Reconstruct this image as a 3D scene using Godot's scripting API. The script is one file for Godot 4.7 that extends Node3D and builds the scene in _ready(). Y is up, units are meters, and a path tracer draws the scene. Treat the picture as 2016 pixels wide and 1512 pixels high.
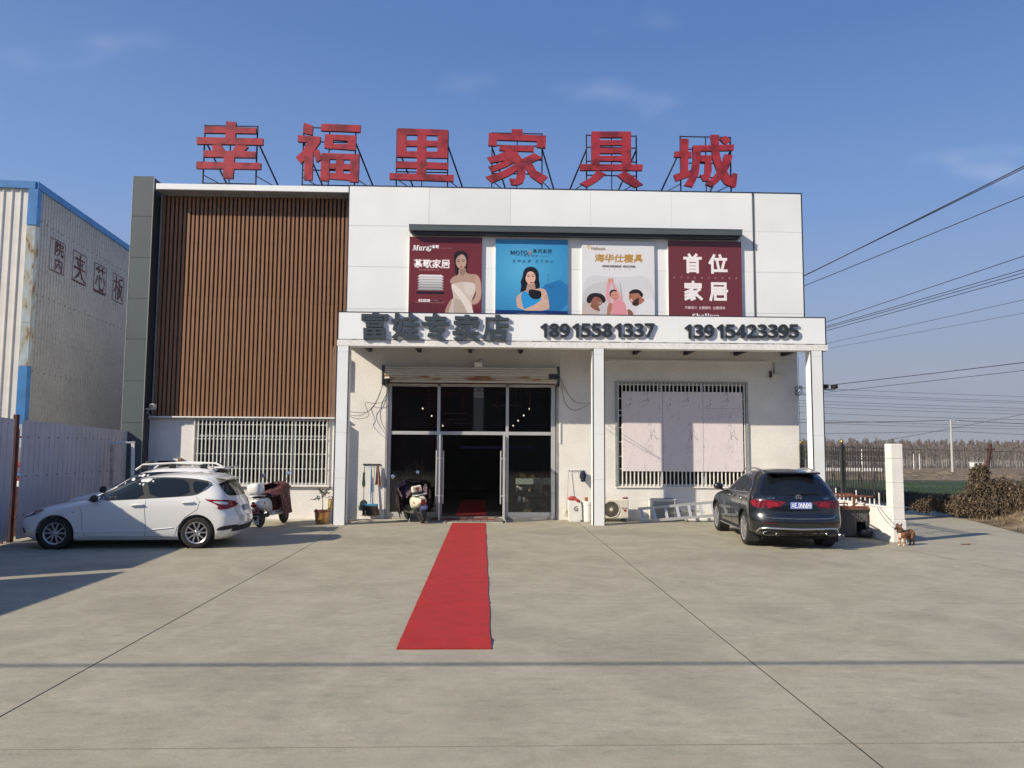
extends Node3D
# A furniture store on a country road, seen across its concrete yard. x runs along the facade, y up, z towards the camera; metres.

# ---------------------------------------------------------------- mesh building
class MB:
	var v := PackedVector3Array()
	var n := PackedVector3Array()
	var u := PackedVector2Array()
	var c := PackedColorArray()
	var col := Color.WHITE
	var xf := Transform3D()

	func tri(a: Vector3, b: Vector3, d: Vector3, ua := Vector2.ZERO, ub := Vector2.ZERO, ud := Vector2.ZERO) -> void:
		a = xf * a; b = xf * b; d = xf * d
		var nn := (b - a).cross(d - a).normalized()
		v.append(a); v.append(d); v.append(b)
		u.append(ua); u.append(ud); u.append(ub)
		for i in 3:
			n.append(nn); c.append(col)

	func quad(a: Vector3, b: Vector3, d: Vector3, e: Vector3) -> void:
		tri(a, b, d, Vector2(0, 1), Vector2(1, 1), Vector2(1, 0))
		tri(a, d, e, Vector2(0, 1), Vector2(1, 0), Vector2(0, 0))

	func box(at: Vector3, s: Vector3, b := Basis()) -> void:
		var h := s / 2.0
		var p := []
		for i in 8:
			p.append(at + b * Vector3(h.x if i & 1 else -h.x, h.y if i & 2 else -h.y, h.z if i & 4 else -h.z))
		quad(p[4], p[5], p[7], p[6]); quad(p[1], p[0], p[2], p[3]); quad(p[5], p[1], p[3], p[7])
		quad(p[0], p[4], p[6], p[2]); quad(p[6], p[7], p[3], p[2]); quad(p[0], p[1], p[5], p[4])

	func bb(x0: float, x1: float, y0: float, y1: float, z0: float, z1: float) -> void:
		box(Vector3((x0 + x1) / 2, (y0 + y1) / 2, (z0 + z1) / 2), Vector3(x1 - x0, y1 - y0, z1 - z0))

	# a box whose edges are chamfered by e
	func rbox(at: Vector3, s: Vector3, e: float, b := Basis()) -> void:
		var h := s / 2.0
		e = minf(e, minf(h.x, minf(h.y, h.z)) * 0.95)
		var f := func(sx: float, sy: float, sz: float, k: int) -> Vector3:
			var q := Vector3(sx * h.x, sy * h.y, sz * h.z)
			if k != 0: q.x -= sx * e
			if k != 1: q.y -= sy * e
			if k != 2: q.z -= sz * e
			return at + b * q
		for k in 3:
			for s1 in [-1.0, 1.0]:
				var q := []
				for w in [[-1.0, -1.0], [1.0, -1.0], [1.0, 1.0], [-1.0, 1.0]]:
					var t := [0.0, 0.0, 0.0]
					t[k] = s1; t[(k + 1) % 3] = w[0]; t[(k + 2) % 3] = w[1]
					q.append(f.call(t[0], t[1], t[2], k))
				if s1 > 0: quad(q[0], q[1], q[2], q[3])
				else: quad(q[3], q[2], q[1], q[0])
		for k in 3:
			for s1 in [-1.0, 1.0]:
				for s2 in [-1.0, 1.0]:
					var i := (k + 1) % 3
					var j := (k + 2) % 3
					var q := []
					for w in [[-1.0, i], [1.0, i], [1.0, j], [-1.0, j]]:
						var t := [0.0, 0.0, 0.0]
						t[k] = w[0]; t[i] = s1; t[j] = s2
						q.append(f.call(t[0], t[1], t[2], w[1]))
					if s1 * s2 > 0: quad(q[3], q[2], q[1], q[0]) if false else quad(q[0], q[1], q[2], q[3])
					else: quad(q[3], q[2], q[1], q[0])
		for sx in [-1.0, 1.0]:
			for sy in [-1.0, 1.0]:
				for sz in [-1.0, 1.0]:
					if sx * sy * sz > 0: tri(f.call(sx, sy, sz, 0), f.call(sx, sy, sz, 1), f.call(sx, sy, sz, 2))
					else: tri(f.call(sx, sy, sz, 0), f.call(sx, sy, sz, 2), f.call(sx, sy, sz, 1))

	func bar(a: Vector3, b: Vector3, w: float, d: float, up := Vector3.UP) -> void:
		var z := (b - a).normalized()
		if absf(z.dot(up)) > 0.98: up = Vector3.BACK
		var x := up.cross(z).normalized()
		box((a + b) / 2, Vector3(w, d, a.distance_to(b)), Basis(x, z.cross(x), z))

	# a round tube along points; r is a number or an array of radii
	func tube(p: Array, r, k := 6, caps := true) -> void:
		var rings := []
		var x := Vector3.ZERO
		for i in p.size():
			var t: Vector3 = (p[mini(i + 1, p.size() - 1)] - p[maxi(i - 1, 0)]).normalized()
			if x == Vector3.ZERO: x = t.cross(Vector3.UP if absf(t.y) < 0.9 else Vector3.RIGHT).normalized()
			x = (x - t * x.dot(t)).normalized()
			var y := t.cross(x)
			var rad: float = r[i] if r is Array else r
			var ring := []
			for j in k:
				var a := TAU * j / k
				ring.append(p[i] + (x * cos(a) + y * sin(a)) * rad)
			rings.append(ring)
		var at := v.size()
		for i in p.size() - 1:
			for j in k:
				var m := (j + 1) % k
				tri(rings[i][j], rings[i][m], rings[i + 1][m]); tri(rings[i][j], rings[i + 1][m], rings[i + 1][j])
		smooth(at, 75.0)
		if caps:
			for j in range(1, k - 1):
				tri(rings[0][0], rings[0][j + 1], rings[0][j])
				tri(rings[-1][0], rings[-1][j], rings[-1][j + 1])

	# profile of (radius, height) pairs turned round the y axis of t
	func lathe(prof: Array, t := Transform3D(), k := 24, deg := 40.0) -> void:
		var at := v.size()
		for i in prof.size() - 1:
			for j in k:
				var a := TAU * j / k
				var b := TAU * (j + 1) / k
				var p: Vector2 = prof[i]
				var q: Vector2 = prof[i + 1]
				var p0 := t * Vector3(p.x * cos(a), p.y, -p.x * sin(a))
				var p1 := t * Vector3(p.x * cos(b), p.y, -p.x * sin(b))
				var q0 := t * Vector3(q.x * cos(a), q.y, -q.x * sin(a))
				var q1 := t * Vector3(q.x * cos(b), q.y, -q.x * sin(b))
				if p.x > 0.00001: tri(p0, p1, q1)
				if q.x > 0.00001: tri(p0, q1, q0)
		smooth(at, deg)

	func ball(at: Vector3, r: Vector3, k := 14, b := Basis()) -> void:
		var prof := []
		for i in k / 2 + 1:
			var a := -PI / 2 + PI * i / (k / 2)
			prof.append(Vector2(maxf(cos(a), 0.0), sin(a)))
		lathe(prof, Transform3D(b * Basis.from_scale(r), at), k, 80.0)

	# a flat outline (x, y) made thick from z0 to z1
	func prism(poly: PackedVector2Array, z0: float, z1: float, t := Transform3D(), sides := true, back := true) -> void:
		if Geometry2D.is_polygon_clockwise(poly): poly.reverse()
		var idx := Geometry2D.triangulate_polygon(poly)
		for i in range(0, idx.size(), 3):
			var a := poly[idx[i]]
			var b := poly[idx[i + 1]]
			var d := poly[idx[i + 2]]
			if (b - a).cross(d - a) < 0:
				var s := b
				b = d; d = s
			tri(t * Vector3(a.x, a.y, z1), t * Vector3(b.x, b.y, z1), t * Vector3(d.x, d.y, z1))
			if back: tri(t * Vector3(a.x, a.y, z0), t * Vector3(d.x, d.y, z0), t * Vector3(b.x, b.y, z0))
		if sides: walls(poly, z0, z1, t)

	func walls(poly: PackedVector2Array, z0: float, z1: float, t := Transform3D()) -> void:
		if Geometry2D.is_polygon_clockwise(poly): poly.reverse()
		for i in poly.size():
			var a := poly[i]
			var b := poly[(i + 1) % poly.size()]
			quad(t * Vector3(a.x, a.y, z0), t * Vector3(b.x, b.y, z0), t * Vector3(b.x, b.y, z1), t * Vector3(a.x, a.y, z1))

	# average the normals of faces that meet at less than deg, from corner number at on
	func smooth(at: int, deg: float) -> void:
		var lim := cos(deg_to_rad(deg))
		var seen := {}
		for i in range(at, v.size()):
			var k := Vector3i((v[i] * 4000.0).round())
			if seen.has(k): seen[k].append(i)
			else: seen[k] = [i]
		var face := n.slice(at)
		var area := PackedFloat32Array()
		for i in range(at, v.size(), 3):
			area.append((v[i + 1] - v[i]).cross(v[i + 2] - v[i]).length())
		for k in seen:
			for i in seen[k]:
				var s := Vector3.ZERO
				for j in seen[k]:
					if face[i - at].dot(face[j - at]) >= lim: s += face[j - at] * area[(j - at) / 3]
				if s.length() > 0.0: n[i] = s.normalized()

	func add_to(m: ArrayMesh) -> void:
		var a := []
		a.resize(Mesh.ARRAY_MAX)
		a[Mesh.ARRAY_VERTEX] = v; a[Mesh.ARRAY_NORMAL] = n; a[Mesh.ARRAY_TEX_UV] = u; a[Mesh.ARRAY_COLOR] = c
		m.add_surface_from_arrays(Mesh.PRIMITIVE_TRIANGLES, a)

	func mesh() -> ArrayMesh:
		var m := ArrayMesh.new()
		if v.size(): add_to(m)
		return m

# ---------------------------------------------------------------- nodes
var taken := {}
var M := {}
var rng := RandomNumberGenerator.new()

func numbered(called: String) -> String:
	taken[called] = taken.get(called, -1) + 1
	return called if taken[called] == 0 else "%s_%03d" % [called, taken[called]]

func tag(o: Node, label: String, category: String, group := "") -> Node:
	o.set_meta("label", label); o.set_meta("category", category)
	if group: o.set_meta("group", group)
	return o

func thing(called: String, label: String, category: String, at := Vector3.ZERO, turn := 0.0, group := "") -> Node3D:
	var o := Node3D.new()
	o.name = numbered(called)
	add_child(o)
	o.position = at; o.rotation.y = turn
	tag(o, label, category, group)
	return o

func put(called: String, m, mat: Material, parent: Node = null, at := Vector3.ZERO, basis := Basis()) -> MeshInstance3D:
	var o := MeshInstance3D.new()
	o.mesh = m.mesh() if m is MB else m
	o.material_override = mat
	o.transform = Transform3D(basis, at)
	if parent == null:
		o.name = numbered(called)
		add_child(o)
	else:
		o.name = called
		if parent.has_node(NodePath(called)):
			var k := 1
			while parent.has_node(NodePath("%s_%03d" % [called, k])): k += 1
			o.name = "%s_%03d" % [called, k]
		parent.add_child(o, true)
	return o

func stuff(o: Node) -> Node:
	o.set_meta("kind", "stuff")
	return o

func struct(called: String, m, mat: Material) -> MeshInstance3D:
	var o := put(called, m, mat)
	o.set_meta("kind", "structure")
	return o

func copy_of(o: Node3D, label := "") -> Node3D:
	var r: Node3D = o.duplicate()
	r.name = numbered(String(o.name).rstrip("0123456789").trim_suffix("_"))
	add_child(r)
	if label: r.set_meta("label", label)
	return r

func P(a: Array) -> PackedVector2Array:
	var r := PackedVector2Array()
	for i in range(0, a.size(), 2): r.append(Vector2(a[i], a[i + 1]))
	return r

func v3(x: float, y: float, z: float) -> Vector3:
	return Vector3(x, y, z)

# ---------------------------------------------------------------- materials
func lin(r: float, g: float, b: float) -> Color:
	return Color(r, g, b).linear_to_srgb()

func flat(c: Color, rough := 0.6, metal := 0.0) -> StandardMaterial3D:
	var m := StandardMaterial3D.new()
	m.albedo_color = c; m.roughness = rough; m.metallic = metal
	return m

func noise(sd: int, freq: float, oct := 4, kind := FastNoiseLite.TYPE_SIMPLEX_SMOOTH) -> FastNoiseLite:
	var f := FastNoiseLite.new()
	f.seed = sd; f.frequency = freq; f.fractal_octaves = oct; f.noise_type = kind
	f.fractal_type = FastNoiseLite.FRACTAL_FBM
	return f

func ntex(sd: int, freq: float, ramp: Array, size := 512, oct := 4) -> NoiseTexture2D:
	var t := NoiseTexture2D.new()
	t.width = size; t.height = size; t.seamless = true
	t.noise = noise(sd, freq, oct)
	var g := Gradient.new()
	var o := PackedFloat32Array()
	var cs := PackedColorArray()
	for r in ramp:
		o.append(r[0]); cs.append(r[1])
	g.offsets = o; g.colors = cs
	t.color_ramp = g
	return t

# a colour that wanders by part (0..1) of itself, in patches of about patch metres, over a fine grain
func wander(c: Color, part: float, patch: float, rough := 0.7, sd := 1, metal := 0.0) -> StandardMaterial3D:
	var m := StandardMaterial3D.new()
	var l := c.srgb_to_linear()
	var lo := (l * (1.0 - part)).linear_to_srgb()
	var hi := (l * (1.0 + part)).linear_to_srgb()
	lo.a = 1.0; hi.a = 1.0
	m.albedo_texture = ntex(sd, 0.012, [[0.25, lo], [0.5, c], [0.75, hi]], 256, 5)
	m.uv1_triplanar = true; m.uv1_world_triplanar = true
	m.uv1_scale = Vector3.ONE / (patch * 4.0)
	m.roughness = rough; m.metallic = metal
	return m

func grain(m: StandardMaterial3D, share: float, size: float, sd := 5) -> StandardMaterial3D:
	m.detail_enabled = true
	m.detail_blend_mode = BaseMaterial3D.BLEND_MODE_MUL
	var g := 1.0 - share
	m.detail_albedo = ntex(sd, 0.05, [[0.2, Color(g, g, g)], [0.6, Color.WHITE]], 256, 4)
	m.detail_uv_layer = BaseMaterial3D.DETAIL_UV_2
	m.uv2_triplanar = true; m.uv2_world_triplanar = true
	m.uv2_scale = Vector3.ONE / size
	return m

func pane(c: Color, a: float) -> StandardMaterial3D:
	var m := flat(Color(c.r, c.g, c.b, a), 0.03)
	m.transparency = BaseMaterial3D.TRANSPARENCY_ALPHA
	return m

# ---------------------------------------------------------------- brush strokes of the Chinese characters (x y pairs on a 100 x 100 square, y down)
var strokes := {
	"慕": "5 12 95 12|32 3 32 22|68 3 68 22|28 28 72 28 72 50 28 50 28 28|28 39 72 39|5 58 95 58|50 50 44 60 10 80|55 58 70 68 94 80|50 68 50 96 42 93|30 76 24 90|66 74 72 82|82 72 90 84",
	"歌": "4 10 56 10|10 22 34 22 34 36 10 36 10 22|48 10 48 48|2 48 58 48|10 60 34 60 34 76 10 76 10 60|48 48 48 94 38 92|70 5 60 34|66 18 96 18 90 34|78 34 74 60 56 95|78 52 84 74 98 95",
	"家": "50 2 50 14|8 28 8 14 92 14 92 28|22 30 78 30|52 30 34 48 8 58|38 44 56 64 56 90 42 96|48 54 30 68 8 76|56 66 36 82 8 94|86 42 62 58|60 54 74 74 96 92",
	"居": "14 8 88 8 88 32 14 32|14 8 14 60 4 96|24 48 96 48|58 36 58 64|30 64 88 64 88 94 30 94 30 64",
	"同": "12 96 12 8 88 8 88 96 76 94|28 28 72 28|32 46 68 46 68 74 32 74 32 46",
	"海": "8 10 18 20|4 36 14 46|6 92 22 62|42 4 30 28|36 16 94 16|40 32 86 32 82 92 70 92|40 32 36 80 94 80|26 56 98 56|60 38 64 50|58 62 62 74",
	"华": "28 4 6 36|20 22 20 50|86 12 50 28|52 4 52 40 90 44 92 34|2 66 98 66|50 52 50 98",
	"仕": "28 4 4 46|18 32 18 98|34 36 98 36|66 6 66 90|38 90 94 90",
	"寝": "50 1 50 10|8 24 8 10 92 10 92 24|20 28 20 98|6 36 14 48|4 78 18 64|36 26 84 26 84 48 36 48|36 37 84 37|30 68 30 58 92 58 92 68|40 70 80 70 60 86 34 98|46 74 64 88 94 98",
	"具": "26 6 74 6 74 66|26 6 26 66|26 22 74 22|26 37 74 37|26 52 74 52|4 67 96 67|36 74 8 94|64 74 92 94",
	"首": "30 2 38 14|70 2 60 14|4 20 96 20|50 20 46 32|22 34 78 34 78 96|22 34 22 96|22 54 78 54|22 72 78 72|22 90 78 90",
	"位": "28 4 4 44|18 30 18 98|62 4 66 16|36 24 96 24|46 36 54 76|86 36 74 80|32 88 98 88",
	"方": "48 2 52 14|4 22 96 22|40 22 36 58 8 96|38 48 82 48 76 90 60 90",
	"案": "50 2 50 10|10 22 10 12 90 12 90 22|44 16 30 44 74 50|4 34 96 34|68 34 50 46 16 54|6 66 94 66|50 54 50 98|46 68 8 94|54 68 92 94",
	"设": "10 6 20 18|2 36 22 36 22 86 32 76|48 8 48 28 36 42|48 8 80 8 80 30 94 30|40 48 86 48 70 78 36 96|46 56 66 82 96 96",
	"计": "10 6 22 18|2 38 24 38 24 86 36 74|40 40 98 40|68 4 68 98",
	"全": "50 2 32 24 4 42|50 2 68 24 96 42|26 48 74 48|30 68 70 68|50 48 50 92|8 92 92 92",
	"屋": "14 6 88 6 88 24 14 24|14 6 14 60 4 96|24 36 94 36|54 36 36 52 84 52|74 44 86 54|58 54 58 92|30 72 88 72|22 92 96 92",
	"搭": "2 26 34 26|18 4 18 92 8 88|2 62 34 52|40 14 96 14|54 4 54 24|80 4 80 24|66 26 38 52|66 26 96 50|52 54 82 54|48 66 86 66 86 94 48 94 48 66",
	"色": "34 2 8 32|30 14 66 14 56 30|20 30 80 30 80 58|20 30 20 90 90 90 92 74|20 58 80 58|50 30 50 58",
	"规": "6 24 46 24|2 48 50 48|26 4 26 52 4 94|28 56 44 78|58 8 90 8 90 62|58 8 58 62|74 22 70 62 46 96|76 60 76 90 96 90 98 76",
	"划": "4 36 58 28|28 4 32 50 60 94 64 78|54 44 12 82|40 6 52 18|74 14 74 70|92 4 92 94 80 90",
	"院": "8 96 8 8 30 8 22 34 32 48 30 64 16 64|60 2 64 10|38 26 38 14 94 14 94 26|48 32 84 32|38 50 96 50|56 50 52 74 34 94|74 50 74 88 94 88 96 74",
	"内": "12 96 12 24 88 24 88 94 76 92|50 4 50 36 24 76|50 40 74 70",
	"夹": "10 20 90 20|28 30 36 44|72 30 62 44|4 54 96 54|50 4 50 54 36 78 6 96|52 56 66 80 96 96",
	"芯": "4 16 96 16|30 4 30 28|70 4 70 28|16 46 6 76|34 38 38 84 48 92 78 92 82 74|52 44 60 60|80 44 94 66",
	"板": "2 26 44 26|22 4 22 98|22 30 4 68|24 40 42 58|90 6 54 14|54 12 54 54 40 96|56 36 88 36 76 70 44 96|60 46 76 76 98 96",
	"软": "4 20 46 20|24 4 10 46 46 46|28 32 28 98|2 72 48 66|66 4 56 36|62 20 94 20 88 36|76 36 70 66 48 96|76 56 84 78 98 96",
	"床": "50 2 54 12|14 16 94 16|14 16 14 60 4 96|26 42 94 42|60 24 60 98|56 46 26 84|64 46 94 80",
	"垫": "2 18 40 18|22 4 22 52 12 50|2 42 40 32|46 20 78 20 78 48 96 50|62 4 58 30 42 54|52 34 66 44|16 72 84 72|50 56 50 94|6 94 94 94",
	"坚": "14 8 14 46|34 4 34 50|46 8 88 8 70 34 44 50|52 18 70 38 94 48|14 68 86 68|50 54 50 94|6 94 94 94",
	"持": "2 26 34 26|18 4 18 92 8 88|2 62 34 52|44 18 92 18|66 4 66 34|38 36 98 36|38 56 98 56|80 44 80 92 68 90|50 66 58 78",
	"品": "30 6 70 6 70 40 30 40 30 6|6 54 42 54 42 94 6 94 6 54|58 54 94 54 94 94 58 94 58 54",
	"质": "84 4 20 12|20 12 20 60 6 96|22 30 94 30|56 12 54 46|34 46 84 46 84 78|34 46 34 78|58 56 54 78 30 96|64 80 92 96",
	"忠": "18 14 82 14 82 40 18 40 18 14|50 2 50 54|14 62 6 88|32 58 34 88 70 92 76 78|50 58 56 72|80 60 94 80",
	"于": "14 12 86 12|4 44 96 44|50 12 50 92 34 88",
	"初": "22 2 28 14|4 24 40 24 4 64|24 46 24 98|36 40 26 52|30 54 42 66|50 18 94 18 88 90 72 90|70 18 66 62 46 96",
	"心": "14 38 6 70|32 26 34 82 46 92 76 92 80 70|50 14 60 34|80 32 94 60",
	"苏": "4 16 96 16|32 4 32 28|68 4 68 28|10 42 76 42 70 92 56 90|42 32 38 66 8 96|14 56 8 74|86 54 94 72",
	"师": "10 10 10 60|28 4 28 50 14 92|40 12 96 12|48 30 48 76|48 30 88 30 88 74 78 72|68 12 68 98",
	"款": "4 16 46 16|26 4 26 34|8 34 42 34|12 46 38 46|2 60 48 60|26 60 26 94 16 90|14 68 6 86|36 68 44 82|66 4 58 36|62 20 94 20 88 36|76 36 70 66 50 96|76 56 84 78 98 96",
	"现": "4 12 38 12|6 44 36 44|2 82 40 74|22 12 22 80|48 8 88 8 88 62|48 8 48 62|68 20 64 62 40 96|72 60 72 90 94 90 96 74",
	"代": "28 4 4 44|18 30 18 98|34 40 96 32|56 4 62 60 88 94 94 78|74 8 86 20",
	"风": "16 10 84 10 82 70 96 92 98 76|16 10 14 60 4 96|66 24 26 80|30 28 70 80",
	"格": "2 26 40 26|20 4 20 98|20 30 4 66|24 42 38 56|60 4 44 34|56 16 86 16 70 44 40 62|54 26 74 50 98 62|54 66 88 66 88 96 54 96 54 66",
}

func stroke_lines(ch: String) -> Array:
	var r := []
	for s in strokes[ch].split("|"):
		var pts := PackedVector2Array()
		var q: PackedStringArray = s.split(" ")
		for i in range(0, q.size(), 2): pts.append(Vector2(float(q[i]), float(q[i + 1])) / 100.0)
		r.append(pts)
	return r

# ---------------------------------------------------------------- flat print for posters, plates and painted letters
class Print:
	var im: Image
	var o: Vector2
	var s: float

	func _init(origin: Vector2, size: Vector2, px: int, bg: Color) -> void:
		o = origin
		s = px / size.x
		im = Image.create(px, int(size.y * s), false, Image.FORMAT_RGBA8)
		im.fill(bg)

	func poly(pts: PackedVector2Array, c: Color) -> void:
		var q := PackedVector2Array()
		var lo := INF
		var hi := -INF
		for p in pts:
			var t := (p - o) * s
			q.append(t)
			lo = minf(lo, t.y); hi = maxf(hi, t.y)
		for y in range(maxi(0, int(lo)), mini(im.get_height() - 1, int(hi)) + 1):
			var xs := []
			var yy := y + 0.5
			for i in q.size():
				var a := q[i]
				var b := q[(i + 1) % q.size()]
				if (a.y <= yy) != (b.y <= yy): xs.append(a.x + (yy - a.y) / (b.y - a.y) * (b.x - a.x))
			xs.sort()
			for i in range(0, xs.size() - 1, 2):
				var x0 := int(round(xs[i]))
				var x1 := int(round(xs[i + 1]))
				if x1 > x0: im.fill_rect(Rect2i(x0, y, x1 - x0, 1), c)

	func shape(a: Array, c: Color, round := 0) -> void:
		var p := PackedVector2Array()
		for i in range(0, a.size(), 2): p.append(Vector2(a[i], a[i + 1]))
		for k in round:
			var q := PackedVector2Array()
			for i in p.size():
				var b := p[(i + 1) % p.size()]
				q.append(p[i].lerp(b, 0.25)); q.append(p[i].lerp(b, 0.75))
			p = q
		poly(p, c)

	func oval(x: float, y: float, rx: float, ry: float, c: Color, turn := 0.0) -> void:
		var p := PackedVector2Array()
		for i in 28: p.append(Vector2(x, y) + Vector2(cos(TAU * i / 28) * rx, sin(TAU * i / 28) * ry).rotated(turn))
		poly(p, c)

	func line(p: PackedVector2Array, w: float, c: Color) -> void:
		for i in p.size() - 1:
			var a := p[i]
			var b := p[i + 1]
			var t := (b - a).normalized() * w / 2
			var k := t.orthogonal()
			poly(PackedVector2Array([a - t + k, b + t + k, b + t - k, a - t - k]), c)

	func word(host, text: String, x: float, y: float, size: float, w: float, c: Color, gap := 1.1, slant := 0.0, squash := 1.0) -> void:
		for ch in text:
			if ch != " ":
				for l in host.stroke_lines(ch):
					var q := PackedVector2Array()
					for p in l: q.append(Vector2(x + p.x * size + slant * (1.0 - p.y) * size, y + p.y * size * squash))
					line(q, w * size, c)
			x += size * gap * (0.5 if ch == " " else 1.0)

	func done(host) -> ImageTexture:
		im.resize(im.get_width() / 2, im.get_height() / 2, Image.INTERPOLATE_LANCZOS)
		return ImageTexture.create_from_image(im)

func printed(t: Texture2D, rough := 0.5) -> StandardMaterial3D:
	var m := StandardMaterial3D.new()
	m.albedo_texture = t; m.roughness = rough; m.texture_repeat = false
	return m

# Latin letters as thin raised print
func words(text: String, h: float, depth: float, font := "Droid Sans", weight := 400) -> TextMesh:
	var f := SystemFont.new()
	f.font_names = PackedStringArray([font])
	f.font_weight = weight
	var t := TextMesh.new()
	t.font = f
	t.text = text
	t.font_size = 64
	t.pixel_size = h / 46.0
	t.depth = depth
	t.curve_step = 1.0
	return t

func concrete() -> StandardMaterial3D:
	# trowelled yard concrete: warm grey, cloudy patches, drag marks along x, dark spots and pale dust
	var n := 1024
	var im := Image.create(n, n, false, Image.FORMAT_RGB8)
	var a := noise(11, 0.006, 5)
	var b := noise(12, 0.03, 4)
	var d := noise(13, 0.02, 3)
	var e := noise(14, 0.16, 2)
	for y in n:
		for x in n:
			# blend the far edge into the near one so that the sheet repeats
			var fx := clampf((x - 896) / 128.0, 0.0, 1.0)
			var fy := clampf((y - 896) / 128.0, 0.0, 1.0)
			var q := 0.0
			for k in 4:
				var px := x - n if k & 1 else x
				var py := y - n if k & 2 else y
				var w := (fx if k & 1 else 1.0 - fx) * (fy if k & 2 else 1.0 - fy)
				if w <= 0.0: continue
				var cloud := a.get_noise_2d(px, py)
				var mott := b.get_noise_2d(px, py)
				var drag := d.get_noise_2d(px * 0.55, py * 1.9)
				var fine := e.get_noise_2d(px, py)
				var l := 1.0 + cloud * 0.10 + mott * 0.08 + fine * 0.12
				if drag > 0.30: l -= minf((drag - 0.30) * 0.8, 0.09)
				elif drag < -0.34: l += minf((-0.34 - drag) * 0.6, 0.09)
				q += l * w
			var warm := 1.0 + 0.025 * b.get_noise_2d(x + 700, y)
			im.set_pixel(x, y, Color(0.36 * q * warm, 0.332 * q, 0.245 * q / warm).linear_to_srgb())
	var m := StandardMaterial3D.new()
	m.albedo_texture = ImageTexture.create_from_image(im)
	m.uv1_triplanar = true; m.uv1_world_triplanar = true
	m.uv1_scale = Vector3.ONE / 5.3
	m.roughness = 0.82
	m.detail_enabled = true
	m.detail_blend_mode = BaseMaterial3D.BLEND_MODE_MUL
	m.detail_albedo = ntex(21, 0.01, [[0.2, Color(0.92, 0.915, 0.91)], [0.5, Color.WHITE], [0.62, Color(0.95, 0.95, 0.94)], [0.8, Color.WHITE]], 512, 5)
	m.detail_uv_layer = BaseMaterial3D.DETAIL_UV_2
	m.uv2_triplanar = true; m.uv2_world_triplanar = true
	m.uv2_scale = Vector3.ONE / 17.0
	return m

func marble() -> StandardMaterial3D:
	# pale pink veined board
	var n := 512
	var im := Image.create(n, n, false, Image.FORMAT_RGB8)
	var a := noise(31, 0.008, 4)
	var b := noise(32, 0.02, 4)
	var k := noise(33, 0.006, 2)
	for y in n:
		for x in n:
			var r := absf(a.get_noise_2d((x * 0.8 - y * 0.75) * 0.5, (x * 0.75 + y * 0.8)) + 0.25 * b.get_noise_2d(x, y))
			var s := absf(b.get_noise_2d((x + y * 0.9) * 0.5 + 300, (x - y) * 0.35))
			var show := smoothstep(0.02, 0.3, k.get_noise_2d(x, y))
			var vein := smoothstep(0.05, 0.0, r) * 0.62 * show + smoothstep(0.03, 0.0, s) * 0.22
			var base := 1.0 + 0.04 * a.get_noise_2d(x + 900, y)
			im.set_pixel(x, y, Color(0.76 * base * (1 - vein), 0.69 * base * (1 - vein), 0.68 * base * (1 - vein * 0.97)).linear_to_srgb())
	var m := StandardMaterial3D.new()
	m.albedo_texture = ImageTexture.create_from_image(im)
	m.roughness = 0.45
	return m

func wood() -> StandardMaterial3D:
	# brown wood-look metal slat: long grain, a little tone between slats
	var n := 256
	var im := Image.create(n, n, false, Image.FORMAT_RGB8)
	var a := noise(41, 0.05, 3)
	var b := noise(42, 0.02, 3)
	for y in n:
		for x in n:
			var q := 1.0 + 0.16 * a.get_noise_2d(x * 2.0, y * 0.12) + 0.14 * b.get_noise_2d(x, y * 0.3)
			im.set_pixel(x, y, Color(0.265 * q, 0.132 * q, 0.062 * q).linear_to_srgb())
	var m := StandardMaterial3D.new()
	m.albedo_texture = ImageTexture.create_from_image(im)
	m.uv1_triplanar = true; m.uv1_world_triplanar = true
	m.uv1_scale = Vector3(0.9, 0.5, 0.9)
	m.roughness = 0.5
	return m

func quilt(c1: Color, c2: Color, sd: int) -> StandardMaterial3D:
	# printed cotton of a scooter's apron: speckle of small flowers
	var n := 256
	var im := Image.create(n, n, false, Image.FORMAT_RGB8)
	var a := noise(sd, 0.07, 2)
	var b := noise(sd + 1, 0.16, 2)
	for y in n:
		for x in n:
			var q := smoothstep(0.12, 0.4, a.get_noise_2d(x, y)) * 0.7 + smoothstep(0.3, 0.6, b.get_noise_2d(x, y)) * 0.5
			im.set_pixel(x, y, c1.lerp(c2, clampf(q, 0.0, 1.0)))
	var m := StandardMaterial3D.new()
	m.albedo_texture = ImageTexture.create_from_image(im)
	m.uv1_triplanar = true
	m.uv1_scale = Vector3.ONE * 0.9
	m.roughness = 0.8
	return m

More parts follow.
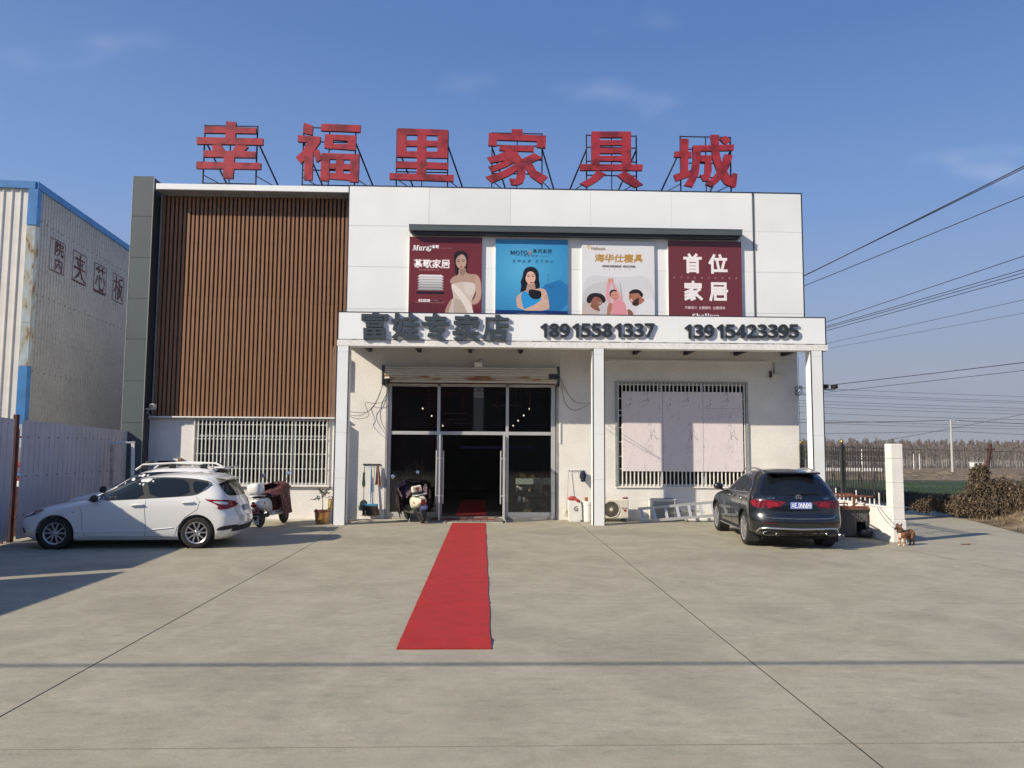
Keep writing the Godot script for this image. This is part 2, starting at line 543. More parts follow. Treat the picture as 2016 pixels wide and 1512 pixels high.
func mats() -> void:
	M.white_panel = wander(lin(0.84, 0.86, 0.855), 0.02, 1.2, 0.45, 51)
	M.white_panel2 = wander(lin(0.80, 0.82, 0.815), 0.025, 1.5, 0.45, 52)
	M.white_beam = grain(wander(lin(0.82, 0.81, 0.78), 0.05, 0.8, 0.5, 53), 0.06, 1.4)
	M.wall = grain(wander(lin(0.80, 0.775, 0.72), 0.045, 0.9, 0.85, 54), 0.05, 0.7, 6)
	M.wall_cool = grain(wander(lin(0.78, 0.765, 0.73), 0.05, 0.9, 0.85, 55), 0.05, 0.8, 6)
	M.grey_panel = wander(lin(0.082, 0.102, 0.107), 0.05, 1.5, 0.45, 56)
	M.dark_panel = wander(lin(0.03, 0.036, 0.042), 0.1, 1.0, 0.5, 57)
	M.trim = flat(lin(0.02, 0.023, 0.04), 0.5)
	M.joint = flat(lin(0.45, 0.46, 0.46), 0.8)
	M.slat = wood()
	M.rail = flat(lin(0.03, 0.028, 0.026), 0.7)
	M.concrete = concrete()
	M.gap = wander(lin(0.035, 0.032, 0.028), 0.2, 0.3, 0.95, 58)
	M.alu = wander(lin(0.55, 0.56, 0.56), 0.04, 0.5, 0.38, 59, 0.35)
	M.alu_dull = wander(lin(0.33, 0.34, 0.33), 0.1, 0.4, 0.55, 60, 0.2)
	M.steel = flat(lin(0.6, 0.6, 0.6), 0.25, 0.9)
	M.chrome = flat(lin(0.75, 0.75, 0.76), 0.12, 1.0)
	M.glass = pane(Color(0.02, 0.025, 0.03), 0.35)
	M.dark_glass = flat(lin(0.006, 0.008, 0.009), 0.03)
	M.black = flat(lin(0.012, 0.012, 0.013), 0.55)
	M.black_matt = flat(lin(0.02, 0.02, 0.02), 0.9)
	M.rubber = wander(lin(0.018, 0.018, 0.018), 0.25, 0.1, 0.85, 61)
	M.bar_white = wander(lin(0.78, 0.77, 0.70), 0.06, 0.3, 0.55, 62)
	M.red_letter = red_grid()
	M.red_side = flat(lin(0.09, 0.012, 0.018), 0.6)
	M.sign_face = flat(lin(0.047, 0.062, 0.075), 0.4)
	M.sign_side = flat(lin(0.040, 0.052, 0.064), 0.4)
	M.digit = flat(lin(0.026, 0.034, 0.040), 0.4)
	M.frame_black = flat(lin(0.02, 0.017, 0.018), 0.7)
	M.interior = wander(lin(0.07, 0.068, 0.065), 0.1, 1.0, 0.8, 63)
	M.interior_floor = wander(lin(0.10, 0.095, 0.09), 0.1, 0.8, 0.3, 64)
	M.carpet = grain(wander(lin(0.42, 0.016, 0.014), 0.08, 0.35, 0.95, 65), 0.22, 0.12, 7)
	M.brick_red = wander(lin(0.20, 0.05, 0.045), 0.25, 0.2, 0.8, 66)
	M.brick_grey = wander(lin(0.16, 0.135, 0.12), 0.25, 0.2, 0.85, 67)
	M.brick_yellow = wander(lin(0.62, 0.42, 0.16), 0.15, 0.2, 0.8, 68)
	M.rust = wander(lin(0.16, 0.055, 0.03), 0.4, 0.15, 0.9, 69)
	M.rust_dark = wander(lin(0.06, 0.022, 0.02), 0.3, 0.2, 0.9, 70)
	M.wire = flat(lin(0.015, 0.015, 0.018), 0.7)
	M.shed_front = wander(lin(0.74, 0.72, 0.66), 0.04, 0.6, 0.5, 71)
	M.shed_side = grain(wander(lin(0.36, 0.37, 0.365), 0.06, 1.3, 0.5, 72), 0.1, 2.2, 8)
	M.fence_sheet = wander(lin(0.47, 0.47, 0.50), 0.06, 0.9, 0.55, 73)
	M.blue = wander(lin(0.045, 0.20, 0.48), 0.12, 0.6, 0.5, 74)
	M.blue_worn = worn_trim()
	M.paint_red = flat(lin(0.075, 0.012, 0.018), 0.7)
	M.cream = flat(lin(0.66, 0.62, 0.52), 0.55)
	M.off_white = wander(lin(0.74, 0.73, 0.69), 0.05, 0.3, 0.6, 75)
	M.marble = marble()
	M.pot = wander(lin(0.33, 0.16, 0.045), 0.15, 0.2, 0.35, 76)
	M.pot_rim = flat(lin(0.16, 0.04, 0.02), 0.4)
	M.soil = wander(lin(0.05, 0.035, 0.025), 0.3, 0.1, 0.95, 77)
	M.leaf = wander(lin(0.035, 0.055, 0.025), 0.3, 0.1, 0.6, 78)
	M.bark = wander(lin(0.10, 0.075, 0.05), 0.3, 0.1, 0.9, 79)
	M.tin = wander(lin(0.45, 0.34, 0.14), 0.25, 0.15, 0.4, 80, 0.5)
	M.car_white = flat(lin(0.76, 0.755, 0.72), 0.35)
	M.car_white.clearcoat_enabled = true; M.car_white.clearcoat = 1.0; M.car_white.clearcoat_roughness = 0.05
	M.car_white2 = flat(lin(0.72, 0.72, 0.70), 0.35)
	M.car_white2.clearcoat_enabled = true; M.car_white2.clearcoat = 1.0; M.car_white2.clearcoat_roughness = 0.05
	M.car_black = flat(lin(0.0055, 0.0065, 0.008), 0.25)
	M.car_black.clearcoat_enabled = true; M.car_black.clearcoat = 1.0; M.car_black.clearcoat_roughness = 0.03
	M.window = flat(lin(0.010, 0.016, 0.020), 0.04)
	M.red_lamp = flat(lin(0.22, 0.006, 0.012), 0.08)
	M.red_dark = flat(lin(0.05, 0.004, 0.008), 0.1)
	M.lamp_white = flat(lin(0.62, 0.62, 0.64), 0.1)
	M.rim = flat(lin(0.50, 0.50, 0.51), 0.3, 0.7)
	M.seam = flat(lin(0.10, 0.10, 0.10), 0.8)
	M.seam_black = flat(lin(0.002, 0.002, 0.002), 0.9)
	M.mirror = flat(lin(0.85, 0.88, 0.9), 0.03, 1.0)
	M.quilt_red = quilt(lin(0.060, 0.009, 0.015), lin(0.42, 0.24, 0.22), 81)
	M.quilt_plum = quilt(lin(0.040, 0.020, 0.032), lin(0.40, 0.28, 0.30), 83)
	M.lining = wander(lin(0.055, 0.024, 0.020), 0.15, 0.2, 0.85, 85)
	M.scooter_cream = flat(lin(0.70, 0.66, 0.50), 0.25)
	M.scooter_white = flat(lin(0.72, 0.72, 0.70), 0.22)
	M.orange = flat(lin(0.35, 0.05, 0.02), 0.3)
	M.kennel = wander(lin(0.075, 0.075, 0.08), 0.12, 0.5, 0.5, 86)
	M.fence_post = flat(lin(0.015, 0.017, 0.019), 0.45)
	M.brass = flat(lin(0.50, 0.36, 0.10), 0.3, 0.8)
	M.fence_paint = flat(lin(0.022, 0.021, 0.022), 0.5)
	M.cement = grain(wander(lin(0.50, 0.47, 0.40), 0.15, 0.3, 0.9, 87), 0.2, 0.3)
	M.wheat = ground_tex(91, lin(0.016, 0.042, 0.012), lin(0.036, 0.064, 0.022), lin(0.13, 0.12, 0.055), 9.0, 0.72)
	M.dry = ground_tex(92, lin(0.10, 0.068, 0.036), lin(0.20, 0.145, 0.08), lin(0.30, 0.24, 0.15), 12.0, 0.62)
	M.road = wander(lin(0.30, 0.275, 0.225), 0.1, 1.5, 0.85, 93)
	M.trunk = flat(lin(0.29, 0.265, 0.235), 0.9)
	M.twig = flat(lin(0.17, 0.135, 0.105), 0.9)
	M.far_twig = flat(lin(0.155, 0.125, 0.10), 0.9)
	M.vine = flat(Color.WHITE, 0.9)
	M.vine.vertex_color_use_as_albedo = true
	M.grass_dry = flat(Color.WHITE, 0.9)
	M.grass_dry.vertex_color_use_as_albedo = true
	M.vertex = flat(Color.WHITE, 0.7)
	M.vertex.vertex_color_use_as_albedo = true
	M.pole = wander(lin(0.42, 0.41, 0.38), 0.08, 0.5, 0.85, 94)

func ground_tex(sd: int, c1: Color, c2: Color, c3: Color, size: float, cut: float) -> StandardMaterial3D:
	var m := StandardMaterial3D.new()
	m.albedo_texture = ntex(sd, 0.02, [[0.2, c1], [0.5, c2], [cut, c2], [minf(cut + 0.12, 1.0), c3]], 512, 5)
	m.uv1_triplanar = true; m.uv1_world_triplanar = true
	m.uv1_scale = Vector3(1.0 / size, 1.0, 1.0 / size)
	m.roughness = 0.95
	m.detail_enabled = true
	m.detail_blend_mode = BaseMaterial3D.BLEND_MODE_MUL
	m.detail_albedo = ntex(sd + 40, 0.015, [[0.25, Color(0.7, 0.7, 0.7)], [0.6, Color.WHITE]], 256, 4)
	m.detail_uv_layer = BaseMaterial3D.DETAIL_UV_2
	m.uv2_triplanar = true; m.uv2_world_triplanar = true
	m.uv2_scale = Vector3.ONE / 47.0
	return m

func red_grid() -> StandardMaterial3D:
	# red letter faces studded with rows of small lamps: a fine grid of dots
	var n := 128
	var im := Image.create(n, n, false, Image.FORMAT_RGB8)
	for y in n:
		for x in n:
			var d := Vector2(x % 16 - 7.5, y % 16 - 7.5).length()
			var q := 1.0 if d > 4.5 else 0.5
			if x % 16 == 0: q *= 0.72
			im.set_pixel(x, y, Color(0.42 * q, 0.028 * q, 0.046 * q).linear_to_srgb())
	var m := StandardMaterial3D.new()
	m.albedo_texture = ImageTexture.create_from_image(im)
	m.uv1_triplanar = true; m.uv1_world_triplanar = true
	m.uv1_scale = Vector3.ONE * 2.6
	m.roughness = 0.6
	m.detail_enabled = true
	m.detail_blend_mode = BaseMaterial3D.BLEND_MODE_MUL
	m.detail_albedo = ntex(47, 0.012, [[0.25, Color(0.72, 0.72, 0.72)], [0.6, Color.WHITE]], 256, 4)
	m.detail_uv_layer = BaseMaterial3D.DETAIL_UV_2
	m.uv2_triplanar = true; m.uv2_world_triplanar = true
	m.uv2_scale = Vector3.ONE * 0.5
	return m

func worn_trim() -> StandardMaterial3D:
	# corner flashing whose blue paint has peeled to pale zinc and rust
	var m := StandardMaterial3D.new()
	m.albedo_texture = ntex(48, 0.02, [[0.2, lin(0.20, 0.12, 0.06)], [0.3, lin(0.36, 0.34, 0.26)], [0.6, lin(0.38, 0.46, 0.50)], [0.8, lin(0.42, 0.50, 0.56)]], 256, 4)
	m.uv1_triplanar = true; m.uv1_world_triplanar = true
	m.uv1_scale = Vector3(0.6, 0.22, 0.6)
	m.roughness = 0.7
	return m

# ---------------------------------------------------------------- the scene
func _ready() -> void:
	rng.seed = 20240115
	var cam := Camera3D.new()
	cam.name = "camera"
	cam.fov = 53.185
	cam.position = v3(0.0, 2.05, 20.632)
	cam.rotation = v3(0.0833, -0.0345, 0.0061)
	cam.far = 6000.0
	cam.near = 0.05
	add_child(cam)
	cam.current = true
	var e := Environment.new()
	e.background_mode = Environment.BG_SKY
	e.sky = Sky.new()
	e.sky.sky_material = sky()
	e.background_energy_multiplier = 1.0
	e.tonemap_mode = Environment.TONE_MAPPER_LINEAR
	e.tonemap_exposure = 1.2
	e.sdfgi_enabled = true; e.ssao_enabled = true; e.ssil_enabled = true
	e.fog_enabled = true
	e.fog_density = 0.00022
	e.fog_light_color = lin(0.33, 0.35, 0.40)
	var we := WorldEnvironment.new()
	we.name = "environment"
	we.environment = e
	add_child(we)
	var sun := DirectionalLight3D.new()
	sun.name = "sun"
	sun.light_color = Color(1.0, 0.95, 0.87)
	sun.light_energy = 1.55
	sun.light_angular_distance = 0.5
	sun.shadow_enabled = true
	add_child(sun)
	sun.look_at_from_position(Vector3.ZERO, v3(1.806, -1.256, -1.0))
	mats()
	land()
	store()
	letters()
	posters()
	shed()
	fences()
	await cars()
	scooters()
	porch_things()
	shop_things()
	right_side()
	wires()
	trees()
	opposite()
	dog()

func sky() -> PanoramaSkyMaterial:
	# clear winter sky: deep blue above, grey haze low down, thin torn cirrus
	var w := 1024
	var h := 512
	var im := Image.create(w, h, false, Image.FORMAT_RGBF)
	var a := noise(5, 0.9, 5)
	var b := noise(6, 2.4, 4)
	var stops := [[-1.0, Color(0.20, 0.20, 0.20)], [-0.02, Color(0.27, 0.285, 0.325)], [0.02, Color(0.27, 0.285, 0.33)], [0.09, Color(0.285, 0.325, 0.41)], [0.18, Color(0.235, 0.325, 0.51)], [0.30, Color(0.155, 0.27, 0.525)], [0.48, Color(0.088, 0.178, 0.42)], [0.65, Color(0.07, 0.15, 0.39)], [1.0, Color(0.06, 0.14, 0.41)]]
	var sun := v3(-1.806, 1.256, 1.0).normalized()
	for y in h:
		for x in w:
			var el := PI / 2 - PI * (y + 0.5) / h
			var az := TAU * (x + 0.5) / w
			var d := v3(sin(az) * cos(el), sin(el), -cos(az) * cos(el))
			var c: Color = stops[-1][1]
			for i in stops.size() - 1:
				if d.y < stops[i + 1][0]:
					var t: float = clampf((d.y - stops[i][0]) / (stops[i + 1][0] - stops[i][0]), 0.0, 1.0)
					c = stops[i][1].lerp(stops[i + 1][1], t)
					break
			if d.y > 0.0:
				# a brighter veil towards the sun
				var g := maxf(d.dot(sun), 0.0)
				var veil := 0.28 * pow(g, 6.0) + 0.10 * pow(0.5 + 0.5 * d.dot(v3(-0.9, 0.2, 0.1).normalized()), 3.0)
				c = c.lerp(Color(0.62, 0.68, 0.78), veil)
				var p := d / (d.y + 0.25)
				var q := a.get_noise_2d(p.x * 1.1 + 7.3, p.z * 1.9 - 2.0) + 0.45 * b.get_noise_2d(p.x * 1.2 + 4.0, p.z * 2.6)
				var s := smoothstep(0.22, 0.75, q) * smoothstep(0.03, 0.2, d.y) * 0.22
				c = c.lerp(Color(0.66, 0.72, 0.80), s)
			im.set_pixel(x, y, c)
	var m := PanoramaSkyMaterial.new()
	m.panorama = ImageTexture.create_from_image(im)
	return m
var roof_glyphs := {
	"xing": [Vector2(-7.535, 9.820), [[-0.75, 1.55, 0.75, 1.53, 0.75, 1.36, -0.75, 1.35], [-0.13, 1.71, 0.16, 1.70, 0.16, 1.02, -0.13, 1.04], [-0.96, 1.22, 0.96, 1.22, 0.96, 1.02, -0.95, 1.01], [-0.52, 0.99, -0.25, 1.02, -0.10, 0.81, -0.47, 0.80], [0.17, 1.01, 0.42, 1.00, 0.54, 0.96, 0.38, 0.77, 0.08, 0.80], [-0.74, 0.83, 0.77, 0.82, 0.75, 0.63, -0.74, 0.63], [-0.16, 0.65, 0.15, 0.63, 0.13, 0.00, -0.16, 0.01], [-0.94, 0.49, 0.92, 0.48, 0.92, 0.29, -0.94, 0.28]]],
	"fu": [Vector2(-4.685, 9.780), [[-0.72, 1.76, -0.45, 1.67, -0.46, 1.39, -0.74, 1.45], [-0.89, 1.38, -0.21, 1.34, -0.24, 1.15, -0.88, 1.18], [-0.59, 1.18, -0.23, 1.17, -0.41, 0.90, -0.77, 0.52, -0.93, 0.71, -0.73, 0.90], [-0.43, 0.92, -0.42, 0.68, -0.43, 0.03, -0.67, 0.04, -0.67, 0.66], [-0.43, 0.92, -0.26, 0.96, -0.18, 0.65, -0.33, 0.58], [-0.21, 1.74, 0.94, 1.72, 0.93, 1.51, -0.22, 1.53], [-0.10, 1.43, 0.82, 1.40, 0.81, 1.22, 0.57, 1.24, 0.15, 1.26, -0.10, 1.24], [-0.11, 1.24, 0.15, 1.27, 0.15, 1.13, 0.10, 0.98, -0.11, 1.01], [0.57, 1.25, 0.81, 1.24, 0.81, 0.96, 0.57, 0.98], [-0.11, 1.13, 0.80, 1.15, 0.81, 0.96, -0.11, 1.01], [-0.19, 0.86, 0.92, 0.84, 0.92, 0.67, -0.19, 0.68], [-0.19, 0.69, 0.06, 0.70, 0.05, 0.02, -0.20, 0.03], [0.66, 0.68, 0.92, 0.68, 0.91, 0.00, 0.65, 0.01], [0.24, 0.70, 0.47, 0.69, 0.46, 0.07, 0.24, 0.07], [0.03, 0.55, 0.66, 0.54, 0.65, 0.37, 0.03, 0.39], [0.03, 0.27, 0.67, 0.25, 0.66, 0.05, 0.04, 0.09]]],
	"li": [Vector2(-1.930, 9.850), [[-0.74, 1.58, 0.76, 1.56, 0.75, 1.38, -0.74, 1.39], [-0.74, 1.40, -0.46, 1.40, -0.47, 0.71, -0.74, 0.71], [0.45, 1.39, 0.75, 1.39, 0.75, 0.70, 0.45, 0.70], [-0.15, 1.40, 0.12, 1.39, 0.13, 0.21, -0.15, 0.22], [-0.47, 1.22, 0.46, 1.22, 0.46, 1.05, -0.47, 1.04], [-0.48, 0.89, 0.46, 0.89, 0.46, 0.70, -0.48, 0.71], [-0.77, 0.58, 0.78, 0.56, 0.77, 0.36, -0.77, 0.38], [-0.94, 0.22, 0.94, 0.20, 0.93, 0.00, -0.94, 0.03]]],
	"jia": [Vector2(0.865, 9.770), [[-0.16, 1.70, 0.17, 1.70, 0.16, 1.49, -0.16, 1.51], [-0.84, 1.57, 0.86, 1.52, 0.86, 1.34, -0.84, 1.37], [-0.84, 1.57, -0.58, 1.56, -0.60, 1.18, -0.85, 1.19], [0.60, 1.53, 0.86, 1.52, 0.85, 1.14, 0.58, 1.17], [-0.52, 1.22, 0.51, 1.20, 0.50, 1.03, -0.52, 1.05], [-0.28, 1.07, 0.04, 1.01, -0.03, 0.89, -0.34, 0.74, -0.78, 0.66, -0.88, 0.83, -0.57, 0.91], [-0.21, 1.00, -0.01, 1.03, 0.17, 0.78, 0.26, 0.52, 0.25, 0.26, 0.17, 0.07, -0.01, 0.00, -0.17, 0.01, -0.22, 0.21, -0.03, 0.19, 0.02, 0.43, -0.05, 0.64], [-0.18, 0.83, -0.02, 0.72, -0.30, 0.56, -0.74, 0.38, -0.84, 0.55, -0.46, 0.67], [0.01, 0.68, 0.07, 0.48, -0.26, 0.27, -0.73, 0.06, -0.92, 0.24, -0.42, 0.42], [0.11, 0.78, 0.51, 0.99, 0.76, 0.85, 0.36, 0.66], [0.21, 0.77, 0.42, 0.74, 0.57, 0.46, 0.92, 0.27, 0.72, 0.06, 0.40, 0.28, 0.25, 0.55]]],
	"ju": [Vector2(3.675, 9.750), [[-0.59, 1.70, 0.59, 1.72, 0.59, 1.54, -0.60, 1.52], [-0.60, 1.52, -0.35, 1.53, -0.35, 0.69, -0.60, 0.69], [0.32, 1.54, 0.59, 1.55, 0.59, 0.71, 0.31, 0.70], [-0.36, 1.44, 0.33, 1.45, 0.33, 1.30, -0.36, 1.28], [-0.36, 1.20, 0.32, 1.21, 0.32, 1.05, -0.36, 1.04], [-0.36, 0.96, 0.32, 0.97, 0.32, 0.82, -0.36, 0.80], [-0.93, 0.70, 0.94, 0.72, 0.92, 0.54, -0.94, 0.51], [-0.41, 0.52, -0.16, 0.41, -0.42, 0.19, -0.73, 0.00, -0.94, 0.11, -0.65, 0.27], [0.40, 0.53, 0.66, 0.34, 0.94, 0.11, 0.69, 0.02, 0.40, 0.19, 0.17, 0.37]]],
	"cheng": [Vector2(6.495, 9.810), [[-0.74, 1.48, -0.50, 1.47, -0.53, 0.43, -0.75, 0.42], [-0.92, 1.08, -0.42, 1.08, -0.42, 0.90, -0.94, 0.91], [-0.96, 0.36, -0.69, 0.46, -0.44, 0.52, -0.45, 0.33, -0.90, 0.17], [-0.38, 1.27, 0.87, 1.33, 0.85, 1.15, -0.38, 1.09], [-0.38, 1.27, -0.12, 1.27, -0.16, 0.84, -0.21, 0.40, -0.40, 0.00, -0.65, 0.05, -0.46, 0.36, -0.38, 0.79], [-0.15, 0.98, 0.18, 0.98, 0.18, 0.79, -0.15, 0.78], [-0.01, 0.80, 0.18, 0.80, 0.18, 0.50, 0.09, 0.20, -0.08, 0.19, -0.17, 0.38, -0.03, 0.39], [0.17, 1.62, 0.42, 1.62, 0.41, 1.15, 0.50, 0.74, 0.35, 0.48, 0.21, 0.89], [0.50, 0.76, 0.71, 0.39, 0.79, 0.03, 0.58, 0.11, 0.34, 0.49], [0.71, 0.40, 0.79, 0.31, 0.83, 0.46, 0.96, 0.43, 0.91, 0.04, 0.79, 0.01, 0.72, 0.08], [0.58, 1.03, 0.83, 0.99, 0.68, 0.55, 0.42, 0.22, 0.18, 0.01, -0.01, 0.10, 0.29, 0.41, 0.49, 0.71], [0.63, 1.60, 0.77, 1.44, 0.60, 1.33, 0.43, 1.50]]],
}
var sign_glyphs := {
	"fu": [Vector2(-3.000, 4.930), [[-0.070, 0.750, 0.080, 0.750, 0.080, 0.680, -0.070, 0.680], [-0.360, 0.700, 0.360, 0.700, 0.360, 0.620, -0.360, 0.610], [-0.360, 0.620, -0.260, 0.620, -0.260, 0.520, -0.360, 0.520], [0.250, 0.620, 0.360, 0.620, 0.360, 0.520, 0.250, 0.520], [-0.240, 0.600, 0.220, 0.600, 0.220, 0.540, -0.240, 0.530], [-0.240, 0.500, 0.230, 0.510, 0.220, 0.440, -0.230, 0.440], [-0.240, 0.450, -0.140, 0.450, -0.140, 0.340, -0.230, 0.340], [0.110, 0.450, 0.230, 0.450, 0.220, 0.340, 0.110, 0.340], [-0.230, 0.410, 0.230, 0.410, 0.220, 0.340, -0.230, 0.340], [-0.300, 0.320, 0.290, 0.320, 0.290, 0.260, -0.300, 0.250], [-0.300, 0.260, -0.190, 0.260, -0.190, 0.000, -0.290, 0.000], [0.170, 0.260, 0.290, 0.260, 0.290, 0.000, 0.180, 0.000], [-0.060, 0.260, 0.040, 0.260, 0.050, 0.040, -0.050, 0.040], [-0.290, 0.210, 0.290, 0.220, 0.290, 0.160, -0.290, 0.150], [-0.290, 0.120, 0.290, 0.120, 0.290, 0.040, -0.290, 0.030]]],
	"wa": [Vector2(-2.175, 4.940), [[-0.285, 0.730, -0.175, 0.720, -0.185, 0.550, -0.225, 0.440, -0.255, 0.350, -0.245, 0.270, -0.345, 0.270, -0.315, 0.410, -0.295, 0.560], [-0.375, 0.560, -0.075, 0.560, -0.075, 0.470, -0.375, 0.470], [-0.185, 0.480, -0.085, 0.480, -0.085, 0.330, -0.115, 0.230, -0.175, 0.130, -0.265, 0.000, -0.375, 0.060, -0.265, 0.170, -0.195, 0.310], [-0.345, 0.270, -0.255, 0.280, -0.155, 0.220, -0.045, 0.160, -0.105, 0.090, -0.195, 0.150, -0.265, 0.210], [0.075, 0.720, 0.185, 0.720, 0.185, 0.360, 0.085, 0.360], [-0.055, 0.610, 0.335, 0.620, 0.335, 0.530, -0.055, 0.530], [-0.065, 0.450, 0.365, 0.450, 0.365, 0.360, -0.065, 0.360], [0.085, 0.350, 0.195, 0.350, 0.195, 0.030, 0.085, 0.030], [-0.045, 0.280, 0.335, 0.280, 0.335, 0.190, -0.045, 0.190], [-0.085, 0.120, 0.375, 0.120, 0.375, 0.020, -0.055, 0.020]]],
	"zhuan": [Vector2(-1.370, 4.920), [[-0.070, 0.740, 0.050, 0.740, 0.020, 0.550, -0.020, 0.390, -0.060, 0.360, -0.170, 0.260, -0.160, 0.340, -0.120, 0.470], [-0.290, 0.660, 0.290, 0.660, 0.290, 0.560, -0.290, 0.560], [-0.370, 0.510, 0.370, 0.510, 0.370, 0.410, -0.370, 0.410], [-0.170, 0.350, 0.270, 0.350, 0.250, 0.260, -0.170, 0.260], [0.160, 0.350, 0.270, 0.350, 0.220, 0.240, 0.120, 0.150, 0.020, 0.150], [-0.180, 0.220, -0.030, 0.190, 0.120, 0.150, 0.240, 0.080, 0.180, 0.000, 0.070, 0.050, -0.070, 0.100, -0.220, 0.120]]],
	"mai": [Vector2(-0.535, 4.910), [[-0.055, 0.730, 0.075, 0.730, 0.075, 0.540, -0.055, 0.540], [-0.315, 0.690, 0.315, 0.680, 0.315, 0.600, -0.315, 0.600], [-0.345, 0.560, 0.355, 0.560, 0.355, 0.470, -0.345, 0.470], [0.205, 0.550, 0.355, 0.550, 0.305, 0.360, 0.165, 0.400], [-0.245, 0.470, -0.035, 0.440, -0.085, 0.340, -0.245, 0.420], [-0.275, 0.400, -0.075, 0.300, -0.135, 0.260, -0.325, 0.330], [-0.015, 0.460, 0.105, 0.450, 0.095, 0.270, 0.065, 0.160, -0.025, 0.080, -0.145, 0.030, -0.285, 0.010, -0.355, 0.100, -0.205, 0.120, -0.105, 0.180, -0.035, 0.280], [-0.375, 0.290, 0.345, 0.270, 0.345, 0.190, -0.375, 0.190], [0.045, 0.200, 0.165, 0.170, 0.275, 0.110, 0.375, 0.050, 0.325, 0.000, 0.225, 0.020, 0.115, 0.080, 0.035, 0.140]]],
	"dian": [Vector2(0.245, 4.920), [[-0.005, 0.730, 0.125, 0.730, 0.155, 0.650, -0.005, 0.650], [-0.265, 0.660, 0.365, 0.650, 0.365, 0.570, -0.265, 0.570], [-0.265, 0.600, -0.165, 0.590, -0.165, 0.310, -0.205, 0.190, -0.255, 0.040, -0.365, 0.080, -0.295, 0.210, -0.265, 0.370], [0.015, 0.540, 0.115, 0.540, 0.115, 0.310, 0.015, 0.310], [0.105, 0.480, 0.365, 0.480, 0.365, 0.390, 0.105, 0.390], [-0.135, 0.330, 0.315, 0.320, 0.305, 0.230, -0.135, 0.230], [-0.135, 0.240, -0.035, 0.240, -0.035, 0.000, -0.135, 0.010], [0.195, 0.240, 0.305, 0.240, 0.305, 0.010, 0.195, 0.010], [-0.045, 0.140, 0.205, 0.140, 0.205, 0.060, -0.045, 0.060]]],
}

# ---------------------------------------------------------------- ground, fields, road
func lerp_table(t: Array, x: float) -> float:
	if x <= t[0][0]: return t[0][1]
	for i in t.size() - 1:
		if x <= t[i + 1][0]: return lerpf(t[i][1], t[i + 1][1], (x - t[i][0]) / (t[i + 1][0] - t[i][0]))
	return t[-1][1]

# height of the open land, by its distance behind the facade line
func land_y(z: float) -> float:
	return lerp_table([[-3000.0, -5.0], [-600.0, -4.4], [-250.0, -3.95], [-230.0, -3.8], [-150.0, -2.75], [-106.0, -2.05], [-75.0, -1.35], [-50.0, -0.80], [-13.0, -0.12], [-5.0, -0.06], [0.0, -0.06]], z)

func sheet(xs: Array, zs: Array, h) -> MB:
	var b := MB.new()
	var p := []
	for z in zs:
		var r := []
		for x in xs: r.append(v3(x, h.call(x, z), z))
		p.append(r)
	for i in zs.size() - 1:
		for j in xs.size() - 1:
			b.quad(p[i + 1][j], p[i + 1][j + 1], p[i][j + 1], p[i][j])
	b.smooth(0, 60)
	return b

func span(a: float, b: float, n: int) -> Array:
	var r := []
	for i in n + 1: r.append(a + (b - a) * i / n)
	return r

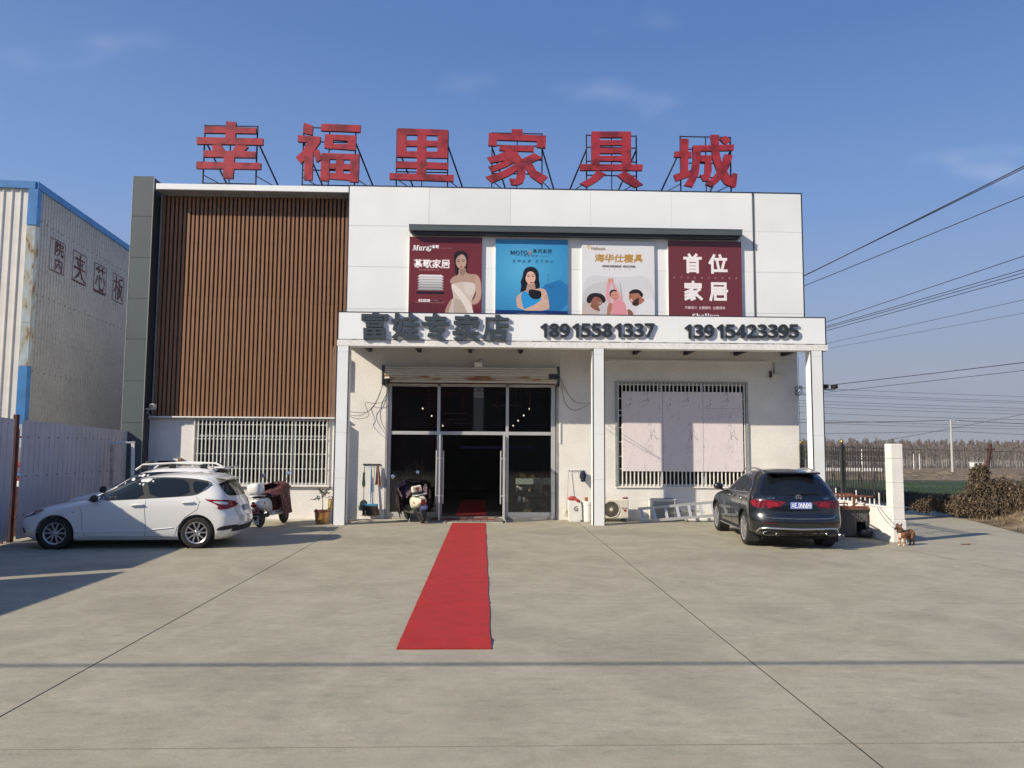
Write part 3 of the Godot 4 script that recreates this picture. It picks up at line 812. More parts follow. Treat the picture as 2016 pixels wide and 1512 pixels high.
func land() -> void:
	var far := [-3000.0, -2000.0, -1200.0, -700.0, -450.0, -300.0, -250.0, -230.0, -200.0, -170.0, -150.0, -130.0, -106.0, -90.0, -75.0, -62.0, -50.0, -35.0, -24.0, -13.0, -5.0, 0.0, 30.0, 200.0, 1000.0]
	struct("ground", sheet([-4000.0, -1500.0, -400.0, -100.0, -30.0, 0.0, 30.0, 100.0, 400.0, 1500.0, 4000.0], far, func(_x, z): return land_y(z)), M.dry)
	# yard of cast concrete slabs with open joints
	var yard := struct("yard", MB.new(), M.gap)
	var g := MB.new()
	g.bb(-12.0, 15.6, -0.2, -0.003, -12.0, 32.0)
	yard.mesh = g.mesh()
	var xs := [-12.0, -9.9, -3.65, 2.6, 8.85, 15.55]
	var zs := [-1.6, 0.25, 5.2, 10.3, 15.15, 20.0, 26.0, 32.0]
	for i in 5:
		for j in 7:
			if j == 0 and i == 0: continue
			slab("slab", M.concrete, yard, xs[i] + 0.009, xs[i + 1] - 0.009, -0.12, 0.0, zs[j] + 0.006, zs[j + 1] - 0.006)
	# a saw cut beside the carpet end, wandering cracks
	var ck := MB.new()
	for l in [[-9.6, 9.6, -6.4, 6.9, 14], [8.71, 4.79, 9.2, 8.6, 10], [3.2, 2.0, 9.4, 5.3, 12], [-9.3, 12.0, -7.6, 13.2, 9]]:
		var p := v3(l[0], 0.0008, l[1])
		for k in l[4]:
			var q := v3(lerpf(l[0], l[2], (k + 1.0) / l[4]) + rng.randf_range(-0.12, 0.12), 0.0008, lerpf(l[1], l[3], (k + 1.0) / l[4]) + rng.randf_range(-0.12, 0.12))
			var t := (q - p).normalized() * 0.5
			var n := v3(t.z, 0, -t.x) * 0.008
			ck.quad(p - n, q - n, q + n, p + n)
			p = q
	stuff(put("crack", ck, M.gap, yard))
	# the lane that passes the right side of the store
	var lane := struct("lane", MB.new(), M.concrete)
	var lm := MB.new()
	lm.bb(9.36, 15.5, -0.12, 0.0, -40.0, -1.61)
	lane.mesh = lm.mesh()
	# pavement strip along the facade
	struct("apron", _apron(), M.cement)
	# winter wheat, drills showing soil between
	struct("wheat_field", sheet(span(10.0, 130.0, 30), span(-50.0, -13.0, 18), func(x, z): return land_y(z) + 0.05 + 0.02 * sin(x * 0.7)), M.wheat)
	# ploughed and weedy banks beyond
	var n := noise(55, 0.05, 4)
	struct("field_bank", sheet(span(10.0, 190.0, 90), span(-112.0, -51.0, 40), func(x, z): return land_y(z) + 0.06 + maxf(0.0, n.get_noise_2d(x * 1.2, z * 2.5)) * 1.1 * smoothstep(-51.0, -58.0, z) * smoothstep(-112.0, -104.0, z)), M.dry)
	# verge of dry grass and tipped soil between lane and wheat
	var v := noise(56, 0.25, 4)
	var edge := func(z: float) -> float: return lerp_table([[-13.0, 17.3], [-5.9, 15.5], [1.9, 13.35], [9.0, 11.6], [16.0, 11.4]], z)
	var b := MB.new()
	var rows := []
	for i in 61:
		var z := 16.0 - 29.0 * i / 60.0
		var r := []
		for j in 41:
			var t := j / 40.0
			var x: float = edge.call(z) + 24.0 * t * t
			var d: float = x - edge.call(z)
			var y := 0.012 + 0.16 * smoothstep(0.0, 1.6, d) + 0.14 * v.get_noise_2d(x * 2.0, z * 2.0) * smoothstep(0.1, 1.0, d) + 0.28 * exp(-pow((d - 2.2) / 0.9, 2.0)) * smoothstep(-4.0, -1.0, z)
			r.append(v3(x, lerpf(y, land_y(z) + 0.07, smoothstep(-10.5, -13.0, z)), z))
		rows.append(r)
	for i in 60:
		for j in 40: b.quad(rows[i][j], rows[i][j + 1], rows[i + 1][j + 1], rows[i + 1][j])
	b.smooth(0, 60)
	struct("verge", b, M.dry)
	verge_rows = rows
	# red carpet laid over the yard in one long strip with cross creases
	var cp := MB.new()
	var zz := span(-0.55, 12.6, 185)
	var dents := [1.13, 2.26, 3.72, 5.84, 8.29, 10.24, 12.21]
	var prev := []
	for z in zz:
		var y := 0.012
		for q in dents: y += 0.012 * exp(-pow((z - q) / 0.05, 2.0)) - 0.006 * exp(-pow((z - q - 0.13) / 0.06, 2.0))
		var xl := lerpf(-0.875, -0.885, (z + 0.55) / 13.15)
		var xr := lerpf(0.03, 0.078, (z + 0.55) / 13.15) + 0.006 * sin(z * 3.1)
		var cur := [v3(xl, 0.001, z), v3(xl, y, z), v3(lerpf(xl, xr, 0.5), y + 0.001, z), v3(xr, y + (0.012 if absf(z - 12.3) < 0.12 else 0.0), z), v3(xr, 0.001, z)]
		if prev.size():
			for i in 4: cp.quad(cur[i], cur[i + 1], prev[i + 1], prev[i])
		prev = cur
	cp.quad(prev[0], prev[4], prev[3], prev[1])
	cp.smooth(0, 40)
	tag(put("red_carpet", cp, M.carpet), "long red carpet strip running over the concrete to the entrance step", "carpet")
	# stepped ramp of red and grey pavers at the door
	var st := thing("entrance_step", "low step of red and grey paving bricks before the glass entrance", "step", v3(-0.5, 0.0, -1.1))
	slab("bed", M.cement, st, -1.0, 1.0, 0.0, 0.03, -0.5, 0.52)
	var brick := MB.new()
	brick.rbox(Vector3.ZERO, v3(0.192, 0.05, 0.235), 0.008)
	var bm := brick.mesh()
	for r in 4:
		for k in 10:
			var x := -0.9 + k * 0.2 + (0.1 if r % 2 and false else 0.0)
			var m: Material = M.brick_red
			if r == 3 or k == 9: m = M.brick_grey
			if r == 0: m = M.brick_yellow if k in [1, 4, 6, 8] else M.brick_grey
			put("brick", bm, m, st, v3(x, 0.036 + 0.002 * ((k * 3 + r) % 3), -0.36 + r * 0.245))
	# scraps on the yard
	var twig := MB.new()
	twig.tube([v3(-0.12, 0.008, 0), v3(0.0, 0.014, 0.01), v3(0.1, 0.01, -0.01)], 0.009, 5)
	twig.tube([v3(0.0, 0.014, 0.01), v3(0.05, 0.03, 0.05)], 0.006, 5)
	tag(put("fallen_stick", twig, M.rust, null, v3(10.55, 0, 3.95)), "short reddish stick lying on the concrete right of the dog", "stick")
	var drain := MB.new()
	drain.lathe([Vector2(0.0, 0.004), Vector2(0.33, 0.004), Vector2(0.36, 0.0)], Transform3D(Basis.from_scale(v3(1.2, 1, 0.6)), v3(13.6, 0.001, 2.9)), 24)
	struct("stain", drain, M.gap)

var verge_rows := []

func _apron() -> MB:
	var b := MB.new()
	b.bb(-9.3, -4.05, 0.001, 0.012, -1.6, -1.0)
	b.bb(-3.6, -1.55, 0.001, 0.014, -1.6, -1.2)
	return b

# ---------------------------------------------------------------- posters
func poster(label: String, x0: float, x1: float, y1: float, p: Print, cat := "poster") -> Node3D:
	var y0 := 5.45
	var o := thing("poster", label, cat, v3((x0 + x1) / 2, (y0 + y1) / 2, -1.017), 0.0, "posters under the awning")
	var w := x1 - x0
	var h := y1 - y0
	slab("panel", M.off_white, o, -w / 2, w / 2, -h / 2, h / 2, 0.0, 0.058, 0.004)
	var q := MB.new()
	# printed skin, a little slack between its fixings
	var n := 14
	var f := func(i: int, j: int) -> Vector3:
		var u := i / float(n)
		var v := j / float(n)
		var e := minf(minf(u, 1 - u), minf(v, 1 - v))
		return v3(-w / 2 + w * u, -h / 2 + h * v, 0.061 + 0.004 * smoothstep(0.0, 0.12, e) * (0.5 + 0.5 * sin(u * 9.0 + v * 4.0 + x0)) + 0.006 * exp(-u * 18.0) * (0.5 + 0.5 * sin(v * 23.0)))
	for i in n:
		for j in n:
			var ua := i / float(n)
			var ub := (i + 1) / float(n)
			var va := 1.0 - j / float(n)
			var vb := 1.0 - (j + 1) / float(n)
			q.tri(f.call(i, j), f.call(i + 1, j), f.call(i + 1, j + 1), Vector2(ua, va), Vector2(ub, va), Vector2(ub, vb))
			q.tri(f.call(i, j), f.call(i + 1, j + 1), f.call(i, j + 1), Vector2(ua, va), Vector2(ub, vb), Vector2(ua, vb))
	q.smooth(0, 60)
	put("print", q, printed(p.done(self), 0.35), o)
	return o

func lettering(o: Node3D, text: String, x: float, y: float, h: float, c: Color, font := "Droid Sans", weight := 400, slant := 0.0, stretch := 1.0) -> void:
	var t := words(text, h, 0.002, font, weight)
	put("lettering", t, flat(c, 0.5), o, v3(x, y, 0.073), Basis(v3(stretch, 0, 0), v3(slant, 1, 0), v3(0, 0, 1)))

func skin_tone(k: float) -> Color:
	return Color8(int(226 * k), int(186 * k), int(166 * k))

func posters() -> void:
	# 1: maroon, woman in a cream dress, layered mattress
	var bg := Color8(112, 42, 50)
	var p := Print.new(Vector2(147, 203), Vector2(798, 975), 760, bg)
	p.shape([147, 203, 945, 203, 945, 330, 700, 420, 147, 380], Color8(108, 40, 48))
	p.shape([147, 900, 945, 980, 945, 1178, 147, 1178], Color8(98, 34, 42))
	p.word(self, "慕歌", 392, 290, 38, 0.12, Color.WHITE)
	p.word(self, "心品居方软质", 484, 318, 11, 0.12, Color8(200, 160, 160), 2.1)
	p.word(self, "慕歌家居", 200, 448, 92, 0.115, Color.WHITE, 1.09)
	p.word(self, "软床 床垫 家具 格方 心居", 262, 556, 12, 0.14, Color8(210, 170, 170), 1.5)
	for k in 6:
		var y := 622.0 + k * 28
		var g := 232 - k * 12
		p.shape([268, y - 8, 505, y - 8, 528, y + 14, 242, y + 14], Color8(g, g, g))
		p.shape([242, y + 14, 528, y + 14, 524, y + 22, 246, y + 22], Color8(150 - k * 6, 140 - k * 6, 142 - k * 6))
	p.shape([232, 795, 534, 795, 534, 822, 232, 822], Color8(28, 22, 24))
	p.shape([256, 878, 382, 878, 382, 906, 256, 906], Color8(225, 220, 220))
	p.shape([382, 882, 500, 882, 500, 904, 382, 904], Color8(66, 26, 32))
	p.word(self, "品质心居", 272, 884, 15, 0.12, Color8(120, 60, 66), 1.5)
	p.word(self, "于方初心", 394, 884, 15, 0.12, Color8(210, 180, 180), 1.5)
	var hair := Color8(30, 20, 22)
	p.shape([640, 470, 632, 400, 660, 360, 712, 346, 768, 362, 796, 410, 792, 480, 776, 560, 800, 585, 770, 620, 680, 632, 654, 600, 648, 540], hair, 2)
	p.shape([690, 540, 768, 530, 772, 590, 830, 604, 880, 598, 925, 640, 945, 760, 932, 900, 850, 940, 832, 900, 885, 830, 868, 740, 700, 700, 610, 712, 590, 680, 630, 630, 690, 612], skin_tone(0.80), 1)
	p.shape([700, 545, 768, 540, 766, 592, 735, 625, 698, 600], skin_tone(0.66), 1)
	p.shape([868, 610, 925, 645, 944, 760, 930, 890, 850, 930, 840, 895, 890, 840, 876, 740], skin_tone(0.86), 1)
	p.shape([545, 1000, 575, 930, 620, 860, 640, 900, 600, 1000, 575, 1060, 548, 1060], skin_tone(0.78), 1)
	p.oval(716, 466, 58, 80, skin_tone(0.84))
	p.shape([660, 470, 700, 380, 716, 372, 720, 395, 690, 420, 668, 500], skin_tone(0.72), 1)
	p.shape([655, 460, 670, 390, 714, 366, 770, 380, 780, 470, 764, 400, 716, 384, 676, 410], hair, 2)
	for e in [[-26, 0], [26, -4]]:
		p.oval(716 + e[0], 466 + e[1], 13, 5, Color8(40, 26, 26))
		p.line(PackedVector2Array([Vector2(700 + e[0], 452 + e[1]), Vector2(716 + e[0], 447 + e[1]), Vector2(732 + e[0], 450 + e[1])]), 4.5, Color8(60, 38, 36))
	p.line(PackedVector2Array([Vector2(718, 470), Vector2(714, 500), Vector2(722, 504)]), 3.5, skin_tone(0.66))
	p.oval(718, 526, 20, 6.5, Color8(160, 52, 56))
	p.shape([604, 716, 700, 690, 745, 684, 870, 694, 880, 760, 862, 830, 835, 880, 842, 940, 862, 1178, 560, 1178, 578, 1040, 620, 890, 640, 850], Color8(206, 194, 182), 1)
	p.shape([604, 716, 640, 704, 740, 800, 835, 930, 862, 1040, 862, 1178, 812, 1060, 735, 900, 640, 790], Color8(228, 218, 208), 1)
	p.shape([640, 850, 735, 900, 800, 1040, 800, 1178, 660, 1178, 640, 1000], Color8(186, 172, 158), 1)
	p.shape([730, 690, 870, 696, 876, 770, 830, 840, 770, 800], Color8(216, 206, 196), 1)
	var o := poster("maroon poster of a woman in a cream dress, leftmost of the four posters", -2.21, -0.135, 8.055, p)
	lettering(o, "Mura", -0.70, 0.975, 0.15, Color.WHITE, "Droid Serif", 700, 0.25, 0.85)
	lettering(o, "G", -0.47, 0.955, 0.16, Color.WHITE, "Droid Serif", 700, 0.25, 0.8)
	lettering(o, "DYNAMIC & STATIC CHANGE  ULTIMATE SLEEP", -0.435, -0.60, 0.036, Color8(190, 130, 135), "Droid Sans", 400, 0.0, 0.8)
	# 2: blue, woman in a blue dress
	p = Print.new(Vector2(1097, 228), Vector2(798, 985), 760, Color8(56, 142, 194))
	for k in 10:
		p.oval(1420 - k * 6, 560, 620 - k * 62, 560 - k * 54, Color8(50 + k * 4, 136 + k * 4, 190 + k * 3))
	p.shape([1560, 760, 1895, 640, 1895, 1020, 1560, 1020], Color8(38, 118, 178), 1)
	p.shape([1097, 1015, 1895, 1020, 1895, 1213, 1097, 1213], Color8(16, 46, 108))
	p.word(self, "软床 床垫", 1412, 400, 24, 0.1, Color8(24, 60, 84), 1.5)
	p.line(PackedVector2Array([Vector2(1312, 411), Vector2(1396, 411)]), 3, Color8(24, 60, 84))
	p.line(PackedVector2Array([Vector2(1588, 413), Vector2(1668, 413)]), 3, Color8(24, 60, 84))
	p.line(PackedVector2Array([Vector2(1488, 424), Vector2(1498, 400)]), 3, Color8(24, 60, 84))
	p.word(self, "慕同家居", 1508, 336, 46, 0.11, Color8(14, 44, 52), 1.18)
	p.word(self, "坚持品质 忠于初心", 1282, 455, 34, 0.10, Color8(18, 56, 84), 1.62, 0.22)
	p.word(self, "心软床垫", 1672, 615, 10, 0.12, Color8(24, 66, 96), 0.01)
	for k in 6: p.word(self, "品", 1674, 620 + k * 14, 8, 0.14, Color8(24, 66, 96))
	p.line(PackedVector2Array([Vector2(1648, 745), Vector2(1680, 738), Vector2(1690, 766), Vector2(1706, 744), Vector2(1716, 764), Vector2(1730, 742), Vector2(1736, 764), Vector2(1760, 766)]), 3, Color8(20, 60, 92))
	hair = Color8(18, 16, 22)
	p.shape([1368, 825, 1385, 740, 1372, 700, 1400, 640, 1402, 590, 1430, 545, 1490, 528, 1545, 548, 1576, 600, 1574, 680, 1590, 740, 1570, 800, 1530, 790, 1420, 800], hair, 2)
	p.shape([1345, 850, 1380, 825, 1440, 790, 1530, 780, 1600, 770, 1650, 782, 1672, 850, 1690, 940, 1690, 1020, 1345, 1020, 1322, 880], skin_tone(0.92), 1)
	p.shape([1455, 700, 1530, 700, 1540, 790, 1490, 830, 1430, 800, 1440, 760], skin_tone(0.78), 1)
	p.oval(1482, 650, 56, 78, skin_tone(0.97))
	p.shape([1420, 680, 1418, 610, 1440, 566, 1496, 552, 1545, 580, 1552, 690, 1538, 620, 1500, 580, 1450, 590, 1432, 640], hair, 2)
	for e in [[-22, 0], [28, -2]]:
		p.oval(1484 + e[0], 642 + e[1], 12, 4.5, Color8(36, 24, 26))
		p.line(PackedVector2Array([Vector2(1468 + e[0], 628 + e[1]), Vector2(1484 + e[0], 623 + e[1]), Vector2(1500 + e[0], 627 + e[1])]), 4.5, Color8(70, 46, 40))
	p.line(PackedVector2Array([Vector2(1490, 646), Vector2(1488, 680), Vector2(1498, 684)]), 3.5, skin_tone(0.8))
	p.oval(1496, 708, 17, 8, Color8(196, 66, 66))
	p.shape([1378, 830, 1440, 796, 1470, 850, 1560, 880, 1610, 880, 1580, 950, 1530, 960, 1440, 1010, 1412, 1004, 1385, 920], Color8(44, 150, 214), 1)
	p.shape([1455, 820, 1475, 780, 1540, 790, 1600, 800, 1606, 860, 1580, 890, 1520, 894, 1480, 870], hair, 2)
	p.shape([1420, 1000, 1530, 955, 1600, 900, 1630, 870, 1660, 866, 1672, 905, 1640, 940, 1560, 990, 1500, 1020, 1420, 1020], skin_tone(0.95), 1)
	p.shape([1625, 860, 1668, 835, 1672, 900, 1645, 905], skin_tone(0.88), 1)
	p.word(self, "品质方案设计全屋软床垫家居格", 1330, 1047, 15, 0.14, Color8(150, 190, 220), 1.55)
	o = poster("blue poster of a woman with long dark hair and crossed arm", 0.25, 2.33, 8.025, p)
	lettering(o, "MOTO", -0.37, 0.895, 0.115, Color8(14, 44, 52), "Droid Sans", 400, 0.0, 1.12)
	lettering(o, "N", -0.062, 0.895, 0.115, Color8(196, 130, 136), "Droid Sans", 400, 0.0, 1.08)
	# 3: white, family lying on a bed
	p = Print.new(Vector2(133, 235), Vector2(757, 900), 760, Color8(224, 224, 228))
	p.shape([133, 560, 500, 620, 890, 560, 890, 1135, 133, 1135], Color8(212, 212, 216), 2)
	p.shape([133, 700, 420, 640, 540, 700, 520, 1000, 133, 1135], Color8(200, 199, 202), 2)
	p.shape([560, 800, 640, 740, 890, 700, 890, 1135, 560, 1135], Color8(218, 217, 220), 2)
	p.shape([522, 650, 534, 650, 566, 880, 540, 800], Color8(176, 174, 178), 1)
	p.shape([188, 280, 226, 280, 226, 305, 207, 322, 190, 305], Color8(196, 168, 120))
	p.shape([194, 286, 220, 286, 220, 303, 207, 314, 196, 303], Color8(224, 206, 176))
	p.word(self, "海华仕寝具", 268, 372, 92, 0.15, Color8(182, 140, 72), 1.1, 0.1, 0.86)
	p.word(self, "品质家居心软", 360, 518, 15, 0.1, Color8(170, 168, 164), 3.6)
	var dk := Color8(36, 26, 26)
	# mother on the left
	p.shape([133, 850, 210, 870, 300, 960, 345, 1010, 345, 1135, 133, 1135], Color8(200, 186, 178), 2)
	p.oval(290, 842, 62, 74, Color8(150, 98, 80), 0.7)
	p.shape([175, 850, 200, 790, 250, 768, 320, 770, 370, 800, 384, 850, 350, 880, 330, 820, 262, 800, 232, 850, 210, 885], dk, 2)
	p.shape([232, 870, 300, 900, 330, 960, 260, 940, 215, 900], Color8(140, 90, 72), 1)
	p.line(PackedVector2Array([Vector2(300, 868), Vector2(322, 872), Vector2(334, 862)]), 5, Color8(225, 210, 205))
	p.line(PackedVector2Array([Vector2(288, 832), Vector2(302, 826)]), 4, dk)
	# child in pink between them, arms up
	p.shape([440, 850, 520, 830, 570, 850, 600, 920, 614, 1135, 432, 1135, 438, 960], Color8(222, 150, 160), 1)
	p.shape([378, 800, 392, 700, 402, 640, 432, 632, 440, 660, 418, 720, 420, 800, 440, 860, 400, 870], Color8(224, 156, 166), 1)
	p.shape([455, 640, 470, 690, 510, 740, 560, 830, 530, 850, 490, 780, 460, 720, 438, 650], Color8(224, 156, 166), 1)
	p.shape([400, 655, 408, 620, 428, 612, 436, 640, 430, 664], Color8(206, 150, 128), 1)
	p.shape([436, 655, 436, 620, 452, 608, 464, 640, 462, 668], Color8(206, 150, 128), 1)
	p.shape([420, 790, 424, 745, 460, 728, 492, 742, 496, 760, 440, 775, 436, 820], dk, 2)
	p.oval(472, 796, 40, 48, Color8(206, 148, 124), -0.3)
	p.line(PackedVector2Array([Vector2(462, 812), Vector2(480, 826), Vector2(500, 816)]), 5, Color8(150, 70, 66))
	p.line(PackedVector2Array([Vector2(450, 790), Vector2(462, 786)]), 4, dk)
	p.line(PackedVector2Array([Vector2(482, 784), Vector2(494, 780)]), 4, dk)
	# father on the right
	p.oval(690, 812, 66, 80, Color8(172, 114, 88), -0.5)
	p.shape([614, 775, 640, 740, 690, 722, 740, 735, 772, 775, 764, 810, 740, 790, 720, 760, 660, 770], dk, 2)
	p.shape([650, 880, 665, 850, 700, 820, 730, 810, 735, 860, 715, 895, 680, 898], Color8(58, 40, 34), 2)
	p.shape([730, 800, 790, 830, 760, 870, 720, 880], Color8(168, 110, 86), 1)
	p.oval(648, 838, 16, 7, Color8(232, 222, 216), 0.8)
	p.line(PackedVector2Array([Vector2(630, 800), Vector2(646, 792)]), 4.5, dk)
	p.shape([600, 920, 660, 950, 670, 1010, 615, 1010], Color8(140, 92, 72), 1)
	p.shape([680, 980, 740, 880, 800, 830, 890, 800, 890, 1135, 670, 1135], Color8(226, 226, 230), 2)
	p.shape([400, 880, 440, 860, 450, 900, 420, 1010, 390, 1010], Color8(178, 122, 98), 1)
	o = poster("white poster of a couple and a child lying on a bed", 2.73, 4.83, 8.015, p)
	lettering(o, "Hahuas", -0.58, 1.06, 0.088, Color8(160, 128, 84), "Droid Sans", 400, 0.0, 1.0)
	lettering(o, "FROM GERMANY  SINCE1966", 0.01, 0.545, 0.056, Color8(84, 66, 54), "Droid Sans", 700, 0.0, 0.9)
	# 4: plain maroon lettering
	p = Print.new(Vector2(1035, 235), Vector2(765, 890), 760, Color8(110, 50, 56))
	p.word(self, "首位", 1200, 372, 180, 0.155, Color8(240, 236, 236), 1.46)
	p.word(self, "家居", 1200, 645, 182, 0.155, Color8(240, 236, 236), 1.46)
	p.word(self, "设计师款现代风格家具", 1086, 594, 19, 0.11, Color8(196, 150, 150), 3.78)
	p.word(self, "方案设计 全屋搭色 全屋规划", 1203, 888, 29, 0.11, Color8(236, 228, 228), 1.11)
	o = poster("plain maroon poster with large white characters, rightmost of the four", 5.23, 7.37, 8.055, p)
	lettering(o, "Shallwe", 0.0, -0.89, 0.115, Color.WHITE, "Droid Serif", 700, 0.0, 1.25)

# ---------------------------------------------------------------- the store
func slab(called: String, mat: Material, parent: Node, x0: float, x1: float, y0: float, y1: float, z0: float, z1: float, e := 0.0) -> MeshInstance3D:
	var b := MB.new()
	if e > 0.0: b.rbox(v3((x0 + x1) / 2, (y0 + y1) / 2, (z0 + z1) / 2), v3(x1 - x0, y1 - y0, z1 - z0), e)
	else: b.bb(x0, x1, y0, y1, z0, z1)
	return put(called, b, mat, parent)

func store() -> void:
	var s := thing("furniture_store", "wide two storey furniture store of white panels with brown slatted bay and dark grey pillar", "building")
	# --- walls behind the canopy, with openings for the door and both windows
	var w := MB.new()
	for r in [[-9.56, -8.3, 0.0, 2.85], [-8.3, -4.5, 0.0, 0.97], [-4.5, -2.87, 0.0, 4.95], [-2.87, 2.11, 3.9, 4.95], [2.11, 3.8, 0.0, 4.95], [3.8, 7.66, 0.0, 0.97], [3.8, 7.66, 3.98, 4.95], [7.66, 9.2, 0.0, 4.95]]:
		w.bb(r[0], r[1], r[2], r[3], -1.85, -1.6)
	put("front_wall", w, M.wall, s)
	var o := MB.new()
	o.bb(8.95, 9.2, 0.0, 9.3, -24.0, -1.85)
	o.bb(-9.9, -9.65, 0.0, 9.3, -24.0, -1.85)
	o.bb(-9.65, 8.95, 0.0, 9.2, -24.0, -23.75)
	put("outer_wall", o, M.wall_cool, s)
	slab("roof", M.dark_panel, s, -9.65, 8.95, 9.0, 9.15, -23.75, -1.86)
	slab("upper_floor", M.interior, s, -9.64, 8.94, 4.6, 4.9, -23.7, -1.86)
	# --- upper white facade: backing, panels with open joints, dark edge trim
	slab("facade_backing", M.joint, s, -3.955, 9.19, 4.95, 9.525, -1.84, -1.035)
	var xs := [-3.955, -1.67, 0.67, 3.00, 5.36, 7.73, 9.19]
	var ys := [4.95, 5.97, 7.18, 8.375, 9.525]
	for i in 6:
		for j in 4:
			slab("facade_panel", M.white_panel if (i * 7 + j * 3) % 4 else M.white_panel2, s, xs[i] + 0.003, xs[i + 1] - 0.003, ys[j] + 0.003, ys[j + 1] - 0.003, -1.034, -1.018 - 0.0012 * ((i + 2 * j) % 3), 0.002)
	var t := MB.new()
	t.bb(-3.985, 9.22, 9.527, 9.557, -1.84, -1.014); t.bb(-3.985, -3.957, 4.95, 9.526, -1.52, -1.014); t.bb(9.192, 9.22, 4.95, 9.526, -1.84, -1.014)
	put("edge_trim", t, M.trim, s)
	# --- the slatted bay
	slab("bay_wall", M.dark_panel, s, -9.64, -3.96, 2.90, 9.36, -2.1, -1.86)
	slab("bay_beam", M.white_panel, s, -9.46, -3.99, 9.36, 9.53, -1.85, -1.08, 0.006)
	slab("bay_soffit", M.alu_dull, s, -9.46, -3.99, 9.345, 9.359, -1.85, -1.10)
	for k in 9:
		slab("rail", M.rail, s, -9.42, -4.02, 3.2 + k * 0.71, 3.25 + k * 0.71, -1.71, -1.625)
	slab("light_track", M.alu_dull, s, -9.3, -4.1, 9.305, 9.34, -1.50, -1.46)
	for k in 45:
		var x := -9.41 + k * 0.1203
		var cut := 6.37 + (0.012 if k % 3 == 0 else 0.0) - (0.19 if k > 35 else 0.0)
		slab("slat", M.slat, s, x - 0.036, x + 0.036, 2.90, cut - 0.004, -1.62, -1.56, 0.003)
		slab("slat", M.slat, s, x - 0.034 + 0.004 * (k % 2), x + 0.037, cut, 9.34, -1.622, -1.563, 0.003)
	slab("slat_edge", M.alu_dull, s, -9.51, -9.465, 2.87, 9.34, -1.82, -1.57)
	slab("ledge", M.white_beam, s, -9.53, -4.02, 2.852, 2.893, -1.72, -1.44, 0.004)
	slab("ledge_drip", M.alu_dull, s, -9.53, -4.02, 2.842, 2.851, -1.72, -1.46)
	# --- the dark grey pillar, a panel per course
	slab("pillar_core", M.dark_panel, s, -10.11, -9.56, 0.0, 9.73, -2.1, -1.135)
	var py := [0.0, 1.52, 2.69, 3.86, 5.04, 6.20, 7.38, 8.57, 9.75]
	for j in 8:
		slab("pillar_panel", M.grey_panel, s, -10.12, -9.55, py[j] + 0.004, py[j + 1] - 0.004, -1.134, -1.12, 0.002)
	var pe := MB.new()
	pe.bb(-9.549, -9.535, 0.0, 9.75, -1.15, -1.115); pe.bb(-10.135, -10.121, 0.0, 9.75, -1.15, -1.115)
	put("pillar_corner", pe, M.alu_dull, s)
	slab("side_duct", M.black, s, -9.555, -9.525, 0.0, 9.3, -1.95, -1.62)
	slab("added_shade_pier", M.wall, s, -4.16, -3.99, 0.0, 2.74, -1.6, -1.40)  # added upright, hidden behind the left column, to cast shade on the porch wall
	slab("added_shade_box", M.off_white, s, -4.16, -3.97, 3.75, 4.62, -1.6, -1.49)  # unseen block added for the upper patch of shadow on the same wall
	# --- canopy: three columns, beam, sign fascia, soffit
	for c in [[-4.017, -3.671], [2.898, 3.233], [8.907, 9.255]]:
		var col := slab("column", M.white_panel2, s, c[0] + 0.028, c[1] - 0.028, 0.0, 4.766, -0.343, -0.002)
		var cs := MB.new()
		cs.bb(c[0] + 0.004, c[0] + 0.027, 0.0, 4.766, -0.34, -0.012)
		cs.bb(c[1] - 0.027, c[1] - 0.004, 0.0, 4.766, -0.34, -0.012)
		put("column_side", cs, M.white_panel, col)
		var ct := MB.new()
		ct.bb(c[0], c[0] + 0.027, 0.0, 4.766, -0.011, 0.002); ct.bb(c[1] - 0.027, c[1], 0.0, 4.766, -0.011, 0.002)
		put("column_trim", ct, M.trim, col)
		for yj in [1.22, 2.44, 4.6]:
			slab("joint", M.joint, col, c[0] + 0.03, c[1] - 0.03, yj, yj + 0.006, -0.004, -0.0005)
	var bm := slab("beam", M.white_beam, s, -4.005, 9.40, 4.767, 4.928, -0.345, 0.006, 0.004)
	for k in 26:
		var x := -3.7 + k * 0.5 + rng.randf_range(-0.15, 0.15)
		slab("gap_mark", M.rust_dark if k % 3 else M.black, bm, x, x + rng.randf_range(0.05, 0.3), 4.929, 4.9295 + rng.randf_range(0.008, 0.022), -0.02, -0.001)
	slab("fascia_backing", M.joint, s, -3.98, 9.345, 4.93, 5.68, -0.55, -0.016)
	var sx := [-3.975, -1.64, 0.68, 2.95, 5.30, 7.72, 9.338]
	for i in 6:
		slab("fascia_panel", M.white_panel, s, sx[i] + 0.002, sx[i + 1] - 0.002, 4.952, 5.672, -0.0155, -0.001 * (i % 2), 0.002)
	var ft := MB.new()
	ft.bb(-4.001, 9.365, 5.681, 5.70, -0.56, 0.004); ft.bb(-4.001, -3.98, 4.93, 5.68, -0.55, 0.004); ft.bb(9.346, 9.365, 4.93, 5.68, -0.55, 0.004)
	put("fascia_trim", ft, M.trim, s)
	slab("canopy_top", M.dark_panel, s, -3.98, 9.345, 5.60, 5.66, -1.6, -0.56)
	slab("canopy_ceiling", M.alu_dull, s, -3.98, 9.2, 4.93, 4.949, -1.6, -0.551)
	for x in [-3.35, -1.92, -0.45, 1.0, 4.35, 5.85, 7.35, 8.75]:
		slab("purlin", M.frame_black, s, x - 0.05, x + 0.05, 4.80, 4.93, -1.58, -0.36)
	slab("wall_conduit", M.off_white, s, 3.3, 8.3, 4.60, 4.655, -1.6, -1.545)
	slab("wall_conduit", M.off_white, s, 2.15, 2.19, 2.2, 4.75, -1.6, -1.57)
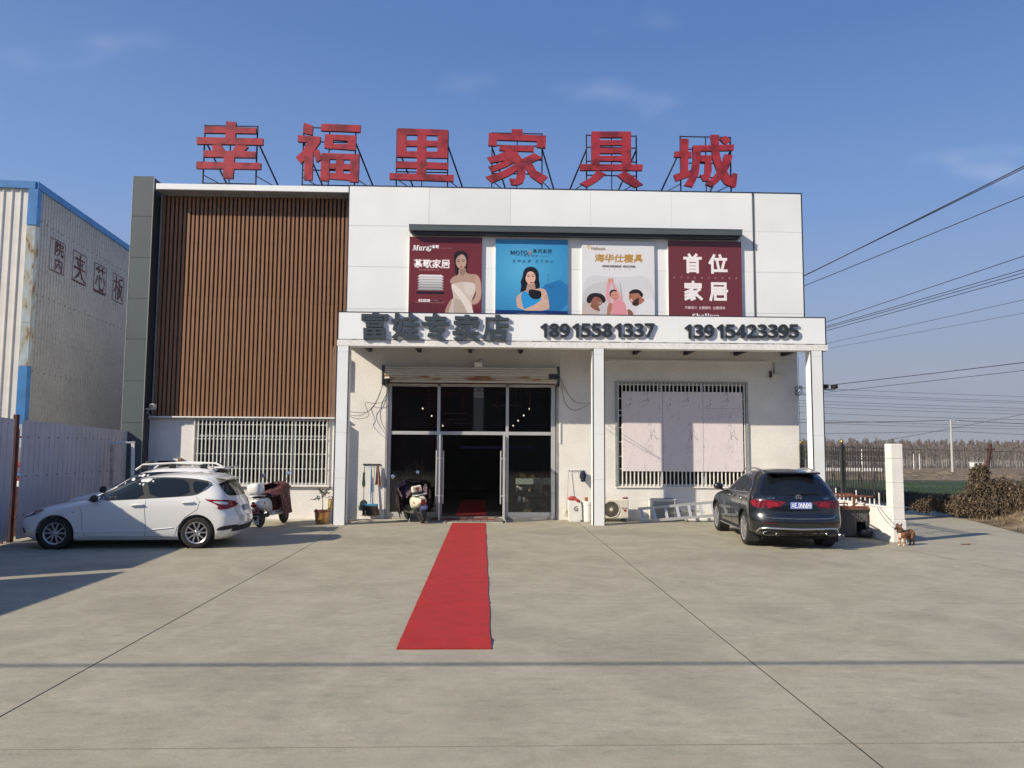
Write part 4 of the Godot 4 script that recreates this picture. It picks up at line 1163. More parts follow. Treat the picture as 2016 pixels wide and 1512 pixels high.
	# --- rooms behind the glass
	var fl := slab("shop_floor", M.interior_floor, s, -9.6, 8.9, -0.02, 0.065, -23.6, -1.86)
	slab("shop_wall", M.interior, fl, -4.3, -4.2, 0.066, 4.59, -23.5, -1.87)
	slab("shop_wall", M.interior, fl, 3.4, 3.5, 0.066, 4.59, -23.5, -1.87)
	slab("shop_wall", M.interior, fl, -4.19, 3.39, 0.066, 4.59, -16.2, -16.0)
	# --- roof edge clips
	for k in 9:
		slab("roof_clip", M.frame_black, s, -8.9 + k * 1.95, -8.86 + k * 1.95, 9.531 if k < 3 else 9.558, 9.60, -1.35, -1.3)
	awning_light()
	entrance()
	window_left()
	window_right()

func awning_light() -> void:
	var a := thing("light_awning", "long dark grey metal light awning above the four posters", "awning", v3(2.565, 8.235, -0.87))
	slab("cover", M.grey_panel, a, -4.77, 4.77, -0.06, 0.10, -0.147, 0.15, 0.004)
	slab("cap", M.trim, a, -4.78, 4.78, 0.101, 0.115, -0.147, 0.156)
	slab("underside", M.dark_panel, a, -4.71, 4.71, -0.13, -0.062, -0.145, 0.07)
	var l := MB.new()
	for k in 110:
		l.box(v3(-4.63 + k * 0.085, -0.137, 0.055), v3(0.03, 0.012, 0.02))
	put("lamp_row", l, M.alu_dull, a)
	var d := thing("light_strip", "dark dotted light strip running down the right of the white facade", "light strip", v3(7.76, 5.72, -1.005))
	slab("channel", M.trim, d, -0.022, 0.022, 0.0, 3.8, -0.012, 0.0)
	var q := MB.new()
	for k in 74: q.box(v3(0.0, 0.03 + k * 0.05, 0.006), v3(0.024, 0.018, 0.012))
	put("lamp_row", q, M.alu_dull, d)

func entrance() -> void:
	# roller shutter housing over the door
	var r := thing("roller_shutter", "rusty off white roller shutter box over the glass entrance", "roller shutter", v3(-0.41, 3.9, -1.6))
	for k in 7:
		var c := MB.new()
		var a0 := 0.30 - 0.0 * k
		c.rbox(v3(0, 0.035 + k * 0.064, 0.20 + 0.06 * sin(PI * (k + 0.5) / 7.0)), v3(4.94, 0.060, 0.34), 0.014)
		var m := wander(lin(0.56, 0.52, 0.42), 0.06, 0.5, 0.6, 101 + k)
		if k in [1, 2]:
			m.albedo_texture = ntex(131 + k, 0.008, [[0.3, lin(0.50, 0.44, 0.33)], [0.55, lin(0.52, 0.47, 0.36)], [0.66, lin(0.30, 0.16, 0.06)], [0.9, lin(0.22, 0.10, 0.04)]], 256, 5)
			m.uv1_scale = Vector3(0.35, 2.0, 1.0)
		put("shutter_slat", c, m, r)
	for x in [-2.51, 2.50]:
		slab("end_bracket", M.dark_panel, r, x - 0.03, x + 0.03, -0.08, 0.49, 0.003, 0.43, 0.01)
	slab("rusty_lip", M.rust_dark, r, -2.4, 2.4, -0.02, 0.002, 0.12, 0.30)
	slab("motor_box", M.frame_black, r, 2.22, 2.46, 0.12, 0.26, 0.385, 0.47, 0.01)
	var e := thing("control_box", "small cream control box on top of the roller shutter", "control box", v3(-0.21, 4.33, -1.595))
	slab("case", M.cream, e, -0.115, 0.115, 0.02, 0.17, 0.0, 0.42, 0.01)
	slab("lid", M.off_white, e, -0.1, 0.1, 0.035, 0.155, 0.4205, 0.427, 0.002)
	var cd := MB.new()
	cd.tube([v3(0.02, 0.17, 0.2), v3(0.0, 0.23, 0.2), v3(0.05, 0.28, 0.2), v3(0.1, 0.27, 0.15)], 0.008, 5)
	put("cable", cd, M.wire, e)
	# side channels
	for x in [-2.87, 2.06]:
		slab("guide_rail", M.alu_dull, r, x + 0.41, x + 0.47, -3.88, -0.03, -0.2, 0.01)
	# glazed entrance
	var d := thing("glass_entrance", "tall aluminium framed glass shopfront entrance with both door leaves open", "entrance", v3(-0.38, 0.0, -1.72))
	var fr := MB.new()
	for x in [-2.40, 2.36]: fr.rbox(v3(x, 1.99, 0), v3(0.12, 3.86, 0.12), 0.006)
	for x in [-0.97, 1.02]: fr.rbox(v3(x, 1.99, 0.001), v3(0.085, 3.84, 0.118), 0.006)
	fr.rbox(v3(-0.02, 3.87, 0.002), v3(4.64, 0.09, 0.116), 0.006)
	fr.rbox(v3(-0.02, 2.47, 0.003), v3(4.62, 0.10, 0.11), 0.006)
	for x in [[-2.34, -1.01], [1.06, 2.30]]: fr.rbox(v3((x[0] + x[1]) / 2, 0.14, 0.003), v3(x[1] - x[0], 0.13, 0.11), 0.006)
	put("frame", fr, M.alu, d)
	for q in [[-2.33, -1.02, 0.21, 2.41], [1.07, 2.29, 0.21, 2.41], [-2.33, -1.02, 2.53, 3.82], [1.07, 2.29, 2.53, 3.82], [-0.92, 0.97, 2.53, 3.82]]:
		slab("pane", M.glass, d, q[0], q[1], q[2], q[3], -0.004, 0.004)
	slab("sill", M.cement, d, -2.45, 2.45, -0.02, 0.07, -0.13, 0.09, 0.01)
	for k in 2:
		var sx := -1.0 if k == 0 else 1.0
		var leaf := MB.new()
		var q := v3(-0.87 if k == 0 else 0.92, 0, 0.06)
		for zz in [0.03, 0.90]: leaf.rbox(q + v3(0, 1.23, zz), v3(0.045, 2.36, 0.065), 0.004)
		leaf.rbox(q + v3(0, 0.12, 0.465), v3(0.043, 0.12, 0.81), 0.004)
		leaf.rbox(q + v3(0, 2.37, 0.465), v3(0.043, 0.08, 0.81), 0.004)
		var lf := put("door_leaf", leaf, M.alu, d)
		var g := MB.new()
		g.bb(q.x - 0.004, q.x + 0.004, 0.18, 2.33, q.z + 0.062, q.z + 0.868)
		put("pane", g, M.glass, lf)
		for s2 in [-1.0, 1.0]:
			var h := MB.new()
			h.tube([q + v3(s2 * 0.095, 0.5, 0.80), q + v3(s2 * 0.095, 1.97, 0.80)], 0.019, 8)
			for yy in [0.72, 1.75]: h.tube([q + v3(s2 * 0.023, yy, 0.80), q + v3(s2 * 0.095, yy, 0.80)], 0.017, 8)
			put("handle", h, M.alu, lf)
	# exit lamp above the door, behind the glass
	var x := thing("emergency_light", "pale twin spot emergency light hanging behind the middle upper pane", "emergency light", v3(-0.20, 3.53, -2.05))
	slab("case", M.off_white, x, -0.15, 0.15, 0.0, 0.19, -0.04, 0.04, 0.02)
	for s3 in [-0.10, 0.10]:
		var lb := MB.new()
		lb.lathe([Vector2(0, -0.05), Vector2(0.05, -0.05), Vector2(0.055, 0.01), Vector2(0.03, 0.05), Vector2(0, 0.055)], Transform3D(Basis(Vector3.RIGHT, -PI / 2), v3(s3, 0.245, 0.0)), 12)
		put("lamp_head", lb, M.lamp_white, x)
	slab("bracket", M.alu_dull, x, -0.02, 0.02, 0.19, 1.06, -0.02, 0.02)

func grille_bars(parent: Node, x0: float, x1: float, step: float, y0: float, y1: float, z: float, w: float) -> void:
	var m := MB.new()
	m.rbox(Vector3.ZERO, v3(w, y1 - y0, w), 0.004)
	var me := m.mesh()
	var n := int(round((x1 - x0) / step))
	for k in n + 1:
		put("bar", me, M.bar_white, parent, v3(x0 + (x1 - x0) * k / n, (y0 + y1) / 2, z))

func window_box(called: String, label: String, x0: float, x1: float, y0: float, y1: float, mullions: Array, transom: float) -> Node3D:
	var w := thing(called, label, "window", v3((x0 + x1) / 2, y0, -1.72))
	var h := (x1 - x0) / 2
	var t := y1 - y0
	var f := MB.new()
	for x in [-h + 0.03, h - 0.03]: f.bb(x - 0.03, x + 0.03, 0.0, t, -0.04, 0.04)
	f.bb(-h + 0.06, h - 0.06, 0.0, 0.06, -0.039, 0.039); f.bb(-h + 0.06, h - 0.06, t - 0.06, t, -0.039, 0.039)
	for x in mullions: f.bb(x - 0.03, x + 0.03, 0.06, t - 0.06, -0.038, 0.038)
	if transom > 0.0: f.bb(-h + 0.06, h - 0.06, transom - 0.025, transom + 0.025, -0.036, 0.036)
	put("frame", f, M.alu, w)
	var xs := [-h + 0.03]
	xs.append_array(mullions); xs.append(h - 0.03)
	for i in xs.size() - 1:
		slab("pane", M.glass, w, xs[i] + 0.03, xs[i + 1] - 0.03, 0.06, t - 0.06, -0.004, 0.004)
	return w

func window_left() -> void:
	var w := window_box("barred_window", "wide window with white burglar bars under the slatted bay", -8.3, -4.5, 0.97, 2.845, [-0.95, 0.05, 0.92], 1.38)
	for yy in [0.03, 0.45, 0.87, 1.29, 1.70]:
		slab("cross_bar", M.bar_white, w, -1.88, 1.88, yy - 0.014, yy + 0.014, 0.135, 0.163, 0.003)
	grille_bars(w, -1.87, 1.87, 0.1085, 0.0, 1.87, 0.181, 0.030)
	slab("sill", M.wall, w, -1.97, 1.97, -0.06, 0.0, 0.0, 0.20, 0.008)
	# curtains and the dark room behind
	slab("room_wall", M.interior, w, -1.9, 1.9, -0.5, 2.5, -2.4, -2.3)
	var m := MB.new()
	var n := 150
	for k in n:
		var xa := -1.8 + 3.6 * k / n
		var xb := -1.8 + 3.6 * (k + 1) / n
		if fmod(xa + 8.0, 1.3) > 1.02: continue
		var za := -0.18 + 0.05 * sin(xa * 23.0) + 0.03 * sin(xa * 11.0 + 1.0)
		var zb := -0.18 + 0.05 * sin(xb * 23.0) + 0.03 * sin(xb * 11.0 + 1.0)
		m.quad(v3(xa, 0.0, za), v3(xb, 0.0, zb), v3(xb, 1.36, zb), v3(xa, 1.36, za))
	m.smooth(0, 60)
	put("curtain", m, wander(lin(0.26, 0.26, 0.27), 0.2, 0.3, 0.9, 111), w)

func window_right() -> void:
	var w := window_box("barred_window", "tall barred window mostly covered by three marble boards behind the black car", 3.8, 7.66, 0.97, 3.98, [-0.6, 0.65], 2.05)
	for yy in [0.03, 0.50, 0.86, 1.28, 1.70, 2.20, 2.55, 2.95]:
		slab("cross_bar", M.bar_white, w, -1.90, 1.90, yy - 0.013, yy + 0.013, 0.075, 0.10, 0.003)
	grille_bars(w, -1.86, 1.86, 0.117, 0.0, 3.0, 0.118, 0.032)
	var f := MB.new()
	for x in [-1.92, 1.93]: f.bb(x - 0.035, x + 0.035, -0.02, 3.05, 0.06, 0.16)
	f.bb(-1.885, 1.895, 3.0, 3.05, 0.061, 0.16)
	put("grille_frame", f, M.alu_dull, w)
	slab("sill", M.wall, w, -1.95, 1.95, -0.05, -0.004, 0.0, 0.16, 0.008)
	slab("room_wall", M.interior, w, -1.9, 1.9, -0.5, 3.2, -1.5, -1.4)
	var lab := ["marble patterned board at the left of the three covering the barred window", "middle marble patterned board of the three, crossed by the column shadow", "marble patterned board with a scratched taped patch, right of the three"]
	for k in 3:
		var x0 := 4.00 + k * 1.178
		var b := MB.new()
		b.rbox(v3(0, 1.16, 0), v3(1.172, 2.32, 0.018), 0.004)
		var o := put("marble_board", b, M.marble, null, v3(x0 + 0.587, 1.40, -1.575 + 0.004 * (k % 2)))
		# print laid by its own size: veins repeat from board to board, as printed sheets do
		var g := MB.new()
		g.quad(v3(-0.584, 0.004, 0.0095), v3(0.584, 0.004, 0.0095), v3(0.584, 2.316, 0.0095), v3(-0.584, 2.316, 0.0095))
		put("print", g, M.marble, o)
		tag(o, lab[k], "board", "marble boards over the window")
		if k == 2:
			var s := MB.new()
			for i in 70:
				var a := v3(rng.randf_range(-0.5, 0.4), rng.randf_range(1.55, 1.80), 0.0098)
				var q := a + v3(rng.randf_range(-0.12, 0.12), rng.randf_range(-0.05, 0.05), 0.0)
				if q.y > 1.83 or q.y < 1.53: q.y = 1.68
				s.bar(a, q, 0.004, 0.003, Vector3.BACK)
			s.bb(-0.54, 0.42, 1.836, 1.842, 0.0097, 0.012); s.bb(-0.54, 0.0, 1.53, 1.535, 0.0097, 0.012)
			put("scratch", s, flat(lin(0.28, 0.25, 0.22), 0.8), o)

# ---------------------------------------------------------------- sign letters
func letters() -> void:
	var mean := {"xing": "幸 meaning luck, leftmost", "fu": "福 meaning blessing, second from left", "li": "里 meaning village, third from left", "jia": "家 meaning home, fourth from left", "ju": "具 meaning tool, fifth from left", "cheng": "城 meaning city, rightmost"}
	var fx := {"xing": [-8.32, -6.79, 11.48, 1], "fu": [-5.44, -3.91, 11.48, 1], "li": [-2.69, -1.18, 11.44, 1], "jia": [0.13, 1.62, 11.43, 1], "ju": [2.95, 4.45, 11.42, -1], "cheng": [5.78, 7.30, 11.44, -1]}
	for k in roof_glyphs:
		var g: Array = roof_glyphs[k]
		var at: Vector2 = g[0]
		var t := thing("rooftop_letter", "big red rooftop letter %s, on a black frame" % mean[k], "letter", v3(at.x, 9.55, -1.38), 0.0, "red letters along the roof")
		var face := MB.new()
		var side := MB.new()
		var y0: float = at.y - 9.55
		var i := 0
		for p in g[1]:
			var q := P(p)
			for j in q.size(): q[j] += Vector2(0, y0)
			face.prism(q, -0.10 - 0.0012 * i, 0.0 - 0.0012 * i, Transform3D(), false, true)
			side.walls(q, -0.0995 - 0.0012 * i, -0.0005 - 0.0012 * i)
			i += 1
		put("letter_face", face, M.red_letter, t)
		put("letter_side", side, M.red_side, t)
		var f: Array = fx[k]
		var xa: float = f[0] - at.x
		var xb: float = f[1] - at.x
		var yt: float = f[2] - 9.55
		for x in [xa, xb]:
			slab("upright", M.frame_black, t, x - 0.018, x + 0.018, 0.0, yt, -0.19, -0.154)
		for yy in [0.17, 0.62, 1.05, 1.48, yt - 0.02]:
			slab("crosspiece", M.frame_black, t, xa + 0.019, xb - 0.019, yy - 0.014, yy + 0.014, -0.186, -0.158)
		slab("mid_post", M.frame_black, t, (xa + xb) / 2 - 0.014, (xa + xb) / 2 + 0.014, 0.1, yt - 0.04, -0.153, -0.125)
		var sl: float = f[3]
		for x in [xa, xb]:
			var b := MB.new()
			b.bar(v3(x, yt - 0.45, -0.21), v3(x + sl * 0.62, -0.05, -1.25), 0.035, 0.035)
			b.bar(v3(x, 0.42, -0.21), v3(x + sl * 0.46, 0.3, -0.93), 0.02, 0.02)
			put("brace", b, M.frame_black, t)
	# store name on the fascia
	var word := thing("store_name", "large raised dark grey Chinese store name on the left of the white fascia", "sign letters", v3(-1.5, 4.96, 0.0))
	for k in sign_glyphs:
		var g: Array = sign_glyphs[k]
		var at: Vector2 = g[0]
		var face := MB.new()
		var i := 0
		for p in g[1]:
			face.prism(P(p), 0.003, 0.075 + 0.0012 * i, Transform3D(Basis(), v3(at.x + 1.5, at.y - 4.96, 0)), true, false)
			i += 1
		put("character", face, M.sign_face, word)
	var nums := [["18915581337", 1.415, 4.60, 5.052, "raised dark phone number starting 189 in the middle of the fascia"], ["13915423395", 5.365, 8.60, 5.072, "raised dark phone number starting 139 at the right end of the fascia"]]
	for q in nums:
		var nt := thing("phone_number", q[4], "sign letters", v3(q[1], q[3], 0.0), 0.0, "phone numbers on the fascia")
		var step: float = (q[2] - q[1]) / 11.0
		for i in 11:
			var tm := words(q[0][i], 0.53, 0.05, "Droid Sans", 700)
			var bx := tm.get_aabb()
			var o := put("digit", tm, M.digit, nt)
			var sy := 0.375 / bx.size.y
			var sx := 0.27 / bx.size.x if q[0][i] != "1" else 0.19 / bx.size.x
			o.scale = v3(sx, sy, 1.0)
			o.position = v3(step * (i + 0.5) - (bx.position.x + bx.size.x / 2) * sx, -bx.position.y * sy + (0.004 * i), 0.037)

# ---------------------------------------------------------------- the neighbour's shed and the sheet fence
# corrugated sheet along x from 0 to w, standing y0 to y1, ribs of depth d every step, facing +z
func ribbed(b: MB, w: float, y0: float, y1: float, step: float, d: float, t := Transform3D(), slope := 0.0) -> void:
	var pts := [Vector2(0, 0)]
	var x := step * 0.5
	while x < w - step * 0.3:
		pts.append(Vector2(x - 0.030, 0)); pts.append(Vector2(x - 0.014, d)); pts.append(Vector2(x + 0.014, d)); pts.append(Vector2(x + 0.030, 0))
		x += step
	pts.append(Vector2(w, 0))
	var keep := b.xf
	b.xf = t
	for i in pts.size() - 1:
		var p: Vector2 = pts[i]
		var q: Vector2 = pts[i + 1]
		b.quad(v3(p.x, y0, p.y), v3(q.x, y0, q.y), v3(q.x, y1 + slope * q.x, q.y), v3(p.x, y1 + slope * p.x, p.y))
	b.xf = keep

func shed() -> void:
	var s := thing("metal_shed", "tall corrugated metal shed with blue trim and red painted characters", "shed", v3(-14.5, 0.0, -4.0), deg_to_rad(95.07))
	# in the shed's own frame x runs along its right side (away from the road), z faces the store
	var t := Transform3D(Basis(Vector3.UP, 0.0), Vector3.ZERO)
	for k in 9:
		var b := MB.new()
		ribbed(b, 3.6, 0.0, 10.32, 0.20, 0.022, Transform3D(Basis(), v3(0.14 + k * 3.6, 0, 0.0)))
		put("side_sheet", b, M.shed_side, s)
	for k in 5:
		var b := MB.new()
		ribbed(b, 3.0, 0.0, 10.26, 0.26, 0.03, Transform3D(Basis(Vector3.UP, -PI / 2), v3(0.0, 0, -0.2 - k * 3.0 - 3.0 + 0.0)))
		put("front_sheet", b, M.shed_front, s)
	slab("roof", M.blue, s, 0.0, 32.5, 10.33, 10.36, -15.2, -0.02)
	slab("eaves_trim", M.blue, s, -0.05, 32.5, 10.28, 10.50, -0.01, 0.07)
	slab("eaves_trim", M.blue, s, -0.08, 0.0, 10.26, 10.50, -15.2, -0.02)
	var seg := [[9.08, 10.26, M.blue], [5.93, 9.07, M.blue_worn], [4.55, 5.92, M.blue_worn], [2.7, 4.54, M.blue]]
	for q in seg:
		var e := 0.02 if q[0] == 9.08 else 0.0
		slab("corner_trim", q[2], s, -0.055 - e, 0.20, q[0], q[1], -0.004, 0.05 + e)
		slab("corner_trim", q[2], s, -0.055 - e, -0.006, q[0], q[1], -0.22, -0.005)
	# rows of screws
	var sc := MB.new()
	for yy in [2.1, 4.4, 6.9, 9.3]:
		for k in 60:
			sc.box(v3(0.35 + k * 0.4, yy, 0.006), v3(0.03, 0.03, 0.02))
	stuff(put("screw", sc, M.frame_black, s))
	# framed painted characters
	var boxes := [[1.04, 1.08], [2.77, 1.12], [4.60, 1.12], [6.41, 1.12]]
	var words4 := ["院内", "夹", "芯", "板"]
	for i in 4:
		var b := MB.new()
		var x0: float = boxes[i][0]
		var w: float = boxes[i][1]
		b.bb(x0, x0 + w, 8.985, 9.01, 0.023, 0.0265); b.bb(x0, x0 + w, 7.90, 7.93 + 0.03 * (i % 3), 0.023, 0.0265)
		b.bb(x0, x0 + 0.02, 7.93, 8.985, 0.023, 0.0264); b.bb(x0 + w - 0.025, x0 + w, 7.93, 8.985, 0.023, 0.0264)
		var n: int = words4[i].length()
		for j in n:
			var k := 0
			for l in stroke_lines(words4[i][j]):
				for m in l.size() - 1:
					var ox := x0 + (0.14 if n == 1 else 0.34)
					var sw := w - (0.2 if n == 1 else 0.44)
					var sh := 0.98 if n == 1 else 0.50
					var oy := 8.96 - j * 0.52
					var p := v3(ox + l[m].x * sw, oy - l[m].y * sh, 0.0245 + 0.0006 * k)
					var q := v3(ox + l[m + 1].x * sw, oy - l[m + 1].y * sh, 0.0245 + 0.0006 * k)
					var hw := 0.045 if n == 1 else 0.028
					var d := (q - p).normalized()
					var nn := v3(-d.y, d.x, 0) * hw
					p -= d * hw * 0.6; q += d * hw * 0.6
					b.quad(p - nn, q - nn * (0.5 if m == l.size() - 2 and i else 1.0), q + nn * (0.5 if m == l.size() - 2 and i else 1.0), p + nn)
				k += 1
		put("painted_character", b, M.paint_red, s)

func fences() -> void:
	var lab := ["grey corrugated sheet fence section between the red post and the dark pillar", "leaning grey corrugated sheet fence section at the left edge, before the red post", "near section of corrugated sheet fence beside the yard"]
	var spans := [[3.76, -1.10, 2.59, 2.46], [9.55, 4.05, 2.80, 2.60], [17.5, 9.95, 2.90, 2.86]]
	for i in 3:
		var q: Array = spans[i]
		var l: float = q[0] - q[1]
		var n := maxi(1, int(round(l / 1.05)))
		var lean := 0.0
		var f := thing("sheet_fence", lab[i], "fence", v3(-9.95, 0, q[0]), PI / 2, "sheet fence sections")
		f.rotation.z = 0.0
		for k in n:
			var b := MB.new()
			ribbed(b, l / n + 0.02, 0.05, lerpf(q[2], q[3], k / float(n)), 0.2, 0.02, Transform3D(Basis(Vector3.RIGHT, lean), v3(k * l / n, 0, 0.003 * (k % 2))), (q[3] - q[2]) / l)
			put("sheet", b, M.fence_sheet, f)
		for yy in [0.5, 1.35, 2.2]: slab("rail", M.rust, f, 0.0, l, yy, yy + 0.04, -0.07, -0.03)
		for k in n + 1: slab("post", M.rust, f, clampf(k * l / n, 0.03, l - 0.03) - 0.025, clampf(k * l / n, 0.03, l - 0.03) + 0.025, 0.0, 2.4, -0.13, -0.075)
		var sc := MB.new()
		for yy in [0.55, 1.38, 2.22]:
			for k in int(l / 0.4): sc.box(v3(0.2 + k * 0.4, yy, 0.022), v3(0.025, 0.025, 0.012))
		stuff(put("screw", sc, M.frame_black, f))
	var p := MB.new()
	p.rbox(v3(0, 1.35, 0), v3(0.09, 2.7, 0.09), 0.008)
	tag(put("red_post", p, M.rust_dark, null, v3(-10.02, 0, 3.86)), "rusty dark red steel post in the gap of the sheet fence", "post")
	# what shows through the gap: stacked bars on a pallet wall
	var j := thing("scrap_stack", "stack of red and white steel sections seen through the fence gap", "scrap", v3(-11.4, 0, 2.4))
	slab("base", M.rust_dark, j, -0.8, 0.9, 0.0, 1.1, -0.4, 0.4)
	slab("white_section", M.off_white, j, -0.9, 1.0, 1.11, 1.24, -0.45, 0.42, 0.01)
	slab("red_section", flat(lin(0.30, 0.02, 0.03), 0.5), j, -0.9, 1.0, 1.25, 1.34, -0.4, 0.4, 0.01)
	slab("blue_section", M.blue, j, -0.9, 0.9, 1.345, 1.42, -0.4, 0.3, 0.01)
	slab("white_section", M.off_white, j, -0.9, 1.0, 1.425, 1.56, -0.4, 0.2, 0.01)
	slab("red_section", flat(lin(0.32, 0.02, 0.03), 0.5), j, -0.9, 1.0, 1.565, 1.66, -0.4, 0.35, 0.01)
	# an old door frame leaning on the fence, and a window sash by the wall
	var d := thing("door_frame", "pale empty metal door frame leaning beside the dark pillar", "frame", v3(-9.32, 0, 0.35))
	d.rotation = v3(-0.13, 0.25, 0.05)
	slab("side", wander(lin(0.42, 0.36, 0.28), 0.3, 0.15, 0.8, 141), d, -0.30, -0.22, 0.0, 2.12, -0.03, 0.03, 0.004)
	slab("side", M.off_white, d, 0.20, 0.28, 0.0, 2.12, -0.03, 0.03, 0.004)
	slab("head", M.alu, d, -0.31, 0.29, 2.121, 2.17, -0.031, 0.031, 0.004)
	var w := thing("window_sash", "white window sash with dark pane leaning by the pillar behind the white cars", "window sash", v3(-9.0, 0.0, -1.36))
	w.rotation.x = -0.1
	slab("stand", M.cement, w, -0.3, 0.36, 0.0, 0.93, -0.1, 0.08)
	for q in [[-0.34, -0.26, 0.94, 1.70], [0.24, 0.32, 0.94, 1.70]]: slab("stile", M.off_white, w, q[0], q[1], q[2], q[3], -0.03, 0.03, 0.005)
	for q in [0.94, 1.64]: slab("rail", M.off_white, w, -0.259, 0.239, q, q + 0.06, -0.028, 0.028, 0.005)
	slab("pane", M.window, w, -0.258, 0.238, 1.002, 1.638, -0.006, 0.006)
	slab("side_board", M.pot, w, 0.325, 0.40, 0.94, 1.72, -0.12, 0.02)

# ---------------------------------------------------------------- cars
# x forward, y up, z to the car's right. The skin is a stack of level outlines: rows of y, front x, rear x, half width.
class Hull:
	var rows: Array
	var rf: float
	var rr: float
	var pf := 2.4
	var pr := 2.6

	func at(y: float) -> Array:
		if y <= rows[0][0]: return rows[0]
		for i in rows.size() - 1:
			if y <= rows[i + 1][0]:
				var a: Array = rows[maxi(i - 1, 0)]
				var b: Array = rows[i]
				var c: Array = rows[i + 1]
				var d: Array = rows[mini(i + 2, rows.size() - 1)]
				var t: float = (y - b[0]) / (c[0] - b[0])
				var r := [y]
				for k in range(1, 4):
					# monotone cubic through the rows
					var h: float = c[0] - b[0]
					var m: float = (c[k] - b[k]) / h
					var m0: float = (b[k] - a[k]) / maxf(b[0] - a[0], 0.001) if i > 0 else m
					var m1: float = (d[k] - c[k]) / maxf(d[0] - c[0], 0.001) if i + 2 < rows.size() else m
					var s0 := 0.0 if m0 * m <= 0.0 else 2.0 * m0 * m / (m0 + m)
					var s1 := 0.0 if m1 * m <= 0.0 else 2.0 * m1 * m / (m1 + m)
					var t2 := t * t
					var t3 := t2 * t
					r.append((2 * t3 - 3 * t2 + 1) * b[k] + (t3 - 2 * t2 + t) * h * s0 + (-2 * t3 + 3 * t2) * c[k] + (t3 - t2) * h * s1)
				return r
		return rows[-1]

	func half(x: float, y: float) -> float:
		var r := at(y)
		var l: float = (r[1] - r[2]) * 0.5
		var df := clampf(1.0 - (r[1] - x) / minf(rf, l), 0.0, 1.0)
		var dr := clampf(1.0 - (x - r[2]) / minf(rr, l), 0.0, 1.0)
		return r[3] * pow(maxf(0.0, 1.0 - pow(df, pf)), 1.0 / pf) * pow(maxf(0.0, 1.0 - pow(dr, pr)), 1.0 / pr)

	func end(y: float, z: float, front: bool) -> float:
		var r := at(y)
		var l: float = (r[1] - r[2]) * 0.5
		var p := pf if front else pr
		var k := minf(rf if front else rr, l)
		var q := clampf(absf(z) / r[3], 0.0, 1.0)
		var d := pow(maxf(0.0, 1.0 - pow(q, p)), 1.0 / p)
		return r[1] - k * (1.0 - d) if front else r[2] + k * (1.0 - d)

	# point on the skin for a flat drawing on its right (1), left (-1), rear (2) or front (3)
	func on(p: Vector2, face: int, lift: float) -> Vector3:
		var e := 0.004
		var f := func(q: Vector2) -> Vector3:
			if face == 2: return Vector3(end(q.y, q.x, false), q.y, q.x)
			if face == 3: return Vector3(end(q.y, q.x, true), q.y, q.x)
			return Vector3(q.x, q.y, half(q.x, q.y) * face)
		var a: Vector3 = f.call(p)
		var n: Vector3 = (f.call(p + Vector2(e, 0)) - f.call(p - Vector2(e, 0))).cross(f.call(p + Vector2(0, e)) - f.call(p - Vector2(0, e))).normalized()
		var outw := Vector3(0, 0.15, face) if absi(face) == 1 else Vector3(-1 if face == 2 else 1, 0.15, 0)
		if n.dot(outw) < 0: n = -n
		return a + n * lift

	func loft(b: MB, ny: int, nx: int) -> void:
		var y0: float = rows[0][0]
		var y1: float = rows[-1][0]
		var rings := []
		for j in ny + 1:
			var y := lerpf(y0, y1, j / float(ny))
			var r := at(y)
			var l: float = (r[1] - r[2]) * 0.5
			var ring := []
			for s in [1.0, -1.0]:
				for i in nx:
					# points bunch at both ends
					var t := i / float(nx)
					var u := t - 0.85 * sin(TAU * t) / TAU
					var x := lerpf(r[1], r[2], u) if s > 0 else lerpf(r[2], r[1], u)
					ring.append(Vector3(x, y, s * half(clampf(x, r[2], r[1]), y)))
			rings.append(ring)
		var n: int = rings[0].size()
		for j in ny:
			for i in n:
				var k := (i + 1) % n
				b.quad(rings[j][k], rings[j][i], rings[j + 1][i], rings[j + 1][k])
		for w in [[0, 1], [ny, -1]]:
			var ring: Array = rings[w[0]]
			var c := Vector3.ZERO
			for p in ring: c += p / n
			for i in n:
				if w[1] > 0: b.tri(c, ring[i], ring[(i + 1) % n])
				else: b.tri(c, ring[(i + 1) % n], ring[i])

func patch(k: Hull, poly: PackedVector2Array, face: int, lift: float, cell := 0.09) -> MB:
	var b := MB.new()
	var r := Rect2(poly[0], Vector2.ZERO)
	for p in poly: r = r.expand(p)
	var nx := int(ceil(r.size.x / cell))
	var ny := int(ceil(r.size.y / cell))
	for i in nx:
		for j in ny:
			var c := PackedVector2Array([r.position + Vector2(i, j) * cell, r.position + Vector2(i + 1, j) * cell, r.position + Vector2(i + 1, j + 1) * cell, r.position + Vector2(i, j + 1) * cell])
			for q in Geometry2D.intersect_polygons(poly, c):
				var idx := Geometry2D.triangulate_polygon(q)
				for m in range(0, idx.size(), 3):
					var a := k.on(q[idx[m]], face, lift)
					var d := k.on(q[idx[m + 1]], face, lift)
					var e := k.on(q[idx[m + 2]], face, lift)
					var outw := v3(0, 0.2, face) if absi(face) == 1 else v3(-1 if face == 2 else 1, 0.2, 0)
					if (d - a).cross(e - a).dot(outw) < 0: b.tri(a, e, d)
					else: b.tri(a, d, e)
	b.smooth(0, 50)
	return b

func outline(k: Hull, pts: PackedVector2Array, face: int, lift: float, r: float, closed := false, sides := 5) -> MB:
	var b := MB.new()
	var q := []
	var n := pts.size() if closed else pts.size() - 1
	for i in n:
		var a := pts[i]
		var c := pts[(i + 1) % pts.size()]
		var m := maxi(1, int(a.distance_to(c) / 0.06))
		for j in m: q.append(k.on(a.lerp(c, j / float(m)), face, lift))
	q.append(k.on(pts[0] if closed else pts[-1], face, lift))
	b.tube(q, r, sides, false)
	return b

